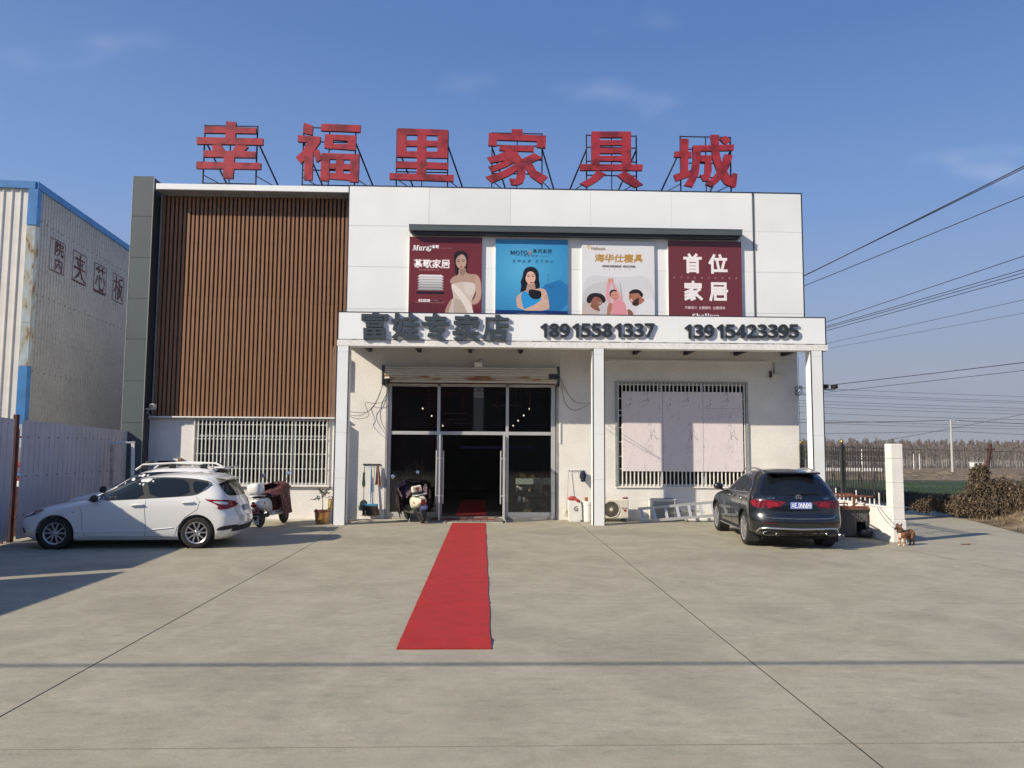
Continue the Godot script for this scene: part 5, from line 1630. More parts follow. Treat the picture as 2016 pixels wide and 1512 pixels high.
func soft(a: Array, n := 2) -> PackedVector2Array:
	var p := P(a)
	for k in n:
		var q := PackedVector2Array()
		for i in p.size():
			var b := p[(i + 1) % p.size()]
			q.append(p[i].lerp(b, 0.22)); q.append(p[i].lerp(b, 0.78))
		p = q
	return p

# the skin with its wheel arches cut out
func cut_body(k: Hull, axles: Array, r: float, wide: float, yc: float) -> MB:
	var b := MB.new()
	k.loft(b, 64, 44)
	var body := CSGMesh3D.new()
	body.mesh = b.mesh()
	var top := CSGCombiner3D.new()
	top.add_child(body)
	for x in axles:
		for s: float in [-1.0, 1.0]:
			var c := CSGCylinder3D.new()
			c.radius = r; c.height = 0.46; c.sides = 40
			c.operation = CSGShape3D.OPERATION_SUBTRACTION
			c.transform = Transform3D(Basis(Vector3.RIGHT, PI / 2), v3(x, yc, s * (wide - 0.08)))
			top.add_child(c)
	add_child(top)
	for i in 2: await get_tree().process_frame
	var m := top.bake_static_mesh()
	remove_child(top)
	top.free()
	var o := MB.new()
	for f in m.get_surface_count():
		var a := m.surface_get_arrays(f)
		var v: PackedVector3Array = a[Mesh.ARRAY_VERTEX]
		var idx = a[Mesh.ARRAY_INDEX]
		if idx == null or idx.size() == 0: idx = range(v.size())
		for i in range(0, idx.size(), 3):
			o.tri(v[idx[i]], v[idx[i + 2]], v[idx[i + 1]])
	o.smooth(0, 38)
	return o

func car_wheel(r: float, rim_r: float, w: float, kind: int) -> Array:
	var tyre := MB.new()
	var t := Transform3D(Basis(Vector3.RIGHT, PI / 2), Vector3.ZERO)
	var h := w / 2
	tyre.lathe([Vector2(rim_r, -h * 0.9), Vector2(r - 0.045, -h), Vector2(r - 0.012, -h * 0.82), Vector2(r, -h * 0.6), Vector2(r, h * 0.6), Vector2(r - 0.012, h * 0.82), Vector2(r - 0.045, h), Vector2(rim_r, h * 0.9), Vector2(rim_r - 0.012, h * 0.7), Vector2(rim_r - 0.012, -h * 0.7)], t, 44)
	var rim := MB.new()
	rim.lathe([Vector2(rim_r - 0.025, h * 0.35), Vector2(rim_r - 0.02, h * 0.8), Vector2(rim_r, h * 0.92), Vector2(rim_r + 0.006, h * 0.8), Vector2(rim_r - 0.011, h * 0.5)], t, 44)
	rim.lathe([Vector2(0.0, h * 0.78), Vector2(0.032, h * 0.78), Vector2(0.045, h * 0.7), Vector2(0.062, h * 0.5)], t, 20)
	var back := MB.new()
	back.lathe([Vector2(0.0, h * 0.12), Vector2(rim_r - 0.012, h * 0.12)], t, 32)
	back.lathe([Vector2(0.0, h * 0.24), Vector2(rim_r * 0.62, h * 0.24), Vector2(rim_r * 0.62, h * 0.12)], t, 28)
	for i in 5:
		var a := TAU * i / 5 + 0.2
		var tw := [[-0.16, -0.30], [0.16, 0.30]] if kind == 0 else [[-0.1, -0.2], [0.1, 0.2]]
		for q in tw:
			var a0: float = a + q[0]
			var a1: float = a + q[1] + (0.12 if kind == 0 else 0.0)
			var p0 := v3(cos(a0) * 0.045, sin(a0) * 0.045, h * 0.66)
			var p1 := v3(cos(a1) * (rim_r - 0.012), sin(a1) * (rim_r - 0.012), h * 0.74)
			rim.bar(p0, p1, 0.026 if kind == 0 else 0.02, 0.03, Vector3.BACK)
		if kind == 1:
			var p := v3(cos(a) * rim_r * 0.62, sin(a) * rim_r * 0.62, h * 0.68)
			rim.bar(v3(cos(a) * 0.05, sin(a) * 0.05, h * 0.66), p, 0.03, 0.03, Vector3.BACK)
	return [tyre.mesh(), rim.mesh(), back.mesh()]

func add_wheels(car: Node3D, axles: Array, track: float, r: float, rim_r: float, w: float, kind: int) -> void:
	var m := car_wheel(r, rim_r, w, kind)
	for x in axles:
		for s: float in [-1.0, 1.0]:
			var o := put("wheel", m[0], M.rubber, car, v3(x, r, s * track), Basis() if s > 0 else Basis(Vector3.UP, PI))
			put("rim", m[1], M.rim, o)
			put("brake_disc", m[2], M.black, o)
	var b := MB.new()
	for x in axles:
		for s: float in [-1.0, 1.0]:
			b.lathe([Vector2(r + 0.05, -0.13), Vector2(r + 0.05, 0.09)], Transform3D(Basis(Vector3.RIGHT, PI / 2), v3(x, r + 0.015, s * (track - 0.06))), 28)
	b.bb(axles[1] - 0.55, axles[0] + 0.5, 0.20, 0.24, -track + 0.15, track - 0.15)
	put("wheel_well", b, M.black_matt, car)

func plate(car: Node, at: Vector3, basis: Basis, bg: Color, rows: Array, w := 0.44, h := 0.14) -> void:
	var b := MB.new()
	b.rbox(Vector3.ZERO, v3(w, h, 0.008), 0.003)
	var o := put("number_plate", b, flat(bg, 0.35), car, at, basis)
	var e := MB.new()
	for q in [[-w / 2 + 0.008, w / 2 - 0.008, h / 2 - 0.012, h / 2 - 0.008], [-w / 2 + 0.008, w / 2 - 0.008, -h / 2 + 0.008, -h / 2 + 0.012]]: e.bb(q[0], q[1], q[2], q[3], 0.0042, 0.0052)
	for q in [-w / 2 + 0.008, w / 2 - 0.012]: e.bb(q, q + 0.004, -h / 2 + 0.012, h / 2 - 0.012, 0.0042, 0.0052)
	for r in rows:
		var z := 0.0045
		if strokes.has(r[0]):
			for l in stroke_lines(r[0]):
				for i in l.size() - 1:
					var p := v3(r[1] + l[i].x * r[3] * 0.62, r[2] + r[3] * (1.0 - l[i].y), z)
					var q := v3(r[1] + l[i + 1].x * r[3] * 0.62, r[2] + r[3] * (1.0 - l[i + 1].y), z)
					e.bar(p, q, r[3] * 0.10, 0.002, Vector3.BACK)
					z += 0.0001
	put("border", e, flat(Color(0.92, 0.94, 0.97), 0.4), o)
	for r in rows:
		if not strokes.has(r[0]):
			var tm := words(r[0], r[3], 0.002, "Droid Sans", 700)
			var bx := tm.get_aabb()
			put("lettering", tm, flat(Color(0.92, 0.94, 0.97), 0.4), o, v3(r[1] + bx.size.x * 0.5 * r[4], r[2] - bx.position.y, 0.0056), Basis.from_scale(v3(r[4], 1, 1)))

func cars() -> void:
	await white_hatchback()
	await white_crossover()
	await black_suv()

func white_hatchback() -> void:
	var c := thing("parked_car", "white hatchback parked nose first against the sheet fence, half in its shade", "car", v3(-7.19, 0.0, 4.05), PI + 0.068, "parked cars")
	var k := Hull.new()
	k.rf = 0.62; k.rr = 0.42
	k.rows = [[0.17, 2.02, -1.96, 0.78], [0.24, 2.12, -2.07, 0.845], [0.36, 2.18, -2.15, 0.87], [0.50, 2.20, -2.18, 0.882], [0.62, 2.16, -2.17, 0.886], [0.70, 2.06, -2.13, 0.886], [0.77, 1.88, -2.10, 0.884], [0.84, 1.66, -2.08, 0.880], [0.90, 1.38, -2.06, 0.872], [0.95, 1.12, -2.04, 0.864], [0.99, 0.90, -2.02, 0.852], [1.04, 0.76, -2.00, 0.832], [1.12, 0.58, -1.965, 0.792], [1.20, 0.42, -1.915, 0.752], [1.28, 0.25, -1.86, 0.71], [1.35, 0.07, -1.80, 0.668], [1.40, -0.08, -1.76, 0.63], [1.44, -0.26, -1.71, 0.575], [1.475, -0.50, -1.58, 0.48], [1.495, -0.75, -1.35, 0.34], [1.503, -0.9, -1.2, 0.18]]
	var axles := [1.35, -1.35]
	put("body", await cut_body(k, axles, 0.365, 0.86, 0.315), M.car_white, c)
	add_wheels(c, axles, 0.765, 0.315, 0.215, 0.205, 0)
	for s: int in [1, -1]:
		put("window_surround", patch(k, soft([0.86, 0.945, 0.70, 1.0, 0.30, 1.235, 0.0, 1.352, -0.25, 1.40, -0.75, 1.415, -1.25, 1.385, -1.52, 1.335, -1.60, 1.27, -1.45, 1.145, -1.30, 1.055, -0.9, 1.025, 0.3, 0.955], 1), s, 0.004), M.black, c)
		put("side_window", patch(k, soft([0.60, 0.985, 0.28, 1.205, 0.02, 1.31, -0.18, 1.355, -0.32, 0.995, 0.4, 0.97], 1), s, 0.008), M.window, c)
		put("side_window", patch(k, soft([-0.44, 1.0, -0.30, 1.375, -0.72, 1.385, -1.10, 1.355, -1.20, 1.055], 1), s, 0.008), M.window, c)
		put("side_window", patch(k, soft([-1.28, 1.075, -1.18, 1.345, -1.48, 1.30, -1.535, 1.255, -1.42, 1.155], 1), s, 0.008), M.window, c)
		var ch := outline(k, P([-1.50, 1.315, -1.57, 1.27, -1.44, 1.155]), s, 0.010, 0.012)
		put("chrome_strip", ch, M.chrome, c)
		for l in [[0.92, 0.90, 0.84, 0.70, 0.83, 0.42, 0.80, 0.27, 0.62, 0.245, -0.85, 0.245], [-0.36, 0.98, -0.34, 0.80, -0.37, 0.5, -0.36, 0.25], [-1.31, 1.04, -1.40, 0.94, -1.36, 0.78, -1.12, 0.62, -0.98, 0.42, -0.93, 0.25], [2.05, 0.66, 1.74, 0.66, 1.60, 0.71]]:
			put("door_seam", outline(k, P(l), s, 0.0005, 0.0035), M.seam, c)
		put("sill_crease", outline(k, P([0.95, 0.34, -0.3, 0.36, -0.9, 0.42]), s, 0.0, 0.012), M.car_white, c)
		for x in [-0.20, -1.17]:
			var h := MB.new()
			var a := k.on(Vector2(x + 0.11, 0.86 + (0.05 if x < -0.5 else 0.0)), s, 0.028)
			var d := k.on(Vector2(x - 0.11, 0.87 + (0.05 if x < -0.5 else 0.0)), s, 0.028)
			h.tube([a - v3(0, 0, s * 0.03), a, (a + d) / 2 + v3(0, 0.004, s * 0.006), d, d - v3(0, 0, s * 0.03)], 0.016, 8)
			h.ball((a + d) / 2 - v3(0, 0, s * 0.03), v3(0.07, 0.028, 0.008), 10)
			put("door_handle", h, M.car_white, c)
		var mr := MB.new()
		var mp := v3(0.60, 1.0, s * 0.95)
		mr.ball(mp, v3(0.07, 0.075, 0.11), 14)
		mr.tube([mp - v3(0, 0.04, s * 0.05), v3(0.66, 0.94, s * 0.83)], 0.025, 6)
		put("wing_mirror", mr, M.black, c)
		var hl := patch(k, soft([2.06, 0.60, 2.02, 0.70, 1.62, 0.785, 1.58, 0.755, 1.80, 0.66], 1), s, 0.006, 0.05)
		put("headlight", hl, M.window, c)
		put("headlight_lens", patch(k, soft([2.02, 0.62, 1.97, 0.69, 1.76, 0.735, 1.86, 0.66], 1), s, 0.010, 0.05), M.lamp_white, c)
		put("tail_light", patch(k, soft([-1.46, 0.985, -1.62, 0.975, -1.98, 0.955, -2.06, 0.84, -1.93, 0.775, -1.74, 0.78, -1.77, 0.86], 1), s, 0.008, 0.05), M.red_lamp, c)
		put("tail_light_lens", patch(k, soft([-1.62, 0.945, -1.90, 0.925, -1.93, 0.87, -1.80, 0.872], 1), s, 0.013, 0.05), M.lamp_white, c)
		put("bumper_trim", patch(k, soft([-1.72, 0.36, -1.82, 0.44, -2.10, 0.47, -2.10, 0.41, -1.90, 0.36], 1), s, 0.008, 0.05), M.black, c)
		put("fog_slot", patch(k, soft([2.02, 0.30, 2.10, 0.42, 1.98, 0.42, 1.92, 0.32], 1), s, 0.007, 0.05), M.black, c)
		var ind := MB.new()
		ind.ball(k.on(Vector2(1.0, 0.74), s, 0.002), v3(0.035, 0.015, 0.008), 10)
		put("side_indicator", ind, M.chrome, c)
	put("windscreen", patch(k, P([-0.66, 1.05, 0.66, 1.05, 0.52, 1.36, -0.52, 1.36]), 3, 0.006), M.window, c)
	put("rear_window", patch(k, soft([-0.62, 1.34, 0.62, 1.34, 0.69, 1.08, 0.60, 1.03, -0.60, 1.03, -0.69, 1.08], 1), 2, 0.006), M.window, c)
	put("rear_light", patch(k, P([-0.80, 0.80, -0.80, 0.93, -0.56, 0.92, -0.56, 0.82]), 2, 0.008), M.red_lamp, c)
	put("rear_light", patch(k, P([0.80, 0.80, 0.80, 0.93, 0.56, 0.92, 0.56, 0.82]), 2, 0.008), M.red_lamp, c)
	put("rear_bumper_trim", patch(k, P([-0.74, 0.33, 0.74, 0.33, 0.74, 0.44, -0.74, 0.44]), 2, 0.008), M.black, c)
	put("tailgate_seam", outline(k, P([-0.62, 1.40, -0.72, 1.05, -0.60, 0.80, -0.58, 0.62, 0.58, 0.62, 0.60, 0.80, 0.72, 1.05, 0.62, 1.40]), 2, 0.0005, 0.004), M.seam, c)
	var sp := MB.new()
	var prev := []
	for i in 15:
		var z := -0.60 + 1.2 * i / 14.0
		var q := absf(z) / 0.60
		var back := -1.93 + 0.10 * q * q
		var y := 1.425 - 0.03 * q * q
		var cur := [v3(-1.58, y + 0.018, z), v3(back, y - 0.028, z), v3(back + 0.02, y - 0.05, z), v3(-1.60, y - 0.05, z)]
		if prev.size():
			for m in 3: sp.quad(prev[m + 1], prev[m], cur[m], cur[m + 1])
		prev = cur
	sp.smooth(0, 40)
	put("roof_spoiler", sp, M.car_white, c)
	var fin := MB.new()
	fin.prism(P([0.0, 0.0, -0.19, 0.0, -0.17, 0.065, -0.10, 0.06]), -0.02, 0.02, Transform3D(Basis(), v3(-1.14, 1.475, 0)))
	put("roof_aerial", fin, M.car_white, c)
	plate(c, k.on(Vector2(0, 0.76), 2, 0.02), Basis(v3(0, 0, 1), v3(0, 1, 0), v3(-1, 0, 0)), Color(0.55, 0.58, 0.72), [])
	for z in [-0.55, -0.48]:
		var rf := MB.new()
		rf.box(k.on(Vector2(z, 0.56), 2, 0.006), v3(0.006, 0.09, 0.025))
		put("reflector", rf, M.off_white, c)

func white_crossover() -> void:
	var c := thing("parked_car", "small white crossover with roof rails parked behind the white hatchback", "car", v3(-7.74, 0.0, 2.28), PI + 0.03, "parked cars")
	var k := Hull.new()
	k.rf = 0.55; k.rr = 0.40
	k.rows = [[0.20, 1.70, -1.70, 0.74], [0.30, 1.80, -1.80, 0.81], [0.50, 1.85, -1.84, 0.835], [0.70, 1.82, -1.84, 0.84], [0.85, 1.66, -1.82, 0.838], [0.95, 1.35, -1.80, 0.83], [1.02, 1.02, -1.79, 0.81], [1.10, 0.84, -1.775, 0.78], [1.25, 0.58, -1.74, 0.72], [1.40, 0.28, -1.69, 0.66], [1.48, 0.08, -1.65, 0.61], [1.54, -0.15, -1.60, 0.54], [1.575, -0.4, -1.45, 0.42], [1.59, -0.7, -1.2, 0.22]]
	var axles := [1.2, -1.2]
	put("body", await cut_body(k, axles, 0.36, 0.82, 0.31), M.car_white2, c)
	add_wheels(c, axles, 0.72, 0.31, 0.20, 0.19, 0)
	for s: int in [1, -1]:
		put("side_window", patch(k, soft([0.62, 1.06, 0.18, 1.38, -0.1, 1.46, -1.2, 1.47, -1.48, 1.38, -1.45, 1.10], 1), s, 0.006), M.window, c)
		put("tail_light", patch(k, soft([-1.62, 1.08, -1.78, 1.06, -1.76, 0.84, -1.64, 0.84], 1), s, 0.008, 0.05), M.red_lamp, c)
		var r := MB.new()
		r.tube([v3(0.2, 1.50, s * 0.52), v3(0.05, 1.62, s * 0.52), v3(-0.6, 1.66, s * 0.51), v3(-1.25, 1.64, s * 0.50), v3(-1.5, 1.52, s * 0.50)], 0.026, 6)
		put("roof_rail", r, M.off_white, c)
		var rb := MB.new()
		for x in [0.02, -0.6, -1.3]:
			rb = MB.new()
			rb.rbox(v3(x, 1.585, s * 0.515), v3(0.16, 0.12, 0.04), 0.02)
			put("rail_foot", rb, M.black, c)
	var bx := MB.new()
	bx.tube([v3(0.32, 1.50, 0.2), v3(0.25, 1.64, 0.25), v3(0.12, 1.66, 0.3)], 0.06, 8)
	put("roof_lamp", bx, M.black, c)
	put("windscreen", patch(k, P([-0.62, 1.10, 0.62, 1.10, 0.50, 1.42, -0.50, 1.42]), 3, 0.006), M.window, c)
	put("rear_window", patch(k, soft([-0.56, 1.52, 0.56, 1.52, 0.66, 1.14, 0.60, 1.07, -0.60, 1.07, -0.66, 1.14], 1), 2, 0.006), M.window, c)
	# linear sticker on the rear glass
	var st := MB.new()
	for i in 9:
		var y := 1.12 + i * 0.04
		for w in [[-0.55, -0.30], [-0.26, -0.02], [0.03, 0.28], [0.32, 0.55]]:
			var up := 0.05 if int(w[0] * 4.0 + 8.0) % 2 else -0.05
			st.bar(k.on(Vector2(w[0] * 0.98, y), 2, 0.011), k.on(Vector2(w[1] * 0.98, y + up), 2, 0.011), 0.008, 0.003, Vector3.LEFT)
	put("sticker", st, M.alu, c)
	var sp := MB.new()
	sp.rbox(v3(-1.66, 1.555, 0), v3(0.24, 0.05, 1.05), 0.02)
	put("roof_spoiler", sp, M.car_white2, c)
	var bl := MB.new()
	bl.box(v3(-1.785, 1.55, 0), v3(0.01, 0.025, 0.3))
	put("brake_light", bl, M.red_dark, c)
	# its near wing mirror stands out past the tail of the hatchback
	var mr := MB.new()
	mr.ball(v3(0.72, 1.08, 0.92), v3(0.07, 0.08, 0.11), 12)
	mr.ball(v3(0.72, 1.08, -0.92), v3(0.07, 0.08, 0.11), 12)
	put("wing_mirror", mr, M.black, c)

func black_suv() -> void:
	var c := thing("parked_car", "glossy black sport utility vehicle parked rear on before the barred window", "car", v3(6.69, 0.0, 2.62), PI / 2 - 0.095, "parked cars")
	var k := Hull.new()
	k.rf = 0.62; k.rr = 0.46
	k.pr = 2.3
	k.rows = [[0.24, 2.08, -2.10, 0.84], [0.32, 2.20, -2.28, 0.90], [0.42, 2.26, -2.375, 0.925], [0.55, 2.28, -2.40, 0.938], [0.66, 2.28, -2.375, 0.945], [0.74, 2.26, -2.345, 0.945], [0.85, 2.14, -2.33, 0.944], [0.93, 1.90, -2.32, 0.938], [0.99, 1.60, -2.305, 0.930], [1.04, 1.26, -2.285, 0.918], [1.08, 1.00, -2.26, 0.902], [1.13, 0.80, -2.225, 0.872], [1.22, 0.60, -2.15, 0.822], [1.32, 0.38, -2.06, 0.772], [1.42, 0.15, -1.97, 0.722], [1.50, -0.06, -1.895, 0.672], [1.56, -0.28, -1.83, 0.61], [1.60, -0.52, -1.74, 0.52], [1.628, -0.78, -1.56, 0.38], [1.64, -0.95, -1.35, 0.2]]
	var axles := [1.437, -1.437]
	put("body", await cut_body(k, axles, 0.415, 0.92, 0.365), M.car_black, c)
	add_wheels(c, axles, 0.825, 0.358, 0.255, 0.235, 1)
	for s: int in [1, -1]:
		put("side_window", patch(k, soft([0.68, 1.13, 0.40, 1.275, 0.10, 1.40, -0.12, 1.44, -0.26, 1.445, -0.26, 1.115, 0.3, 1.105], 1), s, 0.005), M.dark_glass, c)
		put("side_window", patch(k, soft([-0.33, 1.12, -0.33, 1.45, -0.8, 1.46, -1.18, 1.43, -1.18, 1.135], 1), s, 0.005), M.dark_glass, c)
		put("side_window", patch(k, soft([-1.25, 1.14, -1.25, 1.425, -1.50, 1.385, -1.64, 1.30, -1.70, 1.21, -1.66, 1.15], 1), s, 0.005), M.dark_glass, c)
		put("chrome_strip", outline(k, P([0.72, 1.115, 0.3, 1.095, -0.4, 1.105, -1.2, 1.12, -1.70, 1.14, -1.75, 1.20, -1.68, 1.32, -1.50, 1.42, -1.15, 1.475, -0.5, 1.49, -0.1, 1.475, 0.12, 1.43]), s, 0.006, 0.009), M.chrome, c)
		for l in [[1.02, 0.98, 0.92, 0.8, 0.92, 0.42, 0.75, 0.33, -0.9, 0.33], [-0.30, 1.09, -0.27, 0.8, -0.28, 0.34], [-1.24, 1.11, -1.34, 1.0, -1.20, 0.80, -1.0, 0.6, -0.95, 0.36]]:
			put("door_seam", outline(k, P(l), s, 0.0005, 0.004), M.seam_black, c)
		put("shoulder_crease", outline(k, P([0.9, 0.93, -0.4, 0.965, -1.5, 0.985]), s, -0.004, 0.012, false, 8), M.car_black, c)
		for x in [-0.05, -1.10]:
			var h := MB.new()
			var a := k.on(Vector2(x + 0.12, 0.985), s, 0.03)
			var d := k.on(Vector2(x - 0.12, 0.99), s, 0.03)
			h.tube([a - v3(0, 0, s * 0.03), a, d, d - v3(0, 0, s * 0.03)], 0.015, 8)
			put("door_handle", h, M.chrome if x < 0 else M.chrome, c)
		var mr := MB.new()
		var mp := v3(0.72, 1.16, s * 1.02)
		mr.ball(mp, v3(0.09, 0.085, 0.12), 16)
		mr.tube([mp - v3(0.0, 0.06, s * 0.06), v3(0.74, 1.07, s * 0.9)], 0.03, 6)
		put("wing_mirror", mr, M.car_black, c)
		put("tail_light", patch(k, soft([-1.98, 1.0, -2.30, 1.005, -2.30, 0.84, -2.12, 0.855, -2.04, 0.90], 1), s, 0.006, 0.05), M.red_lamp, c)
		put("arch_trim", _arch(k, axles, s), M.black, c)
		var st := MB.new()
		st.rbox(v3(0.0, 0.30, s * 0.90), v3(1.75, 0.035, 0.13), 0.01)
		put("side_step", st, M.steel, c)
		var rib := MB.new()
		for i in 26: rib.box(v3(-0.82 + i * 0.066, 0.319, s * 0.90), v3(0.02, 0.004, 0.09))
		put("step_tread", rib, M.black, c)
		var rr := MB.new()
		rr.tube([v3(-0.1, 1.54, s * 0.60), v3(-0.3, 1.605, s * 0.60), v3(-1.0, 1.645, s * 0.57), v3(-1.5, 1.615, s * 0.545), v3(-1.72, 1.54, s * 0.55)], 0.016, 8)
		put("roof_rail", rr, M.steel, c)
		var z: float = s * 0.745
		put("tail_light_lens", patch(k, soft([z - s * 0.10, 0.87, z - s * 0.10, 0.985, z - s * 0.33, 0.965, z - s * 0.36, 0.88], 1), 2, 0.008, 0.05), M.red_lamp, c)
		put("tail_light_frame", patch(k, soft([z + s * 0.12, 0.845, z + s * 0.12, 1.005, z - s * 0.37, 0.985, z - s * 0.41, 0.86], 1), 2, 0.005, 0.05), M.red_dark, c)
		var mk := MB.new()
		for q in [[0.905, 0.90], [0.945, 0.94]]: mk.bar(k.on(Vector2(z + s * 0.05, q[0]), 2, 0.012), k.on(Vector2(z - s * 0.31, q[1]), 2, 0.012), 0.008, 0.004, Vector3.LEFT)
		put("light_strip", mk, flat(lin(0.45, 0.03, 0.04), 0.2), c)
		put("reflector", patch(k, P([s * 0.72, 0.535, s * 0.44, 0.53, s * 0.44, 0.555, s * 0.72, 0.565]), 2, 0.006, 0.06), M.red_dark, c)
		var ex := MB.new()
		ex.lathe([Vector2(0.062, 0.0), Vector2(0.070, 0.012), Vector2(0.078, 0.0), Vector2(0.078, -0.07)], Transform3D(Basis(v3(0, 0, 1.9), v3(-1, 0, 0), v3(0, -0.62, 0)), v3(-2.405, 0.345, s * 0.63)), 24)
		put("exhaust_tip", ex, M.chrome, c)
		var eb := MB.new()
		eb.lathe([Vector2(0.0, -0.02), Vector2(0.063, -0.02)], Transform3D(Basis(v3(0, 0, 1.9), v3(-1, 0, 0), v3(0, -0.62, 0)), v3(-2.405, 0.345, s * 0.63)), 24)
		put("exhaust_pipe", eb, M.black_matt, c)
	put("windscreen", patch(k, P([-0.70, 1.14, 0.70, 1.14, 0.54, 1.48, -0.54, 1.48]), 3, 0.006), M.dark_glass, c)
	put("rear_window", patch(k, soft([-0.55, 1.50, 0.55, 1.50, 0.73, 1.16, 0.68, 1.105, -0.68, 1.105, -0.73, 1.16], 1), 2, 0.006), M.dark_glass, c)
	put("tailgate_seam", outline(k, P([-0.60, 1.54, -0.80, 1.10, -0.70, 0.86, -0.62, 0.70, -0.58, 0.645, 0.58, 0.645, 0.62, 0.70, 0.70, 0.86, 0.80, 1.10, 0.60, 1.54]), 2, 0.0005, 0.005), M.seam_black, c)
	put("chrome_sill", outline(k, P([-0.76, 0.74, -0.72, 0.665, -0.60, 0.648, 0.0, 0.638, 0.60, 0.648, 0.72, 0.665, 0.76, 0.74]), 2, 0.005, 0.007), M.chrome, c)
	put("bumper_trim", patch(k, P([-0.72, 0.30, 0.72, 0.30, 0.76, 0.42, -0.76, 0.42]), 2, 0.006), M.black, c)
	put("chrome_skid", outline(k, P([-0.82, 0.36, -0.78, 0.425, -0.66, 0.445, 0.0, 0.432, 0.66, 0.445, 0.78, 0.425, 0.82, 0.36]), 2, 0.008, 0.020, false, 8), M.steel, c)
	var fn := MB.new()
	for z in [-0.38, -0.13, 0.13, 0.38]: fn.box(k.on(Vector2(z, 0.35), 2, 0.012), v3(0.05, 0.10, 0.014))
	put("diffuser_fin", fn, M.black, c)
	plate(c, k.on(Vector2(0.03, 0.905), 2, 0.016), Basis(v3(0, 0, 1), v3(-0.05, 1, 0).normalized(), v3(-1, -0.05, 0).normalized()), Color8(20, 60, 172), [["苏", -0.200, -0.048, 0.096, 1.0], ["E", -0.135, -0.048, 0.098, 0.75], ["·", -0.083, -0.048, 0.098, 0.8], ["0", -0.060, -0.048, 0.098, 0.72], ["N", -0.008, -0.048, 0.098, 0.68], ["N", 0.046, -0.048, 0.098, 0.68], ["9", 0.100, -0.048, 0.098, 0.72], ["9", 0.152, -0.048, 0.098, 0.72]])
	# round emblem: a ring with a three armed star
	var em := MB.new()
	var ec := k.on(Vector2(0, 1.065), 2, 0.014)
	var ring := []
	for i in 25: ring.append(ec + v3(0, cos(TAU * i / 24) * 0.052, sin(TAU * i / 24) * 0.052))
	em.tube(ring, 0.006, 6)
	for i in 3: em.bar(ec, ec + v3(0, cos(TAU * i / 3) * 0.048, sin(TAU * i / 3) * 0.048), 0.012, 0.008, Vector3.LEFT)
	put("emblem", em, M.chrome, c)
	var wp := MB.new()
	wp.tube([k.on(Vector2(0.0, 1.125), 2, 0.025), k.on(Vector2(0.25, 1.145), 2, 0.02), k.on(Vector2(0.42, 1.145), 2, 0.016)], 0.011, 6)
	put("rear_wiper", wp, M.black, c)
	var bs := Basis(v3(0, 0, 1), v3(0.25, 1, 0).normalized(), v3(-1, 0.25, 0).normalized())
	put("badge", words("GLC 260 L", 0.03, 0.004, "Droid Sans", 700), M.chrome, c, k.on(Vector2(-0.52, 1.045), 2, 0.008), bs)
	put("badge", words("4MATIC", 0.026, 0.004, "Droid Sans", 700), M.chrome, c, k.on(Vector2(0.56, 1.045), 2, 0.008), bs)
	var sp := MB.new()
	sp.rbox(v3(-1.86, 1.575, 0), v3(0.30, 0.04, 1.10), 0.018, Basis(Vector3.BACK, 0.12))
	put("roof_spoiler", sp, M.car_black, c)
	var fl := MB.new()
	for s: float in [-1.0, 1.0]: fl.box(v3(-1.83, 0.22, s * 0.82), v3(0.02, 0.20, 0.22), Basis(Vector3.BACK, 0.2))
	put("mud_flap", fl, M.black_matt, c)

func _arch(k: Hull, axles: Array, s: int) -> MB:
	var b := MB.new()
	for x in axles:
		var q := []
		for i in 19:
			var a := PI * (0.02 + 0.96 * i / 18.0)
			q.append(k.on(Vector2(x + cos(a) * 0.425, 0.365 + sin(a) * 0.425), s, 0.004))
		b.tube(q, 0.014, 6)
	return b

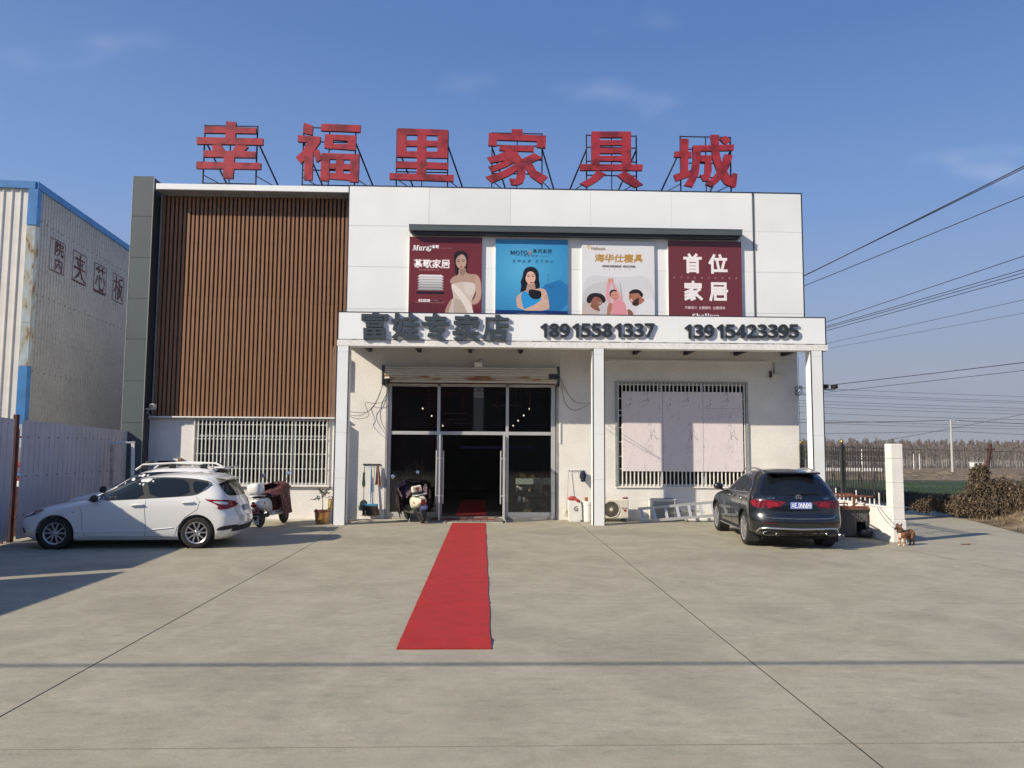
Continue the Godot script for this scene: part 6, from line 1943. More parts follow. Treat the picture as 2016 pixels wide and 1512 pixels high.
# ---------------------------------------------------------------- scooters
func scooter(label: String, at: Vector3, turn: float, lean: float, kind: int) -> Node3D:
	var s := thing("scooter", label, "scooter", at, turn, "electric scooters by the facade")
	s.rotation.x = lean
	var base := 0.55 if kind else 0.62
	var skin: Material = M.scooter_cream if kind else M.scooter_white
	var tx := Transform3D(Basis(Vector3.RIGHT, PI / 2), Vector3.ZERO)
	for x in [base, -base]:
		var t := MB.new()
		t.lathe([Vector2(0.14, -0.04), Vector2(0.19, -0.048), Vector2(0.215, -0.025), Vector2(0.22, 0.0), Vector2(0.215, 0.025), Vector2(0.19, 0.048), Vector2(0.14, 0.04), Vector2(0.13, 0.0), Vector2(0.14, -0.04)], tx, 28)
		var w := put("wheel", t, M.rubber, s, v3(x, 0.22, 0))
		var h := MB.new()
		h.lathe([Vector2(0.0, -0.06), Vector2(0.09, -0.055), Vector2(0.135, -0.03), Vector2(0.135, 0.03), Vector2(0.09, 0.055), Vector2(0.0, 0.06)], tx, 20)
		put("hub", h, M.black, w)
	var f := MB.new()
	for z in [-0.07, 0.07]: f.tube([v3(base, 0.22, z), v3(base - 0.10, 0.62, z * 0.9)], 0.02, 6)
	f.tube([v3(base - 0.10, 0.60, 0), v3(base - 0.24, 1.02, 0)], 0.028, 8)
	for z in [-0.075, 0.075]: f.tube([v3(-base, 0.22, z), v3(-base + 0.12, 0.55, z)], 0.018, 6)
	f.rbox(v3(-base + 0.18, 0.28, 0), v3(0.42, 0.10, 0.16), 0.03)
	put("chassis", f, M.black, s)
	var fl := MB.new()
	fl.rbox(v3(0.12, 0.31, 0), v3(0.62, 0.10, 0.30), 0.04)
	put("footboard", fl, skin, s)
	var fd := MB.new()
	fd.ball(v3(base - 0.01, 0.33, 0), v3(0.26, 0.13, 0.075), 16)
	put("mudguard", fd, skin, s)
	# rear shell: a loft of rounded sections
	var b := MB.new()
	var prev := []
	for q in [[-base - 0.26, 0.62, 0.05, 0.04], [-base - 0.22, 0.62, 0.12, 0.09], [-base - 0.08, 0.60, 0.165, 0.15], [-base + 0.12, 0.585, 0.18, 0.17], [-base + 0.32, 0.56, 0.17, 0.18], [-base + 0.44, 0.52, 0.13, 0.17], [-base + 0.50, 0.48, 0.10, 0.13]]:
		var ring := []
		for i in 20:
			var a := TAU * i / 20
			var cx := cos(a)
			var sy := sin(a)
			ring.append(v3(q[0], q[1] + signf(sy) * pow(absf(sy), 0.75) * q[3], signf(cx) * pow(absf(cx), 0.75) * q[2]))
		if prev.size():
			for i in 20: b.quad(prev[i], prev[(i + 1) % 20], ring[(i + 1) % 20], ring[i])
		prev = ring
	b.smooth(0, 60)
	put("rear_shell", b, skin, s)
	var st := MB.new()
	st.rbox(v3(-base + 0.20, 0.775, 0), v3(0.62, 0.09, 0.27), 0.04)
	put("seat", st, M.black, s)
	var rk := MB.new()
	rk.tube([v3(-base + 0.05, 0.78, 0.15), v3(-base - 0.22, 0.80, 0.16), v3(-base - 0.27, 0.80, 0.10), v3(-base - 0.27, 0.80, -0.10), v3(-base - 0.22, 0.80, -0.16), v3(-base + 0.05, 0.78, -0.15)], 0.018, 8)
	put("grab_rail", rk, M.alu, s)
	var hb := MB.new()
	hb.tube([v3(base - 0.34, 1.03, -0.34), v3(base - 0.25, 1.06, -0.18), v3(base - 0.22, 1.05, 0), v3(base - 0.25, 1.06, 0.18), v3(base - 0.34, 1.03, 0.34)], 0.015, 8)
	hb.ball(v3(base - 0.20, 1.05, 0), v3(0.09, 0.08, 0.12), 12)
	put("handlebar", hb, M.black, s)
	for z in [-1.0, 1.0]:
		var mr := MB.new()
		mr.tube([v3(base - 0.26, 1.06, z * 0.22), v3(base - 0.24, 1.20, z * 0.30), v3(base - 0.26, 1.28, z * 0.36)], 0.007, 6)
		var o := put("mirror_stalk", mr, M.black, s)
		var ml := MB.new()
		ml.lathe([Vector2(0.0, 0.0), Vector2(0.055, 0.0), Vector2(0.062, 0.008), Vector2(0.05, 0.022), Vector2(0, 0.03)], Transform3D(Basis(Vector3.UP, 0.25 * z) * Basis(Vector3.BACK, PI / 2 - 0.12), v3(base - 0.27, 1.31, z * 0.37)), 20)
		put("mirror", ml, M.mirror, o)
	# rear lamp, number plate
	var lm := MB.new()
	lm.ball(v3(-base - 0.24, 0.565, 0.0), v3(0.04, 0.045, 0.09), 12)
	put("rear_lamp", lm, M.red_lamp, s)
	var mg := MB.new()
	mg.rbox(v3(-base - 0.17, 0.36, 0), v3(0.05, 0.30, 0.16), 0.02, Basis(Vector3.BACK, -0.25))
	put("rear_mudguard", mg, M.black, s)
	var pb := Basis(v3(0, 0, 1), v3(-0.22, 1, 0).normalized(), v3(-1, -0.22, 0).normalized())
	if kind == 0:
		plate(s, v3(-base - 0.235, 0.42, 0.02), pb, Color8(176, 40, 52), [["31", -0.05, -0.01, 0.05, 0.9]], 0.20, 0.12)
		var fl2 := MB.new()
		for i in 4:
			for j in 5: fl2.rbox(v3(-base - 0.21, 0.10 + i * 0.06, -0.06 + j * 0.035), v3(0.008, 0.05, 0.028), 0.006)
		put("mud_flap", fl2, M.bar_white, s)
	else:
		plate(s, v3(-base - 0.25, 0.44, 0.0), pb, Color8(52, 96, 190), [["8037", -0.075, -0.02, 0.06, 0.8]], 0.22, 0.12)
	# side mark
	for z in [-1.0, 1.0]:
		var bd := MB.new()
		bd.lathe([Vector2(0.0, 0.004), Vector2(0.034, 0.004), Vector2(0.036, 0.0)], Transform3D(Basis(Vector3.RIGHT, z * PI / 2), v3(-base - 0.02, 0.60, z * 0.172)), 18)
		put("side_reflector", bd, M.orange, s)
	var sd := MB.new()
	sd.tube([v3(-0.08, 0.26, -0.12), v3(-0.18, 0.02, -0.26)], 0.012, 6)
	put("side_stand", sd, M.steel, s)
	# quilted apron over handlebar, legs and front
	var qm: Material = M.quilt_plum if kind else M.quilt_red
	var qb := MB.new()
	var rows := []
	var prof := [[1.13, base - 0.22, 0.02, 0.10], [1.12, base - 0.10, -0.04, 0.30], [1.07, base - 0.04, -0.10, 0.40], [0.98, base + 0.02, -0.16, 0.42], [0.88, base + 0.07, -0.22, 0.38], [0.76, base + 0.10, -0.20, 0.36], [0.62, base + 0.11, -0.12, 0.35], [0.48, base + 0.12, -0.06, 0.345], [0.34, base + 0.12, -0.02, 0.34], [0.26, base + 0.11, 0.0, 0.335]]
	for j in prof.size():
		var q: Array = prof[j]
		var r := []
		for i in 41:
			var u := -1.0 + 2.0 * i / 40.0
			var a := u * PI * 0.5
			# from the left hem round the front to the right hem
			var x: float = lerpf(q[2], q[1], pow(cos(a), 0.8))
			var z: float = q[3] * signf(u) * pow(absf(sin(a)), 0.75)
			var fold := 0.022 * sin(u * 17.0 + j * 0.7) * (0.4 + j * 0.09) + 0.012 * sin(u * 31.0 + j * 1.9)
			r.append(v3(x + fold * cos(a), q[0] + 0.012 * sin(u * 9.0 + j) - (0.06 * absf(u) if j < 3 else 0.0), z + fold * sin(a)))
		rows.append(r)
	for j in prof.size() - 1:
		for i in 40: qb.quad(rows[j + 1][i], rows[j + 1][i + 1], rows[j][i + 1], rows[j][i])
	var c0 := v3(base - 0.2, 1.15, 0)
	for i in 40: qb.tri(rows[0][i], rows[0][i + 1], c0)
	# the flap that lies back over the knees and seat
	var fp := []
	for j in 9:
		var r := []
		for i in 13:
			var u := -1.0 + 2.0 * i / 12.0
			var x := lerpf(base - 0.16, -base + 0.30, j / 8.0)
			r.append(v3(x, lerpf(1.10, 0.86, sqrt(j / 8.0)) - 0.14 * u * u + 0.018 * sin(u * 7.0 + j * 1.3), u * lerpf(0.36, 0.24, j / 8.0)))
		fp.append(r)
	for j in 8:
		for i in 12: qb.quad(fp[j][i], fp[j][i + 1], fp[j + 1][i + 1], fp[j + 1][i])
	qb.smooth(0, 70)
	put("quilted_apron", qb, qm, s)
	if kind == 0:
		var tb := MB.new()
		tb.ball(v3(-base - 0.10, 0.97, 0), v3(0.19, 0.165, 0.20), 20)
		var n := tb.v.size()
		for i in n:
			var p := tb.v[i] - v3(-base - 0.10, 0.97, 0)
			var m := maxf(absf(p.x) / 0.19, maxf(absf(p.y) / 0.165, absf(p.z) / 0.20))
			var l := (p / v3(0.19, 0.165, 0.20)).length()
			tb.v[i] = v3(-base - 0.10, 0.97, 0) + p * lerpf(1.0, l / m, 0.55) * 0.98
		for i in range(0, n, 3):
			var fn := -(tb.v[i + 1] - tb.v[i]).cross(tb.v[i + 2] - tb.v[i]).normalized()
			for k in 3: tb.n[i + k] = fn
		tb.smooth(0, 60)
		put("top_box", tb, M.car_white2, s)
	else:
		var tb := MB.new()
		tb.rbox(v3(-base + 0.10, 0.93, 0), v3(0.10, 0.19, 0.30), 0.035, Basis(Vector3.BACK, -0.15))
		var o := put("back_pad", tb, skin, s)
		for q in [[v3(-base + 0.038, 0.935, 0.0), 0.055, 0], [v3(-base - 0.262, 0.62, 0.0), 0.062, 1]]:
			var bd := MB.new()
			var t2 := Transform3D(Basis(v3(0, 0, 1), v3(0, 1, 0), v3(-1, 0, 0)), q[0])
			for i in 3:
				var a := PI / 2 + TAU * i / 3
				var pl := PackedVector2Array()
				for d in [[-0.95, 0.30], [-0.95, 1.0], [-0.4, 1.08], [0.4, 1.08], [0.95, 1.0], [0.95, 0.30], [0.0, 0.12]]:
					pl.append(Vector2(cos(a + PI / 3 + d[0] * 0.92), sin(a + PI / 3 + d[0] * 0.92)) * d[1] * q[1])
				bd.prism(pl, 0.0, 0.006, t2)
			put("badge", bd, M.orange, o if q[2] == 0 else s)
		# stiff lining panels hang at both sides
		for z in [-1.0, 1.0]:
			var pn := MB.new()
			pn.prism(P([-0.30, 0.80, 0.25, 0.86, 0.30, 0.30, 0.05, 0.12, -0.22, 0.34]), -0.006, 0.006, Transform3D(Basis(Vector3.UP, z * 0.25), v3(0.05, 0.02, z * 0.40)))
			put("leg_guard", pn, M.lining, s)
	return s

func scooters() -> void:
	scooter("white electric scooter with a white top box and maroon quilted apron beside the potted tree", v3(-5.56, 0.0, 0.04), 1.328, -0.10, 0)
	scooter("cream electric scooter with orange badges and plum quilted apron before the left glass pane", v3(-1.92, 0.0, -1.00), 2.026, -0.16, 1)

# ---------------------------------------------------------------- things along the facade
func pot_plant() -> void:
	var p := thing("potted_tree", "small leafy tree in an ochre glazed pot beside the left column", "potted plant", v3(-4.36, 0.0, -0.38))
	var b := MB.new()
	b.lathe([Vector2(0.0, 0.02), Vector2(0.15, 0.0), Vector2(0.165, 0.02), Vector2(0.175, 0.06), Vector2(0.20, 0.27), Vector2(0.205, 0.31)], Transform3D(), 32)
	put("pot", b, M.pot, p)
	var r := MB.new()
	r.lathe([Vector2(0.205, 0.31), Vector2(0.225, 0.325), Vector2(0.225, 0.352), Vector2(0.20, 0.355), Vector2(0.19, 0.33)], Transform3D(), 32)
	put("rim", r, M.pot_rim, p)
	var so := MB.new()
	so.lathe([Vector2(0.195, 0.325), Vector2(0.1, 0.335), Vector2(0.0, 0.34)], Transform3D(), 24)
	put("soil", so, M.soil, p)
	var g := RandomNumberGenerator.new()
	g.seed = 77
	var tk := MB.new()
	var lf := MB.new()
	tk.tube([v3(0, 0.32, 0), v3(0.012, 0.5, 0.01), v3(0.0, 0.66, 0.0), v3(0.01, 0.74, 0.0)], [0.013, 0.011, 0.010, 0.008], 6)
	for i in 13:
		var a := TAU * i / 13.0 + g.randf_range(-0.3, 0.3)
		var l := g.randf_range(0.16, 0.36)
		var e := v3(cos(a) * l, g.randf_range(0.62, 0.98), sin(a) * l * 0.8)
		var m := v3(cos(a) * l * 0.5, lerpf(0.68, e.y, 0.75), sin(a) * l * 0.4)
		tk.tube([v3(0.0, 0.66 + 0.006 * i, 0.0), m, e], [0.006, 0.004, 0.003], 5)
		for k in 11:
			var t := g.randf_range(0.35, 1.05)
			var q := v3(0, 0.66, 0).lerp(m, t * 2.0) if t < 0.5 else m.lerp(e, t * 2.0 - 1.0)
			var d := v3(g.randf_range(-1, 1), g.randf_range(-1.1, 0.3), g.randf_range(-1, 1)).normalized()
			var n := d.cross(v3(g.randf_range(-1, 1), 1, g.randf_range(-1, 1))).normalized()
			var ll := g.randf_range(0.06, 0.10)
			var w := n * ll * 0.2
			var c := d.cross(n) * 0.012
			lf.quad(q, q + d * ll * 0.45 + w, q + d * ll - c, q + d * ll * 0.45 - w)
	put("trunk", tk, M.bark, p)
	stuff(put("foliage", lf, M.leaf, p))
	var st := MB.new()
	st.tube([v3(-0.18, 0.39, 0.08), v3(-0.05, 0.34, 0.06)], 0.012, 6)
	put("green_stick", st, flat(lin(0.03, 0.10, 0.04), 0.5), p)
	var t := thing("tin_can", "dented brassy tin with wire handle standing behind the potted tree", "tin", v3(-4.22, 0.0, -1.0))
	slab("crate", M.off_white, t, -0.16, 0.16, 0.0, 0.33, -0.14, 0.14, 0.01)
	var tb := MB.new()
	tb.lathe([Vector2(0.0, 0.331), Vector2(0.115, 0.331), Vector2(0.12, 0.34), Vector2(0.118, 0.44), Vector2(0.121, 0.445), Vector2(0.118, 0.45), Vector2(0.118, 0.60), Vector2(0.123, 0.61), Vector2(0.112, 0.612), Vector2(0.11, 0.5), Vector2(0.0, 0.5)], Transform3D(), 28)
	put("can", tb, M.tin, t)
	var h := MB.new()
	var pts := []
	for i in 13: pts.append(v3(cos(PI * i / 12.0) * 0.12, 0.59 + sin(PI * i / 12.0) * 0.16, 0.0))
	h.tube(pts, 0.004, 5)
	put("handle", h, M.wire, t)

func broom_rack() -> void:
	var r := thing("tool_rack", "dark wall rail with hooks left of the entrance, brooms hanging from it", "rack", v3(-3.24, 1.56, -1.6))
	slab("rail", M.frame_black, r, -0.25, 0.25, -0.018, 0.018, 0.0, 0.03, 0.004)
	var hk := MB.new()
	for i in 6: hk.tube([v3(-0.21 + i * 0.085, 0, 0.03), v3(-0.21 + i * 0.085, -0.015, 0.07), v3(-0.21 + i * 0.085, 0.015, 0.08)], 0.005, 5)
	put("hook", hk, M.steel, r)
	var d := thing("dustpan", "dark green long handled dustpan hanging left of the blue broom", "dustpan", v3(-3.43, 0, -1.5))
	var a := MB.new()
	a.tube([v3(0, 1.54, 0), v3(0.0, 0.55, 0.03)], 0.011, 6)
	put("handle", a, flat(lin(0.05, 0.10, 0.06), 0.5), d)
	var pb := MB.new()
	pb.prism(P([-0.13, 0.26, 0.13, 0.26, 0.10, 0.50, 0.03, 0.56, -0.03, 0.56, -0.10, 0.50]), 0.0, 0.04)
	put("pan", pb, flat(lin(0.02, 0.045, 0.04), 0.5), d)
	var cl := MB.new()
	for i in 26:
		var x := rng.randf_range(-0.03, 0.03)
		cl.tube([v3(x, rng.randf_range(1.2, 1.36), 0.02), v3(x + rng.randf_range(-0.03, 0.03), rng.randf_range(0.9, 1.1), 0.03)], 0.007, 4)
	put("tassel", cl, flat(lin(0.04, 0.09, 0.06), 0.9), d)
	var b := thing("broom", "blue handled broom with wide dark brush hanging on the tool rack", "broom", v3(-3.24, 0, -1.47))
	var bh := MB.new()
	bh.tube([v3(0, 1.54, -0.03), v3(0.0, 0.46, 0.02)], 0.012, 7)
	put("handle", bh, flat(lin(0.06, 0.30, 0.52), 0.4), b)
	slab("collar", flat(lin(0.05, 0.22, 0.36), 0.5), b, -0.19, 0.22, 0.38, 0.45, -0.01, 0.05, 0.015)
	var br := MB.new()
	for i in 170:
		var x := rng.randf_range(-0.20, 0.23)
		br.tube([v3(x * 0.92, 0.39, rng.randf_range(0.0, 0.04)), v3(x * 1.12 + rng.randf_range(-0.02, 0.02), rng.randf_range(0.10, 0.16), rng.randf_range(-0.02, 0.07))], 0.006, 3, false)
	stuff(put("bristles", br, wander(lin(0.085, 0.07, 0.055), 0.5, 0.03, 0.95, 151), b))
	var m := thing("mop_stick", "pale blue mop stick leaning right of the blue broom", "mop", v3(-3.16, 0, -1.52))
	var ms := MB.new()
	ms.tube([v3(0, 1.52, -0.02), v3(0.02, 0.2, 0.05)], 0.010, 6)
	put("stick", ms, flat(lin(0.30, 0.40, 0.50), 0.5), m)
	var mh := MB.new()
	mh.prism(P([-0.09, 0.16, 0.09, 0.16, 0.03, 0.0, -0.05, 0.0]), 0.03, 0.06)
	put("scraper", mh, M.cream, m)
	var t := thing("towel", "pinkish brown towel hanging from the right end of the tool rack", "towel", v3(-3.06, 1.02, -1.56))
	var tw := MB.new()
	var n := 12
	var f := func(i: int, j: int) -> Vector3:
		var u := i / float(n)
		var v := j / float(n)
		var w := lerpf(0.16, 0.05, v)
		return v3((u - 0.5) * w * 1.3 + 0.03 * (1 - v), 0.52 * v + 0.05 * (0.5 - absf(u - 0.5)) * (1.0 - v) - 0.05 * (1 - v), 0.035 + 0.03 * sin(u * 14.0) * (1.0 - v * 0.5))
	for i in n:
		for j in n: tw.quad(f.call(i, j), f.call(i + 1, j), f.call(i + 1, j + 1), f.call(i, j + 1))
	tw.smooth(0, 70)
	put("cloth", tw, wander(lin(0.33, 0.20, 0.16), 0.25, 0.06, 0.95, 152), t)
	var g := thing("black_bag", "tall lumpy black bag standing on the ground behind the left column", "bag", v3(-3.93, 0, -1.1))
	var gb := MB.new()
	for i in 6: gb.ball(v3(0.02 * sin(i * 2.1), 0.10 + 0.12 * i, 0.0), v3(0.10 + 0.015 * sin(i * 1.7), 0.12, 0.10), 12)
	put("bag", gb, M.black_matt, g)
	slab("small_tray", M.alu_dull, thing("tray", "small grey tray propped on the wall left of the broom brush", "tray", v3(-3.5, 0.30, -1.58)), -0.10, 0.09, 0.0, 0.09, 0.0, 0.04, 0.005)

func right_rack() -> void:
	var r := thing("hook_rail", "thin white rail with hooks between the entrance and the middle column", "rack", v3(2.64, 1.42, -1.6))
	slab("rail", M.off_white, r, -0.24, 0.24, -0.012, 0.012, 0.0, 0.02, 0.003)
	var hk := MB.new()
	for i in 6: hk.tube([v3(-0.2 + i * 0.08, 0, 0.02), v3(-0.2 + i * 0.08, -0.02, 0.05), v3(-0.2 + i * 0.08, 0.03, 0.06)], 0.005, 5)
	put("hook", hk, M.frame_black, r)
	var c := thing("cap", "navy blue cap hanging from the hook rail", "cap", v3(2.82, 1.27, -1.5))
	var cb := MB.new()
	cb.ball(v3(0, 0, 0), v3(0.095, 0.15, 0.07), 16)
	put("crown", cb, flat(lin(0.012, 0.018, 0.045), 0.8), c)
	var pk := MB.new()
	pk.ball(v3(0.0, -0.13, 0.05), v3(0.075, 0.05, 0.05), 12)
	put("peak", pk, flat(lin(0.010, 0.015, 0.04), 0.7), c)
	var s := thing("ball_catcher", "thin pole with a round pale head leaning below the hook rail", "pole", v3(2.35, 0, -1.42))
	var sb := MB.new()
	sb.tube([v3(0.06, 1.40, -0.12), v3(0.03, 0.8, -0.06), v3(-0.02, 0.34, 0.0)], 0.008, 6)
	put("pole", sb, M.alu_dull, s)
	var hd := MB.new()
	hd.lathe([Vector2(0.0, 0.012), Vector2(0.04, 0.015), Vector2(0.045, 0.03), Vector2(0.10, 0.02), Vector2(0.115, 0.0), Vector2(0.0, -0.005)], Transform3D(Basis(Vector3.RIGHT, 1.2) * Basis(Vector3.BACK, -0.5), v3(-0.02, 0.22, 0.03)), 24)
	put("head", hd, M.cream, s)
	var b := thing("white_bin", "white plastic bin with lettered front below the hook rail", "bin", v3(2.54, 0, -1.2))
	var bb := MB.new()
	var t4 := [[-0.155, -0.13], [0.155, -0.13], [0.155, 0.13], [-0.155, 0.13]]
	for i in 4:
		var p: Array = t4[i]
		var q: Array = t4[(i + 1) % 4]
		bb.quad(v3(q[0], 0.02, q[1]), v3(p[0], 0.02, p[1]), v3(p[0] * 1.12, 0.58, p[1] * 1.12), v3(q[0] * 1.12, 0.58, q[1] * 1.12))
	bb.bb(-0.17, 0.17, 0.55, 0.585, -0.142, 0.142); bb.bb(-0.15, 0.15, 0.0, 0.03, -0.125, 0.125)
	put("tub", bb, M.off_white, b)
	put("lettering", words("G", 0.13, 0.004, "Droid Sans", 700), flat(lin(0.1, 0.1, 0.1), 0.6), b, v3(0.03, 0.36, 0.144))
	var rc := thing("red_cloth", "crumpled red cloth lying over the edge of the white bin", "cloth", v3(2.52, 0.59, -1.18))
	var rb := MB.new()
	rb.ball(v3(-0.04, 0.05, 0), v3(0.13, 0.07, 0.12), 12); rb.ball(v3(0.09, 0.0, 0.08), v3(0.12, 0.05, 0.08), 12, Basis(Vector3.BACK, -0.5))
	put("cloth", rb, flat(lin(0.36, 0.05, 0.03), 0.8), rc)
	var w := thing("lidded_bin", "white lidded bin partly behind the middle column", "bin", v3(2.93, 0, -1.22))
	var wb := MB.new()
	wb.lathe([Vector2(0.0, 0.0), Vector2(0.155, 0.0), Vector2(0.165, 0.04), Vector2(0.185, 0.46), Vector2(0.20, 0.47), Vector2(0.20, 0.56), Vector2(0.0, 0.575)], Transform3D(), 28)
	put("tub", wb, M.off_white, w)
	var cp := thing("brown_pot", "small brown cup standing on the lidded bin", "cup", v3(2.87, 0.575, -1.16))
	var cb2 := MB.new()
	cb2.lathe([Vector2(0.0, 0.0), Vector2(0.045, 0.0), Vector2(0.05, 0.02), Vector2(0.05, 0.10), Vector2(0.042, 0.10), Vector2(0.040, 0.03), Vector2(0.0, 0.03)], Transform3D(), 20)
	put("cup", cb2, M.pot, cp)

func ac_unit() -> void:
	var a := thing("air_conditioner", "cream outdoor air conditioner with round fan grille right of the middle column", "air conditioner", v3(3.66, 0.06, -1.2))
	slab("case", M.cream, a, -0.42, 0.39, 0.03, 0.57, -0.16, 0.17, 0.02)
	var fc := MB.new()
	fc.lathe([Vector2(0.235, 0.0), Vector2(0.245, 0.012), Vector2(0.225, 0.016), Vector2(0.215, 0.0)], Transform3D(Basis(Vector3.RIGHT, PI / 2), v3(-0.10, 0.29, 0.17)), 40)
	put("fan_ring", fc, M.cream, a)
	var bk := MB.new()
	bk.lathe([Vector2(0.0, 0.002), Vector2(0.215, 0.002)], Transform3D(Basis(Vector3.RIGHT, PI / 2), v3(-0.10, 0.29, 0.17)), 40)
	put("fan_opening", bk, M.black_matt, a)
	var gr := MB.new()
	for i in 44:
		var an := TAU * i / 44
		gr.bar(v3(-0.10 + cos(an) * 0.045, 0.29 + sin(an) * 0.045, 0.178), v3(-0.10 + cos(an + 0.35) * 0.216, 0.29 + sin(an + 0.35) * 0.216, 0.180), 0.006, 0.006, Vector3.BACK)
	for rr in [0.09, 0.14, 0.19]:
		var pts := []
		for i in 33: pts.append(v3(-0.10 + cos(TAU * i / 32) * rr, 0.29 + sin(TAU * i / 32) * rr, 0.183))
		gr.tube(pts, 0.003, 4)
	put("fan_grille", gr, wander(lin(0.20, 0.18, 0.13), 0.1, 0.1, 0.6, 153), a)
	var hb := MB.new()
	hb.lathe([Vector2(0.0, 0.022), Vector2(0.042, 0.02), Vector2(0.048, 0.008)], Transform3D(Basis(Vector3.RIGHT, PI / 2), v3(-0.10, 0.29, 0.17)), 24)
	put("fan_hub", hb, M.cream, a)
	slab("service_panel", M.cream, a, 0.17, 0.375, 0.07, 0.54, 0.171, 0.178, 0.004)
	put("lettering", words("KELON", 0.035, 0.003, "Droid Sans", 700), flat(lin(0.05, 0.05, 0.06), 0.6), a, v3(0.272, 0.325, 0.18))
	var hm := MB.new()
	hm.prism(P([0.0, -0.05, 0.045, 0.0, 0.04, 0.03, 0.02, 0.035, 0.0, 0.02, -0.02, 0.035, -0.04, 0.03, -0.045, 0.0]), 0.0, 0.003, Transform3D(Basis(), v3(0.29, 0.26, 0.178)))
	put("mark", hm, flat(lin(0.35, 0.02, 0.04), 0.5), a)
	for x in [-0.3, 0.28]: slab("foot", M.black, a, x - 0.04, x + 0.04, -0.06, 0.029, -0.17, 0.17)
	var rg := thing("rag", "crumpled reddish rag on top of the air conditioner", "rag", v3(3.97, 0.63, -1.2))
	var rb := MB.new()
	rb.ball(v3(0, 0.02, 0), v3(0.07, 0.035, 0.07), 10); rb.ball(v3(0.05, 0.03, 0.03), v3(0.05, 0.03, 0.05), 10)
	put("cloth", rb, flat(lin(0.18, 0.08, 0.08), 0.9), rg)
	var pp := MB.new()
	pp.tube([v3(3.22, 0.74, -1.45), v3(3.38, 0.64, -1.4), v3(3.5, 0.62, -1.38)], 0.022, 8)
	tag(put("lagged_pipe", pp, M.alu_dull), "grey lagged pipe running into the back of the air conditioner", "pipe")

func cabinet_and_ladder() -> void:
	var c := thing("cabinet", "low cream cabinet with grey front standing behind the ladder", "cabinet", v3(5.07, 0.0, -1.36))
	slab("carcass", M.off_white, c, -0.35, 0.35, 0.0, 0.60, -0.16, 0.16, 0.008)
	slab("top", M.off_white, c, -0.37, 0.37, 0.601, 0.625, -0.18, 0.18, 0.006)
	slab("front", wander(lin(0.34, 0.34, 0.30), 0.06, 0.3, 0.6, 154), c, -0.28, 0.31, 0.06, 0.575, 0.161, 0.168, 0.003)
	var g := thing("plastic_strips", "green and blue plastic strips lying on the low cabinet", "strips", v3(5.07, 0.626, -1.3))
	slab("green_strip", flat(lin(0.05, 0.14, 0.06), 0.5), g, -0.34, 0.05, 0.0, 0.022, 0.0, 0.05, 0.004)
	slab("blue_strip", flat(lin(0.03, 0.07, 0.30), 0.5), g, 0.06, 0.30, 0.0, 0.022, 0.0, 0.05, 0.004)
	var l := thing("ladder", "aluminium ladder lying on its edge before the low cabinet", "ladder", v3(5.35, 0.0, -1.02))
	for q in [[v3(-1.02, 0.36, -0.06), v3(1.25, 0.56, -0.16)], [v3(-0.98, 0.03, 0.10), v3(1.25, 0.20, 0.0)]]:
		var b := MB.new()
		b.bar(q[0], q[1], 0.028, 0.075)
		put("rail", b, M.alu, l)
	for i in 7:
		var t := 0.04 + i * 0.15
		var b := MB.new()
		b.bar(v3(lerpf(-1.02, 1.25, t), lerpf(0.36, 0.56, t) - 0.03, lerpf(-0.06, -0.16, t)), v3(lerpf(-0.98, 1.25, t), lerpf(0.03, 0.20, t) + 0.03, lerpf(0.10, 0.0, t)), 0.075, 0.03, Vector3.BACK)
		put("rung", b, M.alu, l)
	var w := MB.new()
	for i in 9: w.tube([v3(4.95 + rng.randf_range(0, 0.5), rng.randf_range(0.18, 0.4), -1.12), v3(5.9 + rng.randf_range(-0.2, 0.4), rng.randf_range(0.25, 0.4), -1.16)], 0.006, 5)
	stuff(tag(put("loose_rods", w, M.alu_dull), "thin loose metal rods lying behind the ladder rungs", "rods"))
	var s := MB.new()
	s.rbox(v3(0, 0.05, 0), v3(0.75, 0.10, 0.3), 0.03)
	tag(put("white_board", s, M.off_white, null, v3(6.1, 0.0, -1.3)), "white plank lying on the ground at the foot of the ladder", "plank")

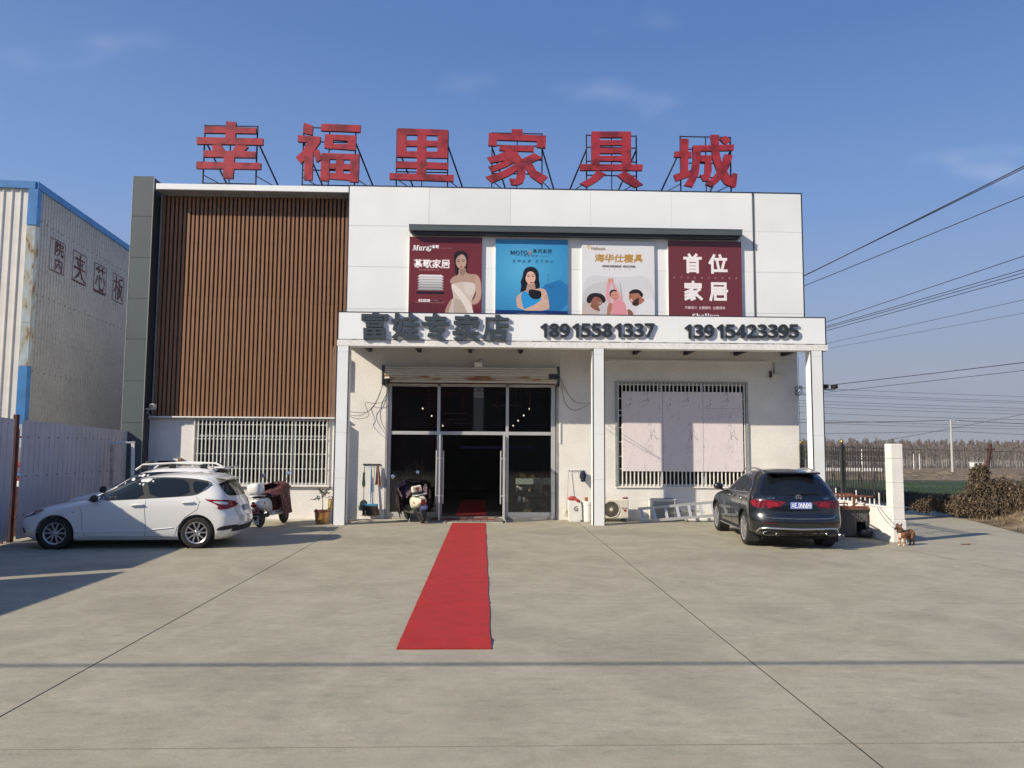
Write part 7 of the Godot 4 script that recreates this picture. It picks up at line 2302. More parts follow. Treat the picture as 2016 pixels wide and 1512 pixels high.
func fittings() -> void:
	var f := thing("flood_light", "small off white flood light on the wall under the canopy at the right", "flood light", v3(8.55, 4.19, -1.6))
	slab("case", M.off_white, f, -0.16, 0.17, -0.07, 0.08, 0.06, 0.14, 0.012)
	slab("lens", M.cream, f, -0.135, 0.145, -0.05, 0.06, 0.1405, 0.147, 0.004)
	slab("bracket", M.frame_black, f, -0.20, -0.165, -0.02, 0.16, 0.0, 0.12, 0.005)
	slab("conduit", M.alu_dull, f, -0.075, -0.045, 0.085, 0.42, 0.0, 0.03)
	var c := thing("cable_coil", "coil of thin black cable on the wall by the right column", "cable coil", v3(9.17, 3.78, -1.5))
	for i in 5:
		var b := MB.new()
		var pts := []
		for k in 25: pts.append(v3(cos(TAU * k / 24) * (0.09 + 0.008 * i), sin(TAU * k / 24 + i) * (0.15 - 0.01 * i), 0.012 * i))
		b.tube(pts, 0.005, 4)
		put("loop", b, M.wire, c)
	var dn := MB.new()
	dn.tube([v3(0, -0.1, 0), v3(0.02, -1.0, 0.0), v3(0.0, -2.0, 0.02), v3(-0.02, -2.9, 0.0)], 0.006, 5)
	dn.tube([v3(0.03, 0.1, 0), v3(0.02, 0.6, -0.02), v3(0.03, 1.0, 0.0)], 0.006, 5)
	for i in 8: dn.ball(v3(rng.randf_range(-0.04, 0.04), rng.randf_range(-2.5, -2.0), 0.02), v3(0.03, 0.04, 0.02), 8)
	put("hanging_cable", dn, M.wire, c)
	var cams := [[v3(9.29, 3.72, -0.17), 1.0, "twin security cameras on a bracket at the outer side of the right column"], [v3(-9.50, 3.10, -1.30), 1.0, "white security camera on a bracket between the dark pillar and the slats"]]
	for i in 2:
		var q: Array = cams[i]
		var o := thing("security_camera", q[2], "camera", q[0])
		var m: Material = M.alu_dull if i == 0 else M.off_white
		slab("arm", m, o, 0.0 if i == 0 else -0.08, 0.36 if i == 0 else 0.22, -0.03, 0.0, -0.02, 0.02, 0.004)
		for x in ([0.08, 0.34] if i == 0 else [0.14]):
			slab("head", M.frame_black if i == 0 else M.off_white, o, x - 0.06, x + 0.06, 0.02, 0.13, -0.1, 0.10, 0.012)
			slab("lens", M.black, o, x - 0.035, x + 0.035, 0.035, 0.105, 0.101, 0.112, 0.004)
			slab("swivel", m, o, x - 0.015, x + 0.015, 0.0005, 0.0195, -0.015, 0.015)
		if i == 1:
			var cb := MB.new()
			cb.tube([v3(0.05, -0.03, 0.02), v3(0.0, -0.12, 0.03), v3(0.08, -0.2, 0.02), v3(0.02, -0.3, 0.0)], 0.008, 5)
			put("cable", cb, M.off_white, o)
	var sets := [[[v3(-2.94, 3.98, -1.5), v3(-3.1, 3.4, -1.5), v3(-3.4, 3.05, -1.45), v3(-3.85, 3.05, -0.9), v3(-3.68, 3.12, -0.34)], [v3(-2.95, 3.85, -1.5), v3(-3.2, 3.25, -1.5), v3(-3.5, 2.95, -1.2), v3(-3.67, 2.92, -0.34)], [v3(-2.75, 3.80, -1.5), v3(-2.85, 3.42, -1.5), v3(-3.15, 3.30, -1.5), v3(-3.45, 3.32, -1.5), v3(-3.35, 2.95, -1.5), v3(-3.6, 2.85, -1.3), v3(-3.67, 2.88, -0.34)]], [[v3(2.12, 4.2, -1.5), v3(2.3, 3.8, -1.55), v3(2.6, 3.4, -1.5), v3(2.89, 3.3, -0.34)], [v3(2.2, 3.9, -1.55), v3(2.32, 3.35, -1.5), v3(2.6, 3.15, -1.5), v3(2.88, 3.28, -0.34)]]]
	for i in 2:
		var o := thing("loose_cables", ["thin dark cables sagging from the shutter bracket to the left column", "thin dark cables sagging from the shutter to the middle column"][i], "cable", sets[i][0][0])
		for p in sets[i]:
			var q := []
			for k in p.size() - 1:
				for j in 6:
					var a: Vector3 = p[maxi(k - 1, 0)]
					var d: Vector3 = p[mini(k + 2, p.size() - 1)]
					q.append(p[k].cubic_interpolate(p[k + 1], a, d, j / 6.0) - sets[i][0][0])
			q.append(p[-1] - sets[i][0][0])
			var b := MB.new()
			b.tube(q, 0.007, 5)
			put("cable", b, M.wire, o)
	# dome camera at the shutter bracket
	var dc := thing("dome_camera", "small black dome camera at the left end of the roller shutter", "camera", v3(-2.78, 3.95, -1.16))
	var db := MB.new()
	db.ball(v3(0, -0.02, 0), v3(0.075, 0.08, 0.075), 16)
	put("dome", db, M.dark_glass, dc)
	slab("mount", M.off_white, dc, -0.08, 0.07, 0.03, 0.09, -0.08, 0.08, 0.02)

func porch_things() -> void:
	pot_plant()
	broom_rack()
	right_rack()
	ac_unit()
	cabinet_and_ladder()
	fittings()

# ---------------------------------------------------------------- what stands behind the shop glass
func shop_things() -> void:
	var mat := MB.new()
	mat.bb(-0.84, 0.05, 0.066, 0.074, -9.0, -1.87)
	tag(put("inner_carpet", mat, M.carpet), "red carpet strip continuing inside the doorway", "carpet")
	var s := thing("display_shelf", "black display shelf with pale green top behind the right glass pane", "shelf", v3(1.45, 0.066, -2.42))
	slab("top_box", flat(lin(0.42, 0.52, 0.47), 0.5), s, -0.52, 0.52, 0.91, 1.08, -0.18, 0.18, 0.006)
	for q in [[-0.52, 0.0, 0.69], [-0.52, 0.0, 0.38], [0.10, 0.52, 0.53], [0.10, 0.52, 0.22], [-0.52, 0.52, 0.0]]: slab("board", M.black, s, q[0], q[1], q[2], q[2] + 0.018, -0.17, 0.17)
	for x in [-0.53, -0.02, 0.53]: slab("post", M.black, s, x - 0.008, x + 0.008, 0.02, 0.909, -0.17, -0.15)
	for q in [[v3(-0.01, 0.69, 0.12), v3(0.10, 0.54, 0.12)], [v3(0.10, 0.54, 0.12), v3(-0.01, 0.38, 0.12)], [v3(-0.01, 0.38, 0.12), v3(0.10, 0.23, 0.12)]]:
		var b := MB.new()
		b.bar(q[0], q[1], 0.3, 0.018, Vector3.BACK)
		put("brace", b, M.black, s)
	slab("back_panel", M.off_white, s, -0.22, 0.0, 0.05, 0.89, -0.182, -0.172)
	slab("back_panel", M.off_white, s, 0.05, 0.30, 0.23, 0.89, -0.1825, -0.1725)
	var forms := {
		"bowl": [Vector2(0, 0), Vector2(0.05, 0.0), Vector2(0.085, 0.06), Vector2(0.092, 0.14), Vector2(0.085, 0.14), Vector2(0.0, 0.05)],
		"jar": [Vector2(0, 0), Vector2(0.05, 0.0), Vector2(0.07, 0.06), Vector2(0.068, 0.12), Vector2(0.03, 0.15), Vector2(0.035, 0.17), Vector2(0.0, 0.17)],
		"pot": [Vector2(0, 0), Vector2(0.05, 0.0), Vector2(0.066, 0.11), Vector2(0.06, 0.13), Vector2(0.0, 0.12)],
	}
	var vs := [[1.10, 0.775, "bowl", [0.45, 0.50, 0.50], "wide pale bowl on the upper left board of the display shelf"], [0.99, 0.775, "jar", [0.55, 0.55, 0.52], "tiny white jar beside the wide pale bowl on the display shelf"], [1.35, 0.775, "pot", [0.32, 0.26, 0.16], "tan pot with a little plant on the upper board of the display shelf"], [1.06, 0.465, "jar", [0.20, 0.30, 0.32], "blue green jar on the lower left board of the display shelf"], [1.20, 0.465, "pot", [0.55, 0.56, 0.53], "white cup beside the blue green jar on the display shelf"], [1.36, 0.465, "bowl", [0.20, 0.02, 0.03], "red box shaped bowl before the white back panel of the display shelf"], [1.65, 0.615, "pot", [0.52, 0.52, 0.48], "white pot on the upper right board of the display shelf"], [1.85, 0.615, "pot", [0.5, 0.52, 0.46], "pale pot at the right end of the upper right board"], [1.64, 0.305, "jar", [0.35, 0.33, 0.24], "small tan jar on the lower right board of the display shelf"], [1.79, 0.305, "pot", [0.40, 0.37, 0.24], "straw coloured pot on the lower right board of the display shelf"], [1.36, 0.085, "pot", [0.45, 0.29, 0.10], "ochre pot on the floor board of the display shelf"], [1.22, 0.085, "pot", [0.35, 0.33, 0.28], "grey pot left of the ochre pot on the floor board"]]
	for q in vs:
		var b := MB.new()
		b.lathe(forms[q[2]], Transform3D(), 20)
		tag(put(q[2], b, flat(lin(q[3][0], q[3][1], q[3][2]), 0.3), null, v3(q[0], q[1], -2.40)), q[4], q[2], "pots on the display shelf")
	var g := RandomNumberGenerator.new()
	g.seed = 9
	for q in [[1.12, 0.16, [0.10, 0.09, 0.03], "spiky olive succulent at the left end of the display shelf top"], [1.42, 0.11, [0.16, 0.15, 0.05], "pale round succulent in the middle of the display shelf top"], [1.70, 0.09, [0.07, 0.05, 0.03], "low brownish succulent at the right of the display shelf top"]]:
		var t := thing("succulent", q[3], "plant", v3(q[0], 1.147, -2.38), 0.0, "succulents on the display shelf")
		var lf := MB.new()
		for i in 46:
			var d: Vector3 = v3(g.randf_range(-1, 1), g.randf_range(0.15, 1.0), g.randf_range(-0.8, 0.8)).normalized() * g.randf_range(0.6, 1.0) * q[1]
			lf.tube([v3(0, 0.01, 0), d * 0.6 + v3(0, 0.01, 0), d + v3(0, 0.02, 0)], [0.005, 0.011, 0.004], 5)
		put("leaves", lf, flat(lin(q[2][0], q[2][1], q[2][2]), 0.7), t)
		var pt := MB.new()
		pt.lathe([Vector2(0, 0), Vector2(0.05, 0.0), Vector2(0.06, 0.03), Vector2(0.0, 0.03)], Transform3D(), 14)
		put("pot", pt, M.soil, t)
	# branches and low stand behind the left pane
	var b := thing("branch_ornament", "pale twisted dry branches standing behind the left glass pane", "ornament", v3(-2.2, 0.066, -2.5))
	slab("stand", M.interior_floor, b, -0.5, 0.6, 0.0, 0.75, -0.25, 0.2, 0.01)
	for i in 11:
		var tb := MB.new()
		var p := v3(g.randf_range(-0.45, 0.5), 0.751, g.randf_range(-0.1, 0.1))
		var pts := [p]
		var d := v3(g.randf_range(-0.3, 0.3), 1.0, g.randf_range(-0.2, 0.2))
		for k in 9:
			d = (d + v3(g.randf_range(-0.7, 0.7), 0.15, g.randf_range(-0.5, 0.5))).normalized()
			p += d * g.randf_range(0.08, 0.14)
			pts.append(p)
			if k in [3, 5, 6]:
				var e := v3(g.randf_range(-1, 1), g.randf_range(0.1, 0.8), g.randf_range(-0.4, 0.4)).normalized() * 0.16
				tb.tube([p, p + e * 0.6, p + e + v3(0, 0.04, 0)], [0.009, 0.007, 0.003], 5)
		tb.tube(pts, 0.012, 6)
		put("branch", tb, flat(lin(0.26, 0.24, 0.19), 0.8), b)
	for i in 5:
		var t := thing("basket", ["dark basket", "grey pot", "brown box", "small tan jug", "dull bowl"][i] + " on the floor behind the left glass pane, " + ["at its left end", "second from the left", "in the middle", "fourth from the left", "nearest the door"][i], "ornament", v3(-2.55 + i * 0.27, 0.066, -2.02), 0.0, "ornaments on the floor behind the left pane")
		var m := MB.new()
		m.lathe([Vector2(0, 0), Vector2(0.07, 0.0), Vector2(0.09, 0.08 + 0.02 * i), Vector2(0.07, 0.17 + 0.015 * i), Vector2(0.0, 0.15)], Transform3D(), 16)
		put("body", m, flat(lin(0.10 + 0.02 * i, 0.09 + 0.012 * i, 0.07), 0.7), t)
	# strings of red lanterns
	for i in 4:
		var x: float = [-1.68, -0.65, 0.33, 1.31][i]
		var t := thing("lantern_string", "string of little red lanterns hanging behind the " + ["left upper pane", "left side of the middle upper pane", "right side of the middle upper pane", "right upper pane"][i], "lantern string", v3(x, 3.1, -2.0), 0.0, "red lantern strings in the entrance")
		var l := MB.new()
		for k in 5: l.ball(v3(0, 0.58 - k * 0.105, 0), v3(0.036, 0.030, 0.036), 10)
		put("lanterns", l, flat(lin(0.34, 0.03, 0.02), 0.6), t)
		var c := MB.new()
		c.tube([v3(0, 1.45, 0), v3(0, 0.1, 0)], 0.005, 5)
		c.tube([v3(0, 0.12, 0), v3(0, -0.06, 0)], 0.012, 5)
		put("cord", c, flat(lin(0.22, 0.02, 0.02), 0.8), t)
	# ceiling spots, lit
	var gl := StandardMaterial3D.new()
	gl.albedo_color = Color(0.9, 0.9, 0.85)
	gl.emission_enabled = true
	gl.emission = Color(1.0, 0.96, 0.88)
	gl.emission_energy_multiplier = 2.2
	var sp := [[-2.13, 3.37], [-1.82, 3.12], [-1.44, 2.79], [0.95, 2.81], [1.12, 2.98], [1.31, 3.16], [1.50, 3.39]]
	for i in sp.size():
		var q: Array = sp[i]
		var t := thing("ceiling_spot", "small lit ceiling spot seen through the upper glass, " + ["leftmost of the left group", "middle of the left group", "lowest of the left group", "lowest of the right group", "second lowest of the right group", "second highest of the right group", "highest of the right group"][i], "spot light", v3(q[0], q[1], -5.5), 0.0, "ceiling spots in the shop")
		var b2 := MB.new()
		b2.ball(Vector3.ZERO, v3(0.024, 0.030, 0.024), 12)
		put("lamp", b2, gl, t)
		slab("stem", M.frame_black, t, -0.01, 0.01, 0.05, 4.6 - q[1], -0.01, 0.01)
		var lt := OmniLight3D.new()
		lt.name = "spot_light"
		lt.light_color = Color(1.0, 0.95, 0.85); lt.light_energy = 0.05
		lt.omni_range = 30.0; lt.omni_attenuation = 2.0; lt.shadow_enabled = true; lt.light_size = 0.03
		t.add_child(lt)
	for q in [[-1.44, -0.65, 3.21], [0.21, 1.15, 3.50], [-1.30, -0.65, 3.0], [-1.06, -0.47, 2.86]]:
		var b3 := MB.new()
		b3.bb(q[0], q[1], q[2], q[2] + 0.02, -5.6, -5.55)
		tag(put("track_rail", b3, M.alu_dull), "thin pale lighting rail under the shop ceiling, " + ("upper left" if q[2] == 3.21 else "upper right" if q[2] == 3.5 else "middle left" if q[2] == 3.0 else "lowest"), "rail", "lighting rails in the shop")
	var bl := MB.new()
	bl.bb(-0.95, 1.9, 2.02, 2.12, -9.5, -9.45)
	var bm := flat(lin(0.02, 0.03, 0.4), 0.4)
	tag(put("blue_strip", bl, bm), "faint blue strip deep inside the shop above the doorway", "strip")

# ---------------------------------------------------------------- right of the store
func right_side() -> void:
	# low wall and gate pillar
	var lw := thing("low_wall", "low white wall from the right column to the gate pillar, iron fence on top", "wall", v3(9.22, 0.0, 0.9))
	slab("body", M.wall, lw, -0.12, 0.12, 0.0, 0.74, -2.5, 2.42, 0.006)
	slab("coping", M.wall, lw, -0.135, 0.135, 0.741, 0.775, -2.5, 2.42, 0.008)
	slab("cement_patch", M.cement, lw, -0.126, -0.121, 0.02, 0.70, 1.28, 1.62)
	var gp := thing("gate_pillar", "white square gate pillar with horizontal joints at the end of the low wall", "pillar", v3(9.27, 0.0, 3.46))
	var gy := [0.0, 0.50, 0.76, 1.32, 1.86, 2.20]
	for i in 5:
		var g := 0.018 if i == 0 else 0.0
		slab("course", M.wall, gp, -0.135 - g, 0.135 + g, gy[i] + 0.002, gy[i + 1] - 0.002, -0.135, 0.135 + g, 0.008)
	# iron fence on the wall
	var f := thing("iron_fence", "black wrought iron fence with scrolls and hearts on the low white wall", "fence", v3(9.24, 0.775, 0.9))
	for y in [0.05, 1.02, 1.24]: slab("rail", M.fence_paint, f, -0.014, 0.014, y - 0.014, y + 0.014, -2.4, 2.40, 0.003)
	var pm := MB.new()
	pm.rbox(v3(0, 0.66, 0), v3(0.018, 1.34, 0.018), 0.003)
	pm.lathe([Vector2(0.0, 0.0), Vector2(0.016, 0.0), Vector2(0.009, 0.035), Vector2(0.0, 0.075)], Transform3D(Basis(), v3(0, 1.33, 0)), 6)
	var me := pm.mesh()
	for k in 37: put("bar", me, M.fence_paint, f, v3(0, 0, -2.38 + k * 0.1325))
	var ring := MB.new()
	var pts := []
	for i in 15: pts.append(v3(0, cos(TAU * i / 14) * 0.036, sin(TAU * i / 14) * 0.036))
	ring.tube(pts, 0.007, 5)
	var rm := ring.mesh()
	for k in 36:
		for y in [1.07, 1.185]: put("scroll", rm, M.fence_paint, f, v3(0, y, -2.314 + k * 0.1325))
	var heart := MB.new()
	for s: float in [-1.0, 1.0]:
		var h := []
		for q in [[0.40, 0.02], [0.52, 0.10], [0.62, 0.03], [0.74, 0.09], [0.86, 0.10], [0.92, 0.055], [0.90, 0.01], [0.80, 0.0]]: h.append(v3(0.02, q[0] * 0.98, q[1] * s))
		heart.tube(h, 0.008, 5)
		heart.tube([v3(0.02, 0.60, 0.0), v3(0.02, 0.48, 0.07 * s), v3(0.02, 0.30, 0.10 * s), v3(0.02, 0.12, 0.02 * s)], 0.008, 5)
	heart.ball(v3(0.025, 0.56, 0), v3(0.015, 0.04, 0.03), 10)
	var hm := heart.mesh()
	for k in 6: put("heart_scroll", hm, M.fence_paint, f, v3(0, 0.06, -1.9 + k * 0.72))
	for z in [-2.45, 0.10]:
		var b := MB.new()
		b.rbox(v3(0, 0.70, 0), v3(0.10, 1.46, 0.10), 0.01)
		b.lathe([Vector2(0.05, 1.43), Vector2(0.035, 1.46), Vector2(0.03, 1.47)], Transform3D(), 12)
		var o := put("post", b, M.fence_post, f, v3(0.0, -0.03, z))
		var bl := MB.new()
		bl.ball(v3(0, 1.52, 0), v3(0.052, 0.052, 0.052), 14)
		put("brass_ball", bl, M.brass, o)
	# white pickets along the wall top
	var pk := MB.new()
	pk.rbox(v3(0, 0.07, 0), v3(0.02, 0.14, 0.03), 0.004)
	var pkm := pk.mesh()
	for k in 16:
		put("picket", pkm, M.off_white, f, v3(-0.10, 0, -1.2 + k * 0.22), Basis.from_scale(v3(1, 1.0 if k % 5 else 2.1, 1)))
	# kennel of corrugated sheet, with a rusty frame on its roof
	var k := thing("dog_kennel", "dark corrugated sheet kennel with square opening between the black car and the low wall", "kennel", v3(8.72, 0.0, 1.95))
	var fr := MB.new()
	ribbed(fr, 0.86, 0.03, 0.64, 0.055, 0.012, Transform3D(Basis(), v3(-0.78, 0, 0.62)))
	ribbed(fr, 0.28, 0.36, 0.64, 0.055, 0.012, Transform3D(Basis(), v3(0.081, 0, 0.62)))
	ribbed(fr, 0.06, 0.03, 0.36, 0.055, 0.012, Transform3D(Basis(), v3(0.30, 0, 0.62)))
	put("front_sheet", fr, M.kennel, k)
	slab("side", M.kennel, k, 0.362, 0.374, 0.0, 0.62, -0.5, 0.63)
	slab("side", M.kennel, k, -0.79, -0.778, 0.0, 0.62, -0.5, 0.61)
	slab("back", M.kennel, k, -0.777, 0.361, 0.0, 0.62, -0.512, -0.5)
	slab("floor", M.rust_dark, k, -0.777, 0.361, 0.0, 0.03, -0.499, 0.6)
	slab("roof_sheet", M.kennel, k, -0.84, 0.42, 0.645, 0.66, -0.54, 0.70)
	slab("roof_edge", M.rust, k, -0.84, 0.40, 0.662, 0.70, 0.62, 0.69)
	var bag := thing("black_bag", "crumpled black plastic bag lying before the kennel opening", "bag", v3(8.93, 0.0, 2.72))
	var bb := MB.new()
	for i in 7: bb.ball(v3(rng.randf_range(-0.12, 0.12), 0.08 + rng.randf_range(0, 0.05), rng.randf_range(-0.06, 0.06)), v3(0.10, 0.08, 0.08), 9, Basis.from_euler(v3(rng.randf(), rng.randf(), rng.randf())))
	bb.smooth(0, 25)
	put("bag", bb, flat(lin(0.03, 0.03, 0.035), 0.35), bag)
	var st := thing("concrete_block", "small grey concrete block by the rear wheel of the black car", "block", v3(8.18, 0.0, 2.95))
	slab("block", M.cement, st, -0.13, 0.13, 0.0, 0.11, -0.08, 0.08, 0.02)
	var rf := thing("rusty_frame", "rusty steel table frame standing on the kennel roof", "frame", v3(8.70, 0.70, 1.95))
	for z in [-0.42, 0.62]:
		slab("long_bar", M.rust, rf, -0.85, 0.52, 0.24, 0.275, z - 0.02, z + 0.02, 0.004)
		slab("foot_bar", M.rust, rf, -0.80, 0.40, 0.0, 0.03, z - 0.02, z + 0.02, 0.004)
		for x in [-0.5, 0.05]: slab("leg", M.rust, rf, x - 0.025, x + 0.025, 0.03, 0.24, z - 0.02, z + 0.02, 0.004)
	var dg := MB.new()
	dg.bar(v3(0.0, 0.27, 0.62), v3(0.45, 0.10, 0.40), 0.03, 0.03); dg.bar(v3(-0.3, 0.27, -0.42), v3(0.30, 0.27, 0.62), 0.025, 0.025)
	put("brace", dg, M.rust, rf)
	var hs := thing("rust_bracket", "small rusty angle bracket sticking out beside the kennel", "bracket", v3(9.10, 0.42, 2.56))
	slab("plate", M.rust_dark, hs, -0.02, 0.0, -0.08, 0.12, -0.05, 0.05)
	slab("arm", M.rust_dark, hs, 0.0, 0.12, -0.02, 0.01, 0.0, 0.03)
	# leaning pole in the verge
	var lp := MB.new()
	lp.tube([v3(0, -0.1, 0), v3(0.45, 2.27, 0)], 0.055, 8)
	var lo := put("pole", lp, M.rust_dark, tag(Node3D.new(), "leaning rusty brown pole with a short cross arm in the dry vines", "pole"))
	var lt := lo.get_parent()
	lt.name = "leaning_pole"
	lt.position = v3(14.91, 0.0, -2.24)
	add_child(lt)
	slab("cross_arm", M.rust_dark, lt, 0.28, 0.56, 2.08, 2.12, -0.03, 0.03)
	var vw := MB.new()
	vw.tube([v3(0.30, 1.6, 0), v3(0.33, 1.52, 0.08), v3(0.26, 1.3, 0.02)], 0.015, 5)
	put("wire_tie", vw, M.wire, lt)
	vines()
	verge_plants()

# heaps of withered creeper hanging over a fallen fence: leaf curls and stems through a volume
func vines() -> void:
	var g := RandomNumberGenerator.new()
	g.seed = 404
	var heaps := [
		["dry brown creeper heap climbing the leaning pole", [[14.95, 1.35, -2.2, 0.28, 0.35], [15.0, 0.85, -2.15, 0.5, 0.5], [15.15, 0.4, -2.0, 0.8, 0.45], [15.6, 0.95, -2.1, 0.45, 0.35], [14.7, 0.45, -2.4, 0.5, 0.4]]],
		["dry brown creeper mass over the verge at the right edge of the view", [[15.9, 0.7, -1.7, 0.6, 0.5], [16.3, 1.0, -1.5, 0.5, 0.5], [16.2, 0.45, -1.2, 0.8, 0.45], [16.9, 0.8, -1.2, 0.7, 0.55], [17.6, 0.7, -0.9, 0.8, 0.6], [18.4, 0.7, -0.6, 0.9, 0.6]]],
		["low dark creeper trailing left along the fallen post", [[14.3, 0.45, -3.0, 0.45, 0.3], [13.9, 0.35, -3.5, 0.4, 0.25], [14.6, 0.35, -2.7, 0.5, 0.3]]],
	]
	for h in heaps:
		var t := thing("dry_creeper", h[0], "creeper", v3(h[1][0][0], 0, h[1][0][2]), 0.0, "withered creepers on the verge")
		var stems := MB.new()
		var b := MB.new()
		var o: Vector3 = t.position
		for q in h[1]:
			var c := v3(q[0], q[1], q[2]) - o
			var n := int(5200.0 * q[3] * q[4] + 900)
			for i in n:
				var d := v3(g.randfn(), g.randfn(), g.randfn()).normalized() * pow(g.randf(), 0.45)
				var p := c + d * v3(q[3], q[4], q[3])
				if p.y < 0.02: p.y = g.randf_range(0.02, 0.2)
				var a := v3(g.randf_range(-1, 1), g.randf_range(-1.6, 0.4), g.randf_range(-1, 1)).normalized()
				var w := a.cross(v3(g.randf_range(-1, 1), g.randf_range(-1, 1), g.randf_range(-1, 1))).normalized()
				var l := g.randf_range(0.03, 0.09)
				var k := g.randf_range(0.45, 1.25)
				b.col = Color(0.105 * k, 0.075 * k, 0.045 * k) if g.randf() < 0.85 else Color(0.24 * k, 0.19 * k, 0.125 * k)
				var curl := a.cross(w) * l * 0.3
				b.quad(p, p + a * l * 0.5 + w * l * 0.35 + curl, p + a * l, p + a * l * 0.5 - w * l * 0.35 + curl)
			for i in int(26 * q[3] + 8):
				var d := v3(g.randfn(), absf(g.randfn()), g.randfn()).normalized()
				var p := c + d * v3(q[3], q[4], q[3]) * g.randf_range(0.5, 1.0)
				var p2 := p + v3(g.randf_range(-0.3, 0.3), -g.randf_range(0.1, 0.5), g.randf_range(-0.3, 0.3))
				p2.y = maxf(p2.y, 0.02)
				stems.tube([p, (p + p2) / 2 + v3(g.randf_range(-0.08, 0.08), 0.06, g.randf_range(-0.08, 0.08)), p2], 0.008, 4, false)
		stuff(put("withered_leaves", b, M.vine, t))
		put("stems", stems, wander(lin(0.16, 0.12, 0.075), 0.4, 0.2, 0.9, 161), t)
	var fp := MB.new()
	fp.tube([v3(13.35, 0.05, -4.0), v3(14.1, 0.45, -3.2), v3(14.95, 0.78, -2.3)], 0.045, 7)
	tag(put("fallen_post", fp, M.rust_dark), "dark fallen post sloping from the ground up to the leaning pole", "post")

func tuft(b: MB, g: RandomNumberGenerator, at: Vector3, n: int, h: float, spread: float, cols: Array) -> void:
	for i in n:
		var p := at + v3(g.randfn() * spread, 0, g.randfn() * spread)
		var d := v3(g.randf_range(-0.6, 0.6), 1.0, g.randf_range(-0.6, 0.6)).normalized()
		var l := h * g.randf_range(0.4, 1.1)
		var w := v3(g.randf_range(-1, 1), 0, g.randf_range(-1, 1)).normalized() * g.randf_range(0.004, 0.010)
		var c: Color = cols[g.randi() % cols.size()]
		var k := g.randf_range(0.7, 1.2)
		b.col = Color(c.r * k, c.g * k, c.b * k)
		var m := p + d * l * 0.6
		var e := p + d * l + v3(d.x, -0.25, d.z) * l * 0.4
		b.quad(p - w, p + w, m + w * 0.7, m - w * 0.7)
		b.tri(m - w * 0.7, m + w * 0.7, e)

func verge_plants() -> void:
	var g := RandomNumberGenerator.new()
	g.seed = 505
	var straw := [Color(0.30, 0.23, 0.12), Color(0.22, 0.16, 0.085), Color(0.13, 0.095, 0.055), Color(0.36, 0.30, 0.18)]
	var b := MB.new()
	for i in 1900:
		var r: Array = verge_rows[g.randi() % 61]
		var j := int(pow(g.randf(), 0.8) * 38.0) + 1
		var p: Vector3 = r[j]
		if p.x - r[0].x < 0.25: continue
		p += v3(g.randf_range(-0.3, 0.3), -0.01, g.randf_range(-0.3, 0.3))
		tuft(b, g, p, 12, g.randf_range(0.10, 0.30), 0.10, straw)
	stuff(tag(put("dry_grass", b, M.grass_dry), "tufts of dry straw coloured grass on the verge", "grass"))
	# dark weedy clumps along the lane edge behind the pillar
	var c := MB.new()
	for i in 420:
		var z := g.randf_range(-12.5, -4.0)
		var x := lerp_table([[-13.0, 17.3], [-5.9, 15.5], [1.9, 13.35]], z) + g.randf_range(-0.1, 1.6)
		tuft(c, g, v3(x, 0.02, z), 14, g.randf_range(0.15, 0.5), 0.16, [Color(0.07, 0.052, 0.035), Color(0.11, 0.08, 0.05), Color(0.05, 0.045, 0.03)])
	stuff(tag(put("dark_weeds", c, M.grass_dry), "dark withered weeds along the far edge of the lane", "weeds"))
	# rough weeds on the far banks
	var d := MB.new()
	for i in 2600:
		var z := g.randf_range(-112.0, -52.0)
		tuft(d, g, v3(g.randf_range(28.0, 130.0), land_y(z) + 0.05, z), 5, g.randf_range(0.3, 1.1), 0.9, [Color(0.16, 0.11, 0.065), Color(0.24, 0.175, 0.105), Color(0.11, 0.075, 0.05), Color(0.32, 0.25, 0.16)])
	for i in 2200:
		var z := g.randf_range(-232.0, -112.0)
		tuft(d, g, v3(g.randf_range(60.0, 215.0), land_y(z), z), 4, g.randf_range(0.6, 1.9), 1.8, [Color(0.17, 0.115, 0.075), Color(0.22, 0.155, 0.10), Color(0.13, 0.09, 0.06)])
	stuff(tag(put("bank_weeds", d, M.grass_dry), "brown weeds covering the banks beyond the wheat", "weeds"))
	# blades of the winter wheat near enough to read
	var w := MB.new()
	for i in 5200:
		var z := -13.2 - 30.0 * pow(g.randf(), 1.4)
		var x := g.randf_range(12.0, 48.0)
		z = snappedf(z, 0.45) + g.randf_range(-0.06, 0.06)
		tuft(w, g, v3(x, land_y(z) + 0.05, z), 7, 0.16, 0.22, [Color(0.020, 0.050, 0.015), Color(0.030, 0.065, 0.020), Color(0.045, 0.075, 0.028)])
	stuff(tag(put("wheat_blades", w, M.grass_dry), "short green blades of winter wheat in the field", "wheat"))

# ---------------------------------------------------------------- power lines, hut
func sag_wire(b: MB, a: Vector3, c: Vector3, sag: float, r: float, n := 22) -> void:
	var p := []
	for i in n + 1:
		var t := i / float(n)
		p.append(a.lerp(c, t) - v3(0, sag * 4.0 * t * (1.0 - t), 0))
	b.tube(p, r, 5, false)

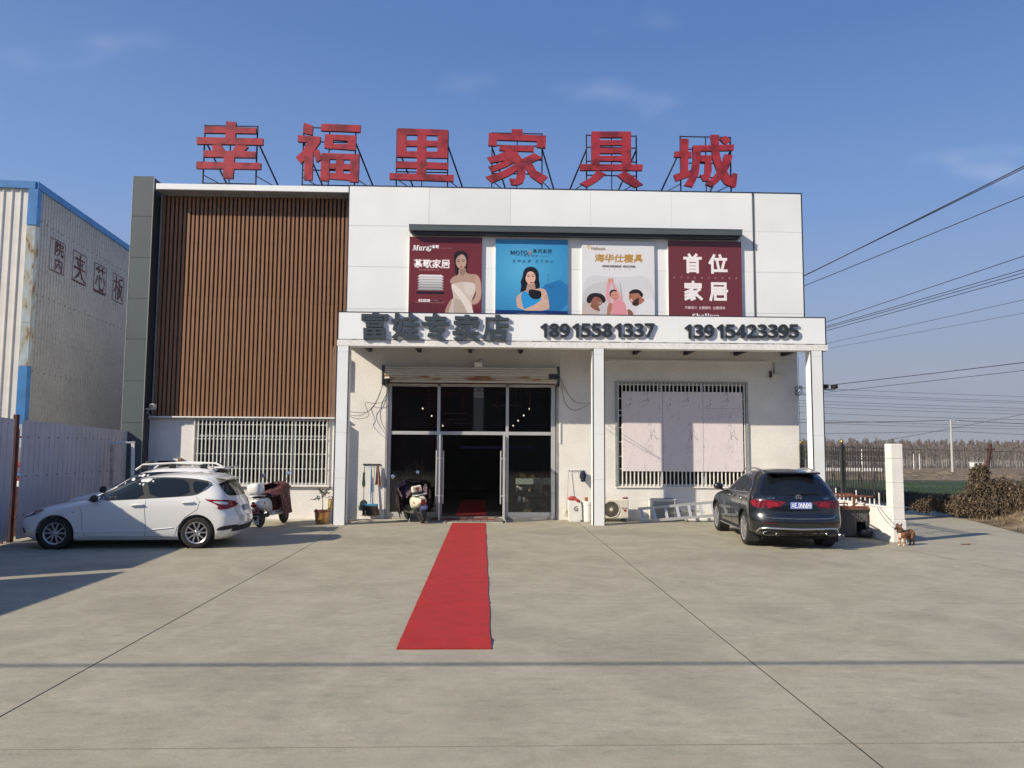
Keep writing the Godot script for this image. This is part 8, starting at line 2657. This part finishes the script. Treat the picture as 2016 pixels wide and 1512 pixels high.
func wires() -> void:
	var w := [[[12.6, 9.05, -9.0], [15.2, 10.21, 0.0], 0.018, 0.0], [[12.73, 9.14, -9.3], [15.05, 10.07, 0.2], 0.014, 0.0], [[12.59, 8.65, -9.0], [15.16, 9.34, 0.0], 0.014, 0.0], [[13.46, 7.22, -9.0], [15.8, 7.88, -1.0], 0.012, 0.0], [[13.45, 7.04, -9.0], [15.78, 7.48, -1.0], 0.012, 0.0], [[13.45, 6.98, -9.0], [15.78, 7.38, -1.0], 0.012, 0.0], [[13.45, 6.87, -9.0], [15.77, 7.27, -1.0], 0.012, 0.0], [[14.84, 6.79, -12.0], [17.92, 7.19, -4.0], 0.008, 0.0], [[14.83, 6.56, -12.0], [17.89, 6.74, -4.0], 0.006, 0.0], [[18.27, 5.66, -20.0], [22.15, 5.83, -10.0], 0.017, 0.10], [[18.82, 5.36, -20.0], [22.13, 5.50, -10.0], 0.012, 0.10]]
	var lab := ["thick upper cable of the pair rising right from behind the store top", "thinner cable just under the thick one rising right from the store top", "single cable below the pair at the upper right of the store", "topmost of the four cables leaving right from the fascia end", "second of the four cables leaving right from the fascia end", "third of the four cables leaving right from the fascia end", "lowest of the four cables leaving right from the fascia end", "thin cable leaving right level with the beam under the fascia", "thinnest cable leaving right just under the beam", "dark sagging cable above the security cameras", "thinner sagging cable beside the security cameras"]
	for i in w.size():
		var q: Array = w[i]
		var a := v3(q[0][0], q[0][1], q[0][2])
		var c := v3(q[1][0], q[1][1], q[1][2])
		var d := c - a
		var b := MB.new()
		sag_wire(b, a - d * 2.2, c + d * 1.6, q[3] * 1.6 if q[3] else 0.12, q[2], 40)
		tag(put("power_cable", b, M.wire), lab[i], "cable", "cables right of the store")
	# cable strung high across the yard, above the view; its soft shadow lies on the concrete
	var oc := MB.new()
	sag_wire(oc, v3(-34, 7.3, 18.9), v3(34, 7.2, 18.84), 0.06, 0.034, 30)
	tag(put("overhead_cable", oc, M.wire), "thick cable strung across the yard high above the near concrete, shadow band before the carpet", "cable")
	# the concrete pole out in the field with its lines
	var p := thing("utility_pole", "pale concrete utility pole standing in the brown field", "utility pole", v3(78.35, -2.05, -106.0))
	var pb := MB.new()
	pb.tube([v3(0, -0.2, 0), v3(0, 9.2, 0)], [0.23, 0.15], 12)
	put("shaft", pb, M.pole, p)
	slab("cross_arm", M.alu_dull, p, -0.9, 1.3, 8.85, 8.95, -0.06, 0.06)
	slab("cross_arm", M.alu_dull, p, -0.5, 0.4, 7.3, 7.38, -0.06, 0.06)
	for x in [-0.8, 0.0, 1.2]:
		var ib := MB.new()
		ib.lathe([Vector2(0.0, 0.0), Vector2(0.07, 0.02), Vector2(0.04, 0.12), Vector2(0.07, 0.16), Vector2(0.0, 0.22)], Transform3D(Basis(), v3(x, 8.96, 0)), 10)
		put("insulator", ib, M.off_white, p)
	var bk := MB.new()
	for i in 12: bk.ball(v3(rng.randf_range(-3.2, -0.6), 0.15, rng.randf_range(-0.6, 0.8)), v3(0.5, 0.32, 0.4), 8)
	bk.smooth(0, 30)
	tag(put("rubble_heap", bk, M.cement, null, v3(78.2, -2.05, -105.8)), "grey rubble heap at the foot of the utility pole", "rubble")
	var fw := [[[78.0, 7.15, -106.0], [20.0, 7.0, -106.0], 0.05, 0.5], [[79.2, 7.15, -106.0], [150.0, 6.9, -106.0], 0.05, 0.8], [[77.9, 5.35, -106.0], [20.0, 5.1, -106.0], 0.03, 0.5], [[78.7, 5.35, -106.0], [150.0, 4.6, -106.0], 0.03, 0.7], [[50.0, 0.8, -106.5], [128.0, 16.8, -105.0], 0.03, 0.9]]
	var fl := ["far line running left from the top of the utility pole", "far line running right from the top of the utility pole", "lower far line running left from the utility pole", "lower far line running right from the utility pole", "far stay wire crossing the utility pole top at a slant"]
	for i in fw.size():
		var q: Array = fw[i]
		var b := MB.new()
		sag_wire(b, v3(q[0][0], q[0][1], q[0][2]), v3(q[1][0], q[1][1], q[1][2]), q[3], q[2])
		tag(put("field_line", b, M.wire), fl[i], "cable", "lines on the utility pole")
	for i in 10:
		var y0: float = [16.9, 15.7, 15.2, 13.9, 13.2, 12.4, 11.0, 9.4, 8.7, 3.4][i]
		var b := MB.new()
		sag_wire(b, v3(30.0, y0 + 1.0, -150.0), v3(175.0, y0 - 3.2 + 0.15 * i, -150.0), 0.8, 0.035 if i < 9 else 0.06)
		tag(put("distant_line", b, M.wire), "faint distant power line across the hazy sky right of the store, " + ["topmost", "second from top", "third from top", "fourth from top", "fifth from top", "sixth from top", "seventh from top", "eighth from top", "ninth from top", "lowest, before the trees"][i], "cable", "distant power lines")
	# small hut before the wood
	var h := thing("field_hut", "tiny white hut before the bare trees", "hut", v3(160.6, -3.95, -226.0))
	slab("wall", M.off_white, h, -1.5, 1.5, 0.0, 2.2, -1.2, 1.2)
	slab("roof", M.off_white, h, -1.65, 1.65, 2.2, 2.35, -1.35, 1.35)
	slab("door", M.frame_black, h, -1.2, -0.6, 0.0, 1.6, 1.201, 1.23)
	for i in 3:
		var b := MB.new()
		b.tube([v3(0, 0, 0), v3(0, 4.6, 0)], [0.13, 0.09], 7)
		var x: float = [88.0, 125.0, 126.75][i]
		var z: float = [-150.0, -200.0, -200.0][i]
		if i == 0: z = -118.0; x = 68.9
		tag(put("white_post", b, M.off_white, null, v3(x, land_y(z) - 0.1, z)), ["slim white post seen through the iron fence", "left one of two slim pale posts before the wood", "right one of two slim pale posts before the wood"][i], "post", "slim posts in the fields")
	var ww := MB.new()
	ww.bb(48.0, 70.0, 0, 0.7, -0.2, 0.2)
	tag(put("field_wall", ww, M.off_white, null, v3(14.0, land_y(-140.0) + 0.2, -140.0)), "long low white wall far behind the iron fence", "wall")

# ---------------------------------------------------------------- bare poplar wood
func bare_tree(g: RandomNumberGenerator, h: float) -> Array:
	var tk := MB.new()
	var tw := MB.new()
	var top := v3(g.randf_range(-0.3, 0.3), h * 0.9, g.randf_range(-0.3, 0.3))
	tk.tube([v3(0, -0.2, 0), top * 0.5 + v3(g.randf_range(-0.1, 0.1), 0, 0), top], [0.085, 0.06, 0.02], 5, false)
	for i in 26:
		var t := g.randf_range(0.28, 0.97)
		var p := top * t
		var a := g.randf() * TAU
		var l := lerpf(2.0, 0.7, t) * g.randf_range(0.6, 1.1)
		var e := p + v3(cos(a) * l * 0.45, l * g.randf_range(0.8, 1.2), sin(a) * l * 0.45)
		tk.tube([p, p.lerp(e, 0.5) + v3(cos(a), 0, sin(a)) * 0.08, e], [0.028, 0.018, 0.009], 3, false)
		for k in 14:
			var s := p.lerp(e, g.randf_range(0.25, 1.0))
			var d := v3(g.randf_range(-0.6, 0.6), g.randf_range(0.3, 1.1), g.randf_range(-0.6, 0.6)).normalized() * g.randf_range(0.35, 0.9)
			var w := d.cross(v3(g.randf_range(-1, 1), 0.2, g.randf_range(-1, 1))).normalized() * 0.018
			tw.tri(s - w, s + w, s + d)
			var w2 := d.cross(w).normalized() * 0.018
			tw.tri(s - w2, s + w2, s + d)
	return [tk.mesh(), tw.mesh()]

func trees() -> void:
	var g := RandomNumberGenerator.new()
	g.seed = 606
	var kinds := []
	for i in 6: kinds.append(bare_tree(g, g.randf_range(7.6, 9.2)))
	var protos := []
	for i in 46:
		var x := 103.0 + i * 2.0 + g.randf_range(-0.7, 0.7)
		var z := -231.0 + g.randf_range(-5.0, 4.0)
		var m: Array = kinds[i % 6]
		var t: Node3D
		if i < 6:
			t = thing("poplar_tree", "bare grey poplar in the front row of the distant wood", "tree", Vector3.ZERO, 0.0, "poplars along the edge of the wood")
			put("trunk", m[0], M.trunk, t)
			put("crown", m[1], M.twig, t)
			protos.append(t)
		else:
			t = copy_of(protos[i % 6])
		t.position = v3(x, land_y(z), z)
		t.rotation.y = g.randf() * TAU
		t.scale = Vector3.ONE * g.randf_range(0.85, 1.12)
	# the wood behind them reads as one mass
	var wood := thing("far_wood", "dense mass of bare trees behind the front row of poplars", "wood")
	stuff(wood)
	for k in 3:
		for part in 2:
			var mm := MultiMesh.new()
			mm.transform_format = MultiMesh.TRANSFORM_3D
			mm.mesh = kinds[k][part]
			mm.instance_count = 620
			for i in 620:
				var z := -238.0 - 95.0 * pow(fmod(i * 0.618 + k * 0.37, 1.0), 1.2)
				var x := 85.0 + 190.0 * fmod(i * 0.7548 + k * 0.21, 1.0)
				mm.set_instance_transform(i, Transform3D(Basis(Vector3.UP, i * 2.4).scaled(Vector3.ONE * (0.85 + 0.35 * fmod(i * 0.37, 1.0))), v3(x, land_y(z) - 0.1, z)))
			var o := MultiMeshInstance3D.new()
			o.name = "trunks" if part == 0 else "twigs"
			o.multimesh = mm
			o.material_override = M.trunk if part == 0 else M.far_twig
			wood.add_child(o, true)
			stuff(o)
	# dark evergreen undergrowth at the foot of the wood
	var u := MB.new()
	for i in 2600:
		var z := g.randf_range(-262.0, -240.0)
		tuft(u, g, v3(g.randf_range(80.0, 250.0), land_y(z) - 0.1, z), 3, g.randf_range(1.2, 3.4), 0.7, [Color(0.035, 0.04, 0.035), Color(0.05, 0.05, 0.045), Color(0.07, 0.06, 0.05)])
	stuff(tag(put("undergrowth", u, M.grass_dry), "dark undergrowth at the foot of the wood", "undergrowth"))

# ---------------------------------------------------------------- the dog
class Blob:
	var bones := []
	var soft := 0.03

	func bone(a: Vector3, b: Vector3, ra: float, rb: float) -> void:
		bones.append([a, b, ra, rb])

	func field(p: Vector3) -> float:
		var d := 1e9
		for q in bones:
			var a: Vector3 = q[0]
			var ab: Vector3 = q[1] - a
			var t := clampf((p - a).dot(ab) / maxf(ab.length_squared(), 1e-9), 0.0, 1.0)
			var e: float = (p - a - ab * t).length() - lerpf(q[2], q[3], t)
			var h := clampf(0.5 + 0.5 * (d - e) / soft, 0.0, 1.0)
			d = lerpf(d, e, h) - soft * h * (1.0 - h)
		return d

	func mesh(b, lo: Vector3, hi: Vector3, c: float, paint) -> void:
		var n := Vector3i(((hi - lo) / c).ceil()) + Vector3i.ONE
		var f := PackedFloat32Array()
		f.resize(n.x * n.y * n.z)
		for k in n.z:
			for j in n.y:
				for i in n.x: f[(k * n.y + j) * n.x + i] = field(lo + Vector3(i, j, k) * c)
		var at := {}
		for k in n.z - 1:
			for j in n.y - 1:
				for i in n.x - 1:
					var s := Vector3.ZERO
					var m := 0
					for e in 12:
						var ax := e / 4
						var u := Vector3i.ZERO
						u[(ax + 1) % 3] = e & 1
						u[(ax + 2) % 3] = (e >> 1) & 1
						var w := u
						w[ax] = 1
						var fa := f[((k + u.z) * n.y + j + u.y) * n.x + i + u.x]
						var fb := f[((k + w.z) * n.y + j + w.y) * n.x + i + w.x]
						if (fa < 0.0) != (fb < 0.0):
							s += Vector3(u).lerp(Vector3(w), fa / (fa - fb))
							m += 1
					if m: at[Vector3i(i, j, k)] = lo + (Vector3(i, j, k) + s / m) * c
		for k in range(1, n.z - 1):
			for j in range(1, n.y - 1):
				for i in range(1, n.x - 1):
					var fa := f[(k * n.y + j) * n.x + i]
					for ax in 3:
						var w := Vector3i(i, j, k)
						w[ax] += 1
						var fb := f[(w.z * n.y + w.y) * n.x + w.x]
						if (fa < 0.0) == (fb < 0.0): continue
						var y := (ax + 1) % 3
						var z := (ax + 2) % 3
						var q := []
						for o in [[-1, -1], [0, -1], [0, 0], [-1, 0]]:
							var cell := Vector3i(i, j, k)
							cell[y] += o[0]; cell[z] += o[1]
							q.append(at[cell])
						b.col = paint.call((q[0] + q[2]) / 2.0)
						if fa < 0.0: b.quad(q[0], q[1], q[2], q[3])
						else: b.quad(q[3], q[2], q[1], q[0])

func dog() -> void:
	var d := thing("dog", "small brown dog with white chest and paws standing chained by the gate pillar", "dog", v3(9.13, 0.0, 4.10), PI + 0.42)
	var k := Blob.new()
	k.soft = 0.028
	# trunk: deep chest, tucked belly
	k.bone(v3(0.13, 0.245, 0), v3(0.03, 0.25, 0), 0.078, 0.075)
	k.bone(v3(0.03, 0.255, 0), v3(-0.15, 0.275, 0), 0.070, 0.064)
	k.bone(v3(-0.15, 0.275, 0), v3(-0.19, 0.26, 0), 0.066, 0.052)
	k.bone(v3(0.16, 0.225, 0), v3(0.165, 0.20, 0), 0.055, 0.045)
	# neck and head turned a little to the viewer's left
	k.bone(v3(0.14, 0.285, 0), v3(0.20, 0.375, 0.005), 0.062, 0.050)
	k.bone(v3(0.205, 0.40, 0.006), v3(0.225, 0.405, 0.008), 0.052, 0.050)
	k.bone(v3(0.245, 0.385, 0.010), v3(0.30, 0.368, 0.018), 0.034, 0.023)
	for s: float in [-1.0, 1.0]:
		# ears fold forward
		k.bone(v3(0.195, 0.435, s * 0.034), v3(0.185, 0.462, s * 0.050), 0.018, 0.012)
		k.bone(v3(0.185, 0.462, s * 0.050), v3(0.205, 0.448, s * 0.066), 0.011, 0.007)
		# fore leg: shoulder, elbow, wrist, paw
		var o := 0.012 * s
		k.bone(v3(0.125, 0.24, s * 0.045), v3(0.105 + o, 0.165, s * 0.052), 0.042, 0.028)
		k.bone(v3(0.105 + o, 0.165, s * 0.052), v3(0.125 + o, 0.075, s * 0.050), 0.026, 0.018)
		k.bone(v3(0.125 + o, 0.075, s * 0.050), v3(0.130 + o, 0.022, s * 0.050), 0.018, 0.017)
		k.bone(v3(0.130 + o, 0.018, s * 0.050), v3(0.162 + o, 0.015, s * 0.052), 0.018, 0.015)
		# hind leg: hip, knee forward, hock back, paw
		var h := -0.015 * s
		k.bone(v3(-0.155, 0.265, s * 0.042), v3(-0.125 + h, 0.175, s * 0.056), 0.054, 0.036)
		k.bone(v3(-0.125 + h, 0.175, s * 0.056), v3(-0.205 + h, 0.105, s * 0.054), 0.031, 0.018)
		k.bone(v3(-0.205 + h, 0.105, s * 0.054), v3(-0.190 + h, 0.025, s * 0.052), 0.016, 0.015)
		k.bone(v3(-0.190 + h, 0.018, s * 0.052), v3(-0.158 + h, 0.015, s * 0.054), 0.017, 0.014)
	# tail hanging
	k.bone(v3(-0.22, 0.285, 0), v3(-0.265, 0.235, -0.01), 0.020, 0.014)
	k.bone(v3(-0.265, 0.235, -0.01), v3(-0.275, 0.165, -0.012), 0.014, 0.008)
	var n := noise(88, 18.0, 2)
	var b := MB.new()
	var paint := func(p: Vector3) -> Color:
		var m := 1.0 + 0.35 * n.get_noise_3dv(p)
		var c := Color(0.235, 0.105, 0.040)
		if p.y > 0.285 and p.x < 0.12: c = c.lerp(Color(0.07, 0.035, 0.018), smoothstep(0.285, 0.325, p.y))
		if p.x < -0.05: c = c.lerp(Color(0.16, 0.075, 0.032), 0.5)
		if p.y > 0.44: c = Color(0.075, 0.030, 0.018)
		if p.x > 0.262 and p.y > 0.33: c = Color(0.045, 0.022, 0.015)
		if p.x > 0.165 and p.y < 0.30 and absf(p.z) < 0.032: c = Color(0.62, 0.52, 0.44)
		if p.y < 0.035 and p.x > 0.05: c = Color(0.66, 0.56, 0.46)
		elif p.y < 0.12 and p.x > 0.05 and absf(p.z) < 0.05: c = c.lerp(Color(0.5, 0.4, 0.3), 0.4)
		elif p.y < 0.10 and p.x < 0.0: c = Color(0.075, 0.038, 0.022)
		return Color(c.r * m, c.g * m, c.b * m)
	k.mesh(b, v3(-0.32, -0.01, -0.12), v3(0.35, 0.50, 0.12), 0.0085, paint)
	b.smooth(0, 80)
	put("body", b, M.vertex, d)
	for s: float in [-1.0, 1.0]:
		var e := MB.new()
		e.ball(v3(0.256, 0.412, 0.010 + s * 0.026), Vector3.ONE * 0.0075, 8)
		put("eye", e, M.dark_glass, d)
	var ns := MB.new()
	ns.ball(v3(0.322, 0.374, 0.020), v3(0.010, 0.009, 0.012), 10)
	put("nose", ns, M.black, d)
	var cl := MB.new()
	var pts := []
	for i in 21:
		var a := TAU * i / 20.0
		pts.append(v3(0.172, 0.328, 0.003) + v3(0.030 * cos(a) * -1.0, 0.020 * cos(a), 0) * 2.0 + v3(0, 0, sin(a) * 0.064))
	cl.tube(pts, 0.008, 6)
	put("collar", cl, M.frame_black, d)
	var ch := MB.new()
	sag_wire(ch, v3(8.93, 0.40, 4.12), v3(9.08, 0.76, 3.1), 0.03, 0.006, 10)
	sag_wire(ch, v3(8.94, 0.36, 4.10), v3(9.08, 0.74, 3.0), 0.10, 0.005, 10)
	tag(put("dog_chain", ch, M.alu_dull), "thin chain from the dog's collar up to the low wall", "chain")

# the row of houses on the other side of the road, behind the view: it is what the glass and paint mirror
func opposite() -> void:
	for i in 4:
		var o := thing("roadside_house", ["grey rendered two storey house across the road, facing the left of the store", "brick two storey house across the road, facing the slatted bay", "brown rendered house across the road, facing the entrance", "dark brick house across the road, facing the right of the store"][i], "house", v3(-30.0 + i * 19.5, 0.0, 52.0))
		var m: Material = [wander(lin(0.16, 0.15, 0.14), 0.1, 1.0, 0.9, 171), M.brick_red, wander(lin(0.12, 0.10, 0.08), 0.1, 1.0, 0.9, 172), wander(lin(0.10, 0.07, 0.06), 0.15, 0.6, 0.9, 173)][i]
		var h: float = [8.5, 9.5, 9.0, 8.0][i]
		slab("wall", m, o, -9.2, 9.2, 0.0, h, 0.0, 9.0)
		slab("roof", M.dark_panel, o, -9.5, 9.5, h, h + 0.4, -0.4, 9.4)
		for k in 5:
			for r in 2:
				slab("window", M.window, o, -8.0 + k * 3.6, -6.4 + k * 3.6, 1.0 + r * 4.0, 3.2 + r * 4.0, -0.03, -0.002)
			slab("balcony", M.alu_dull, o, -8.3 + k * 3.6, -6.1 + k * 3.6, 4.3, 4.45, -0.9, -0.04)
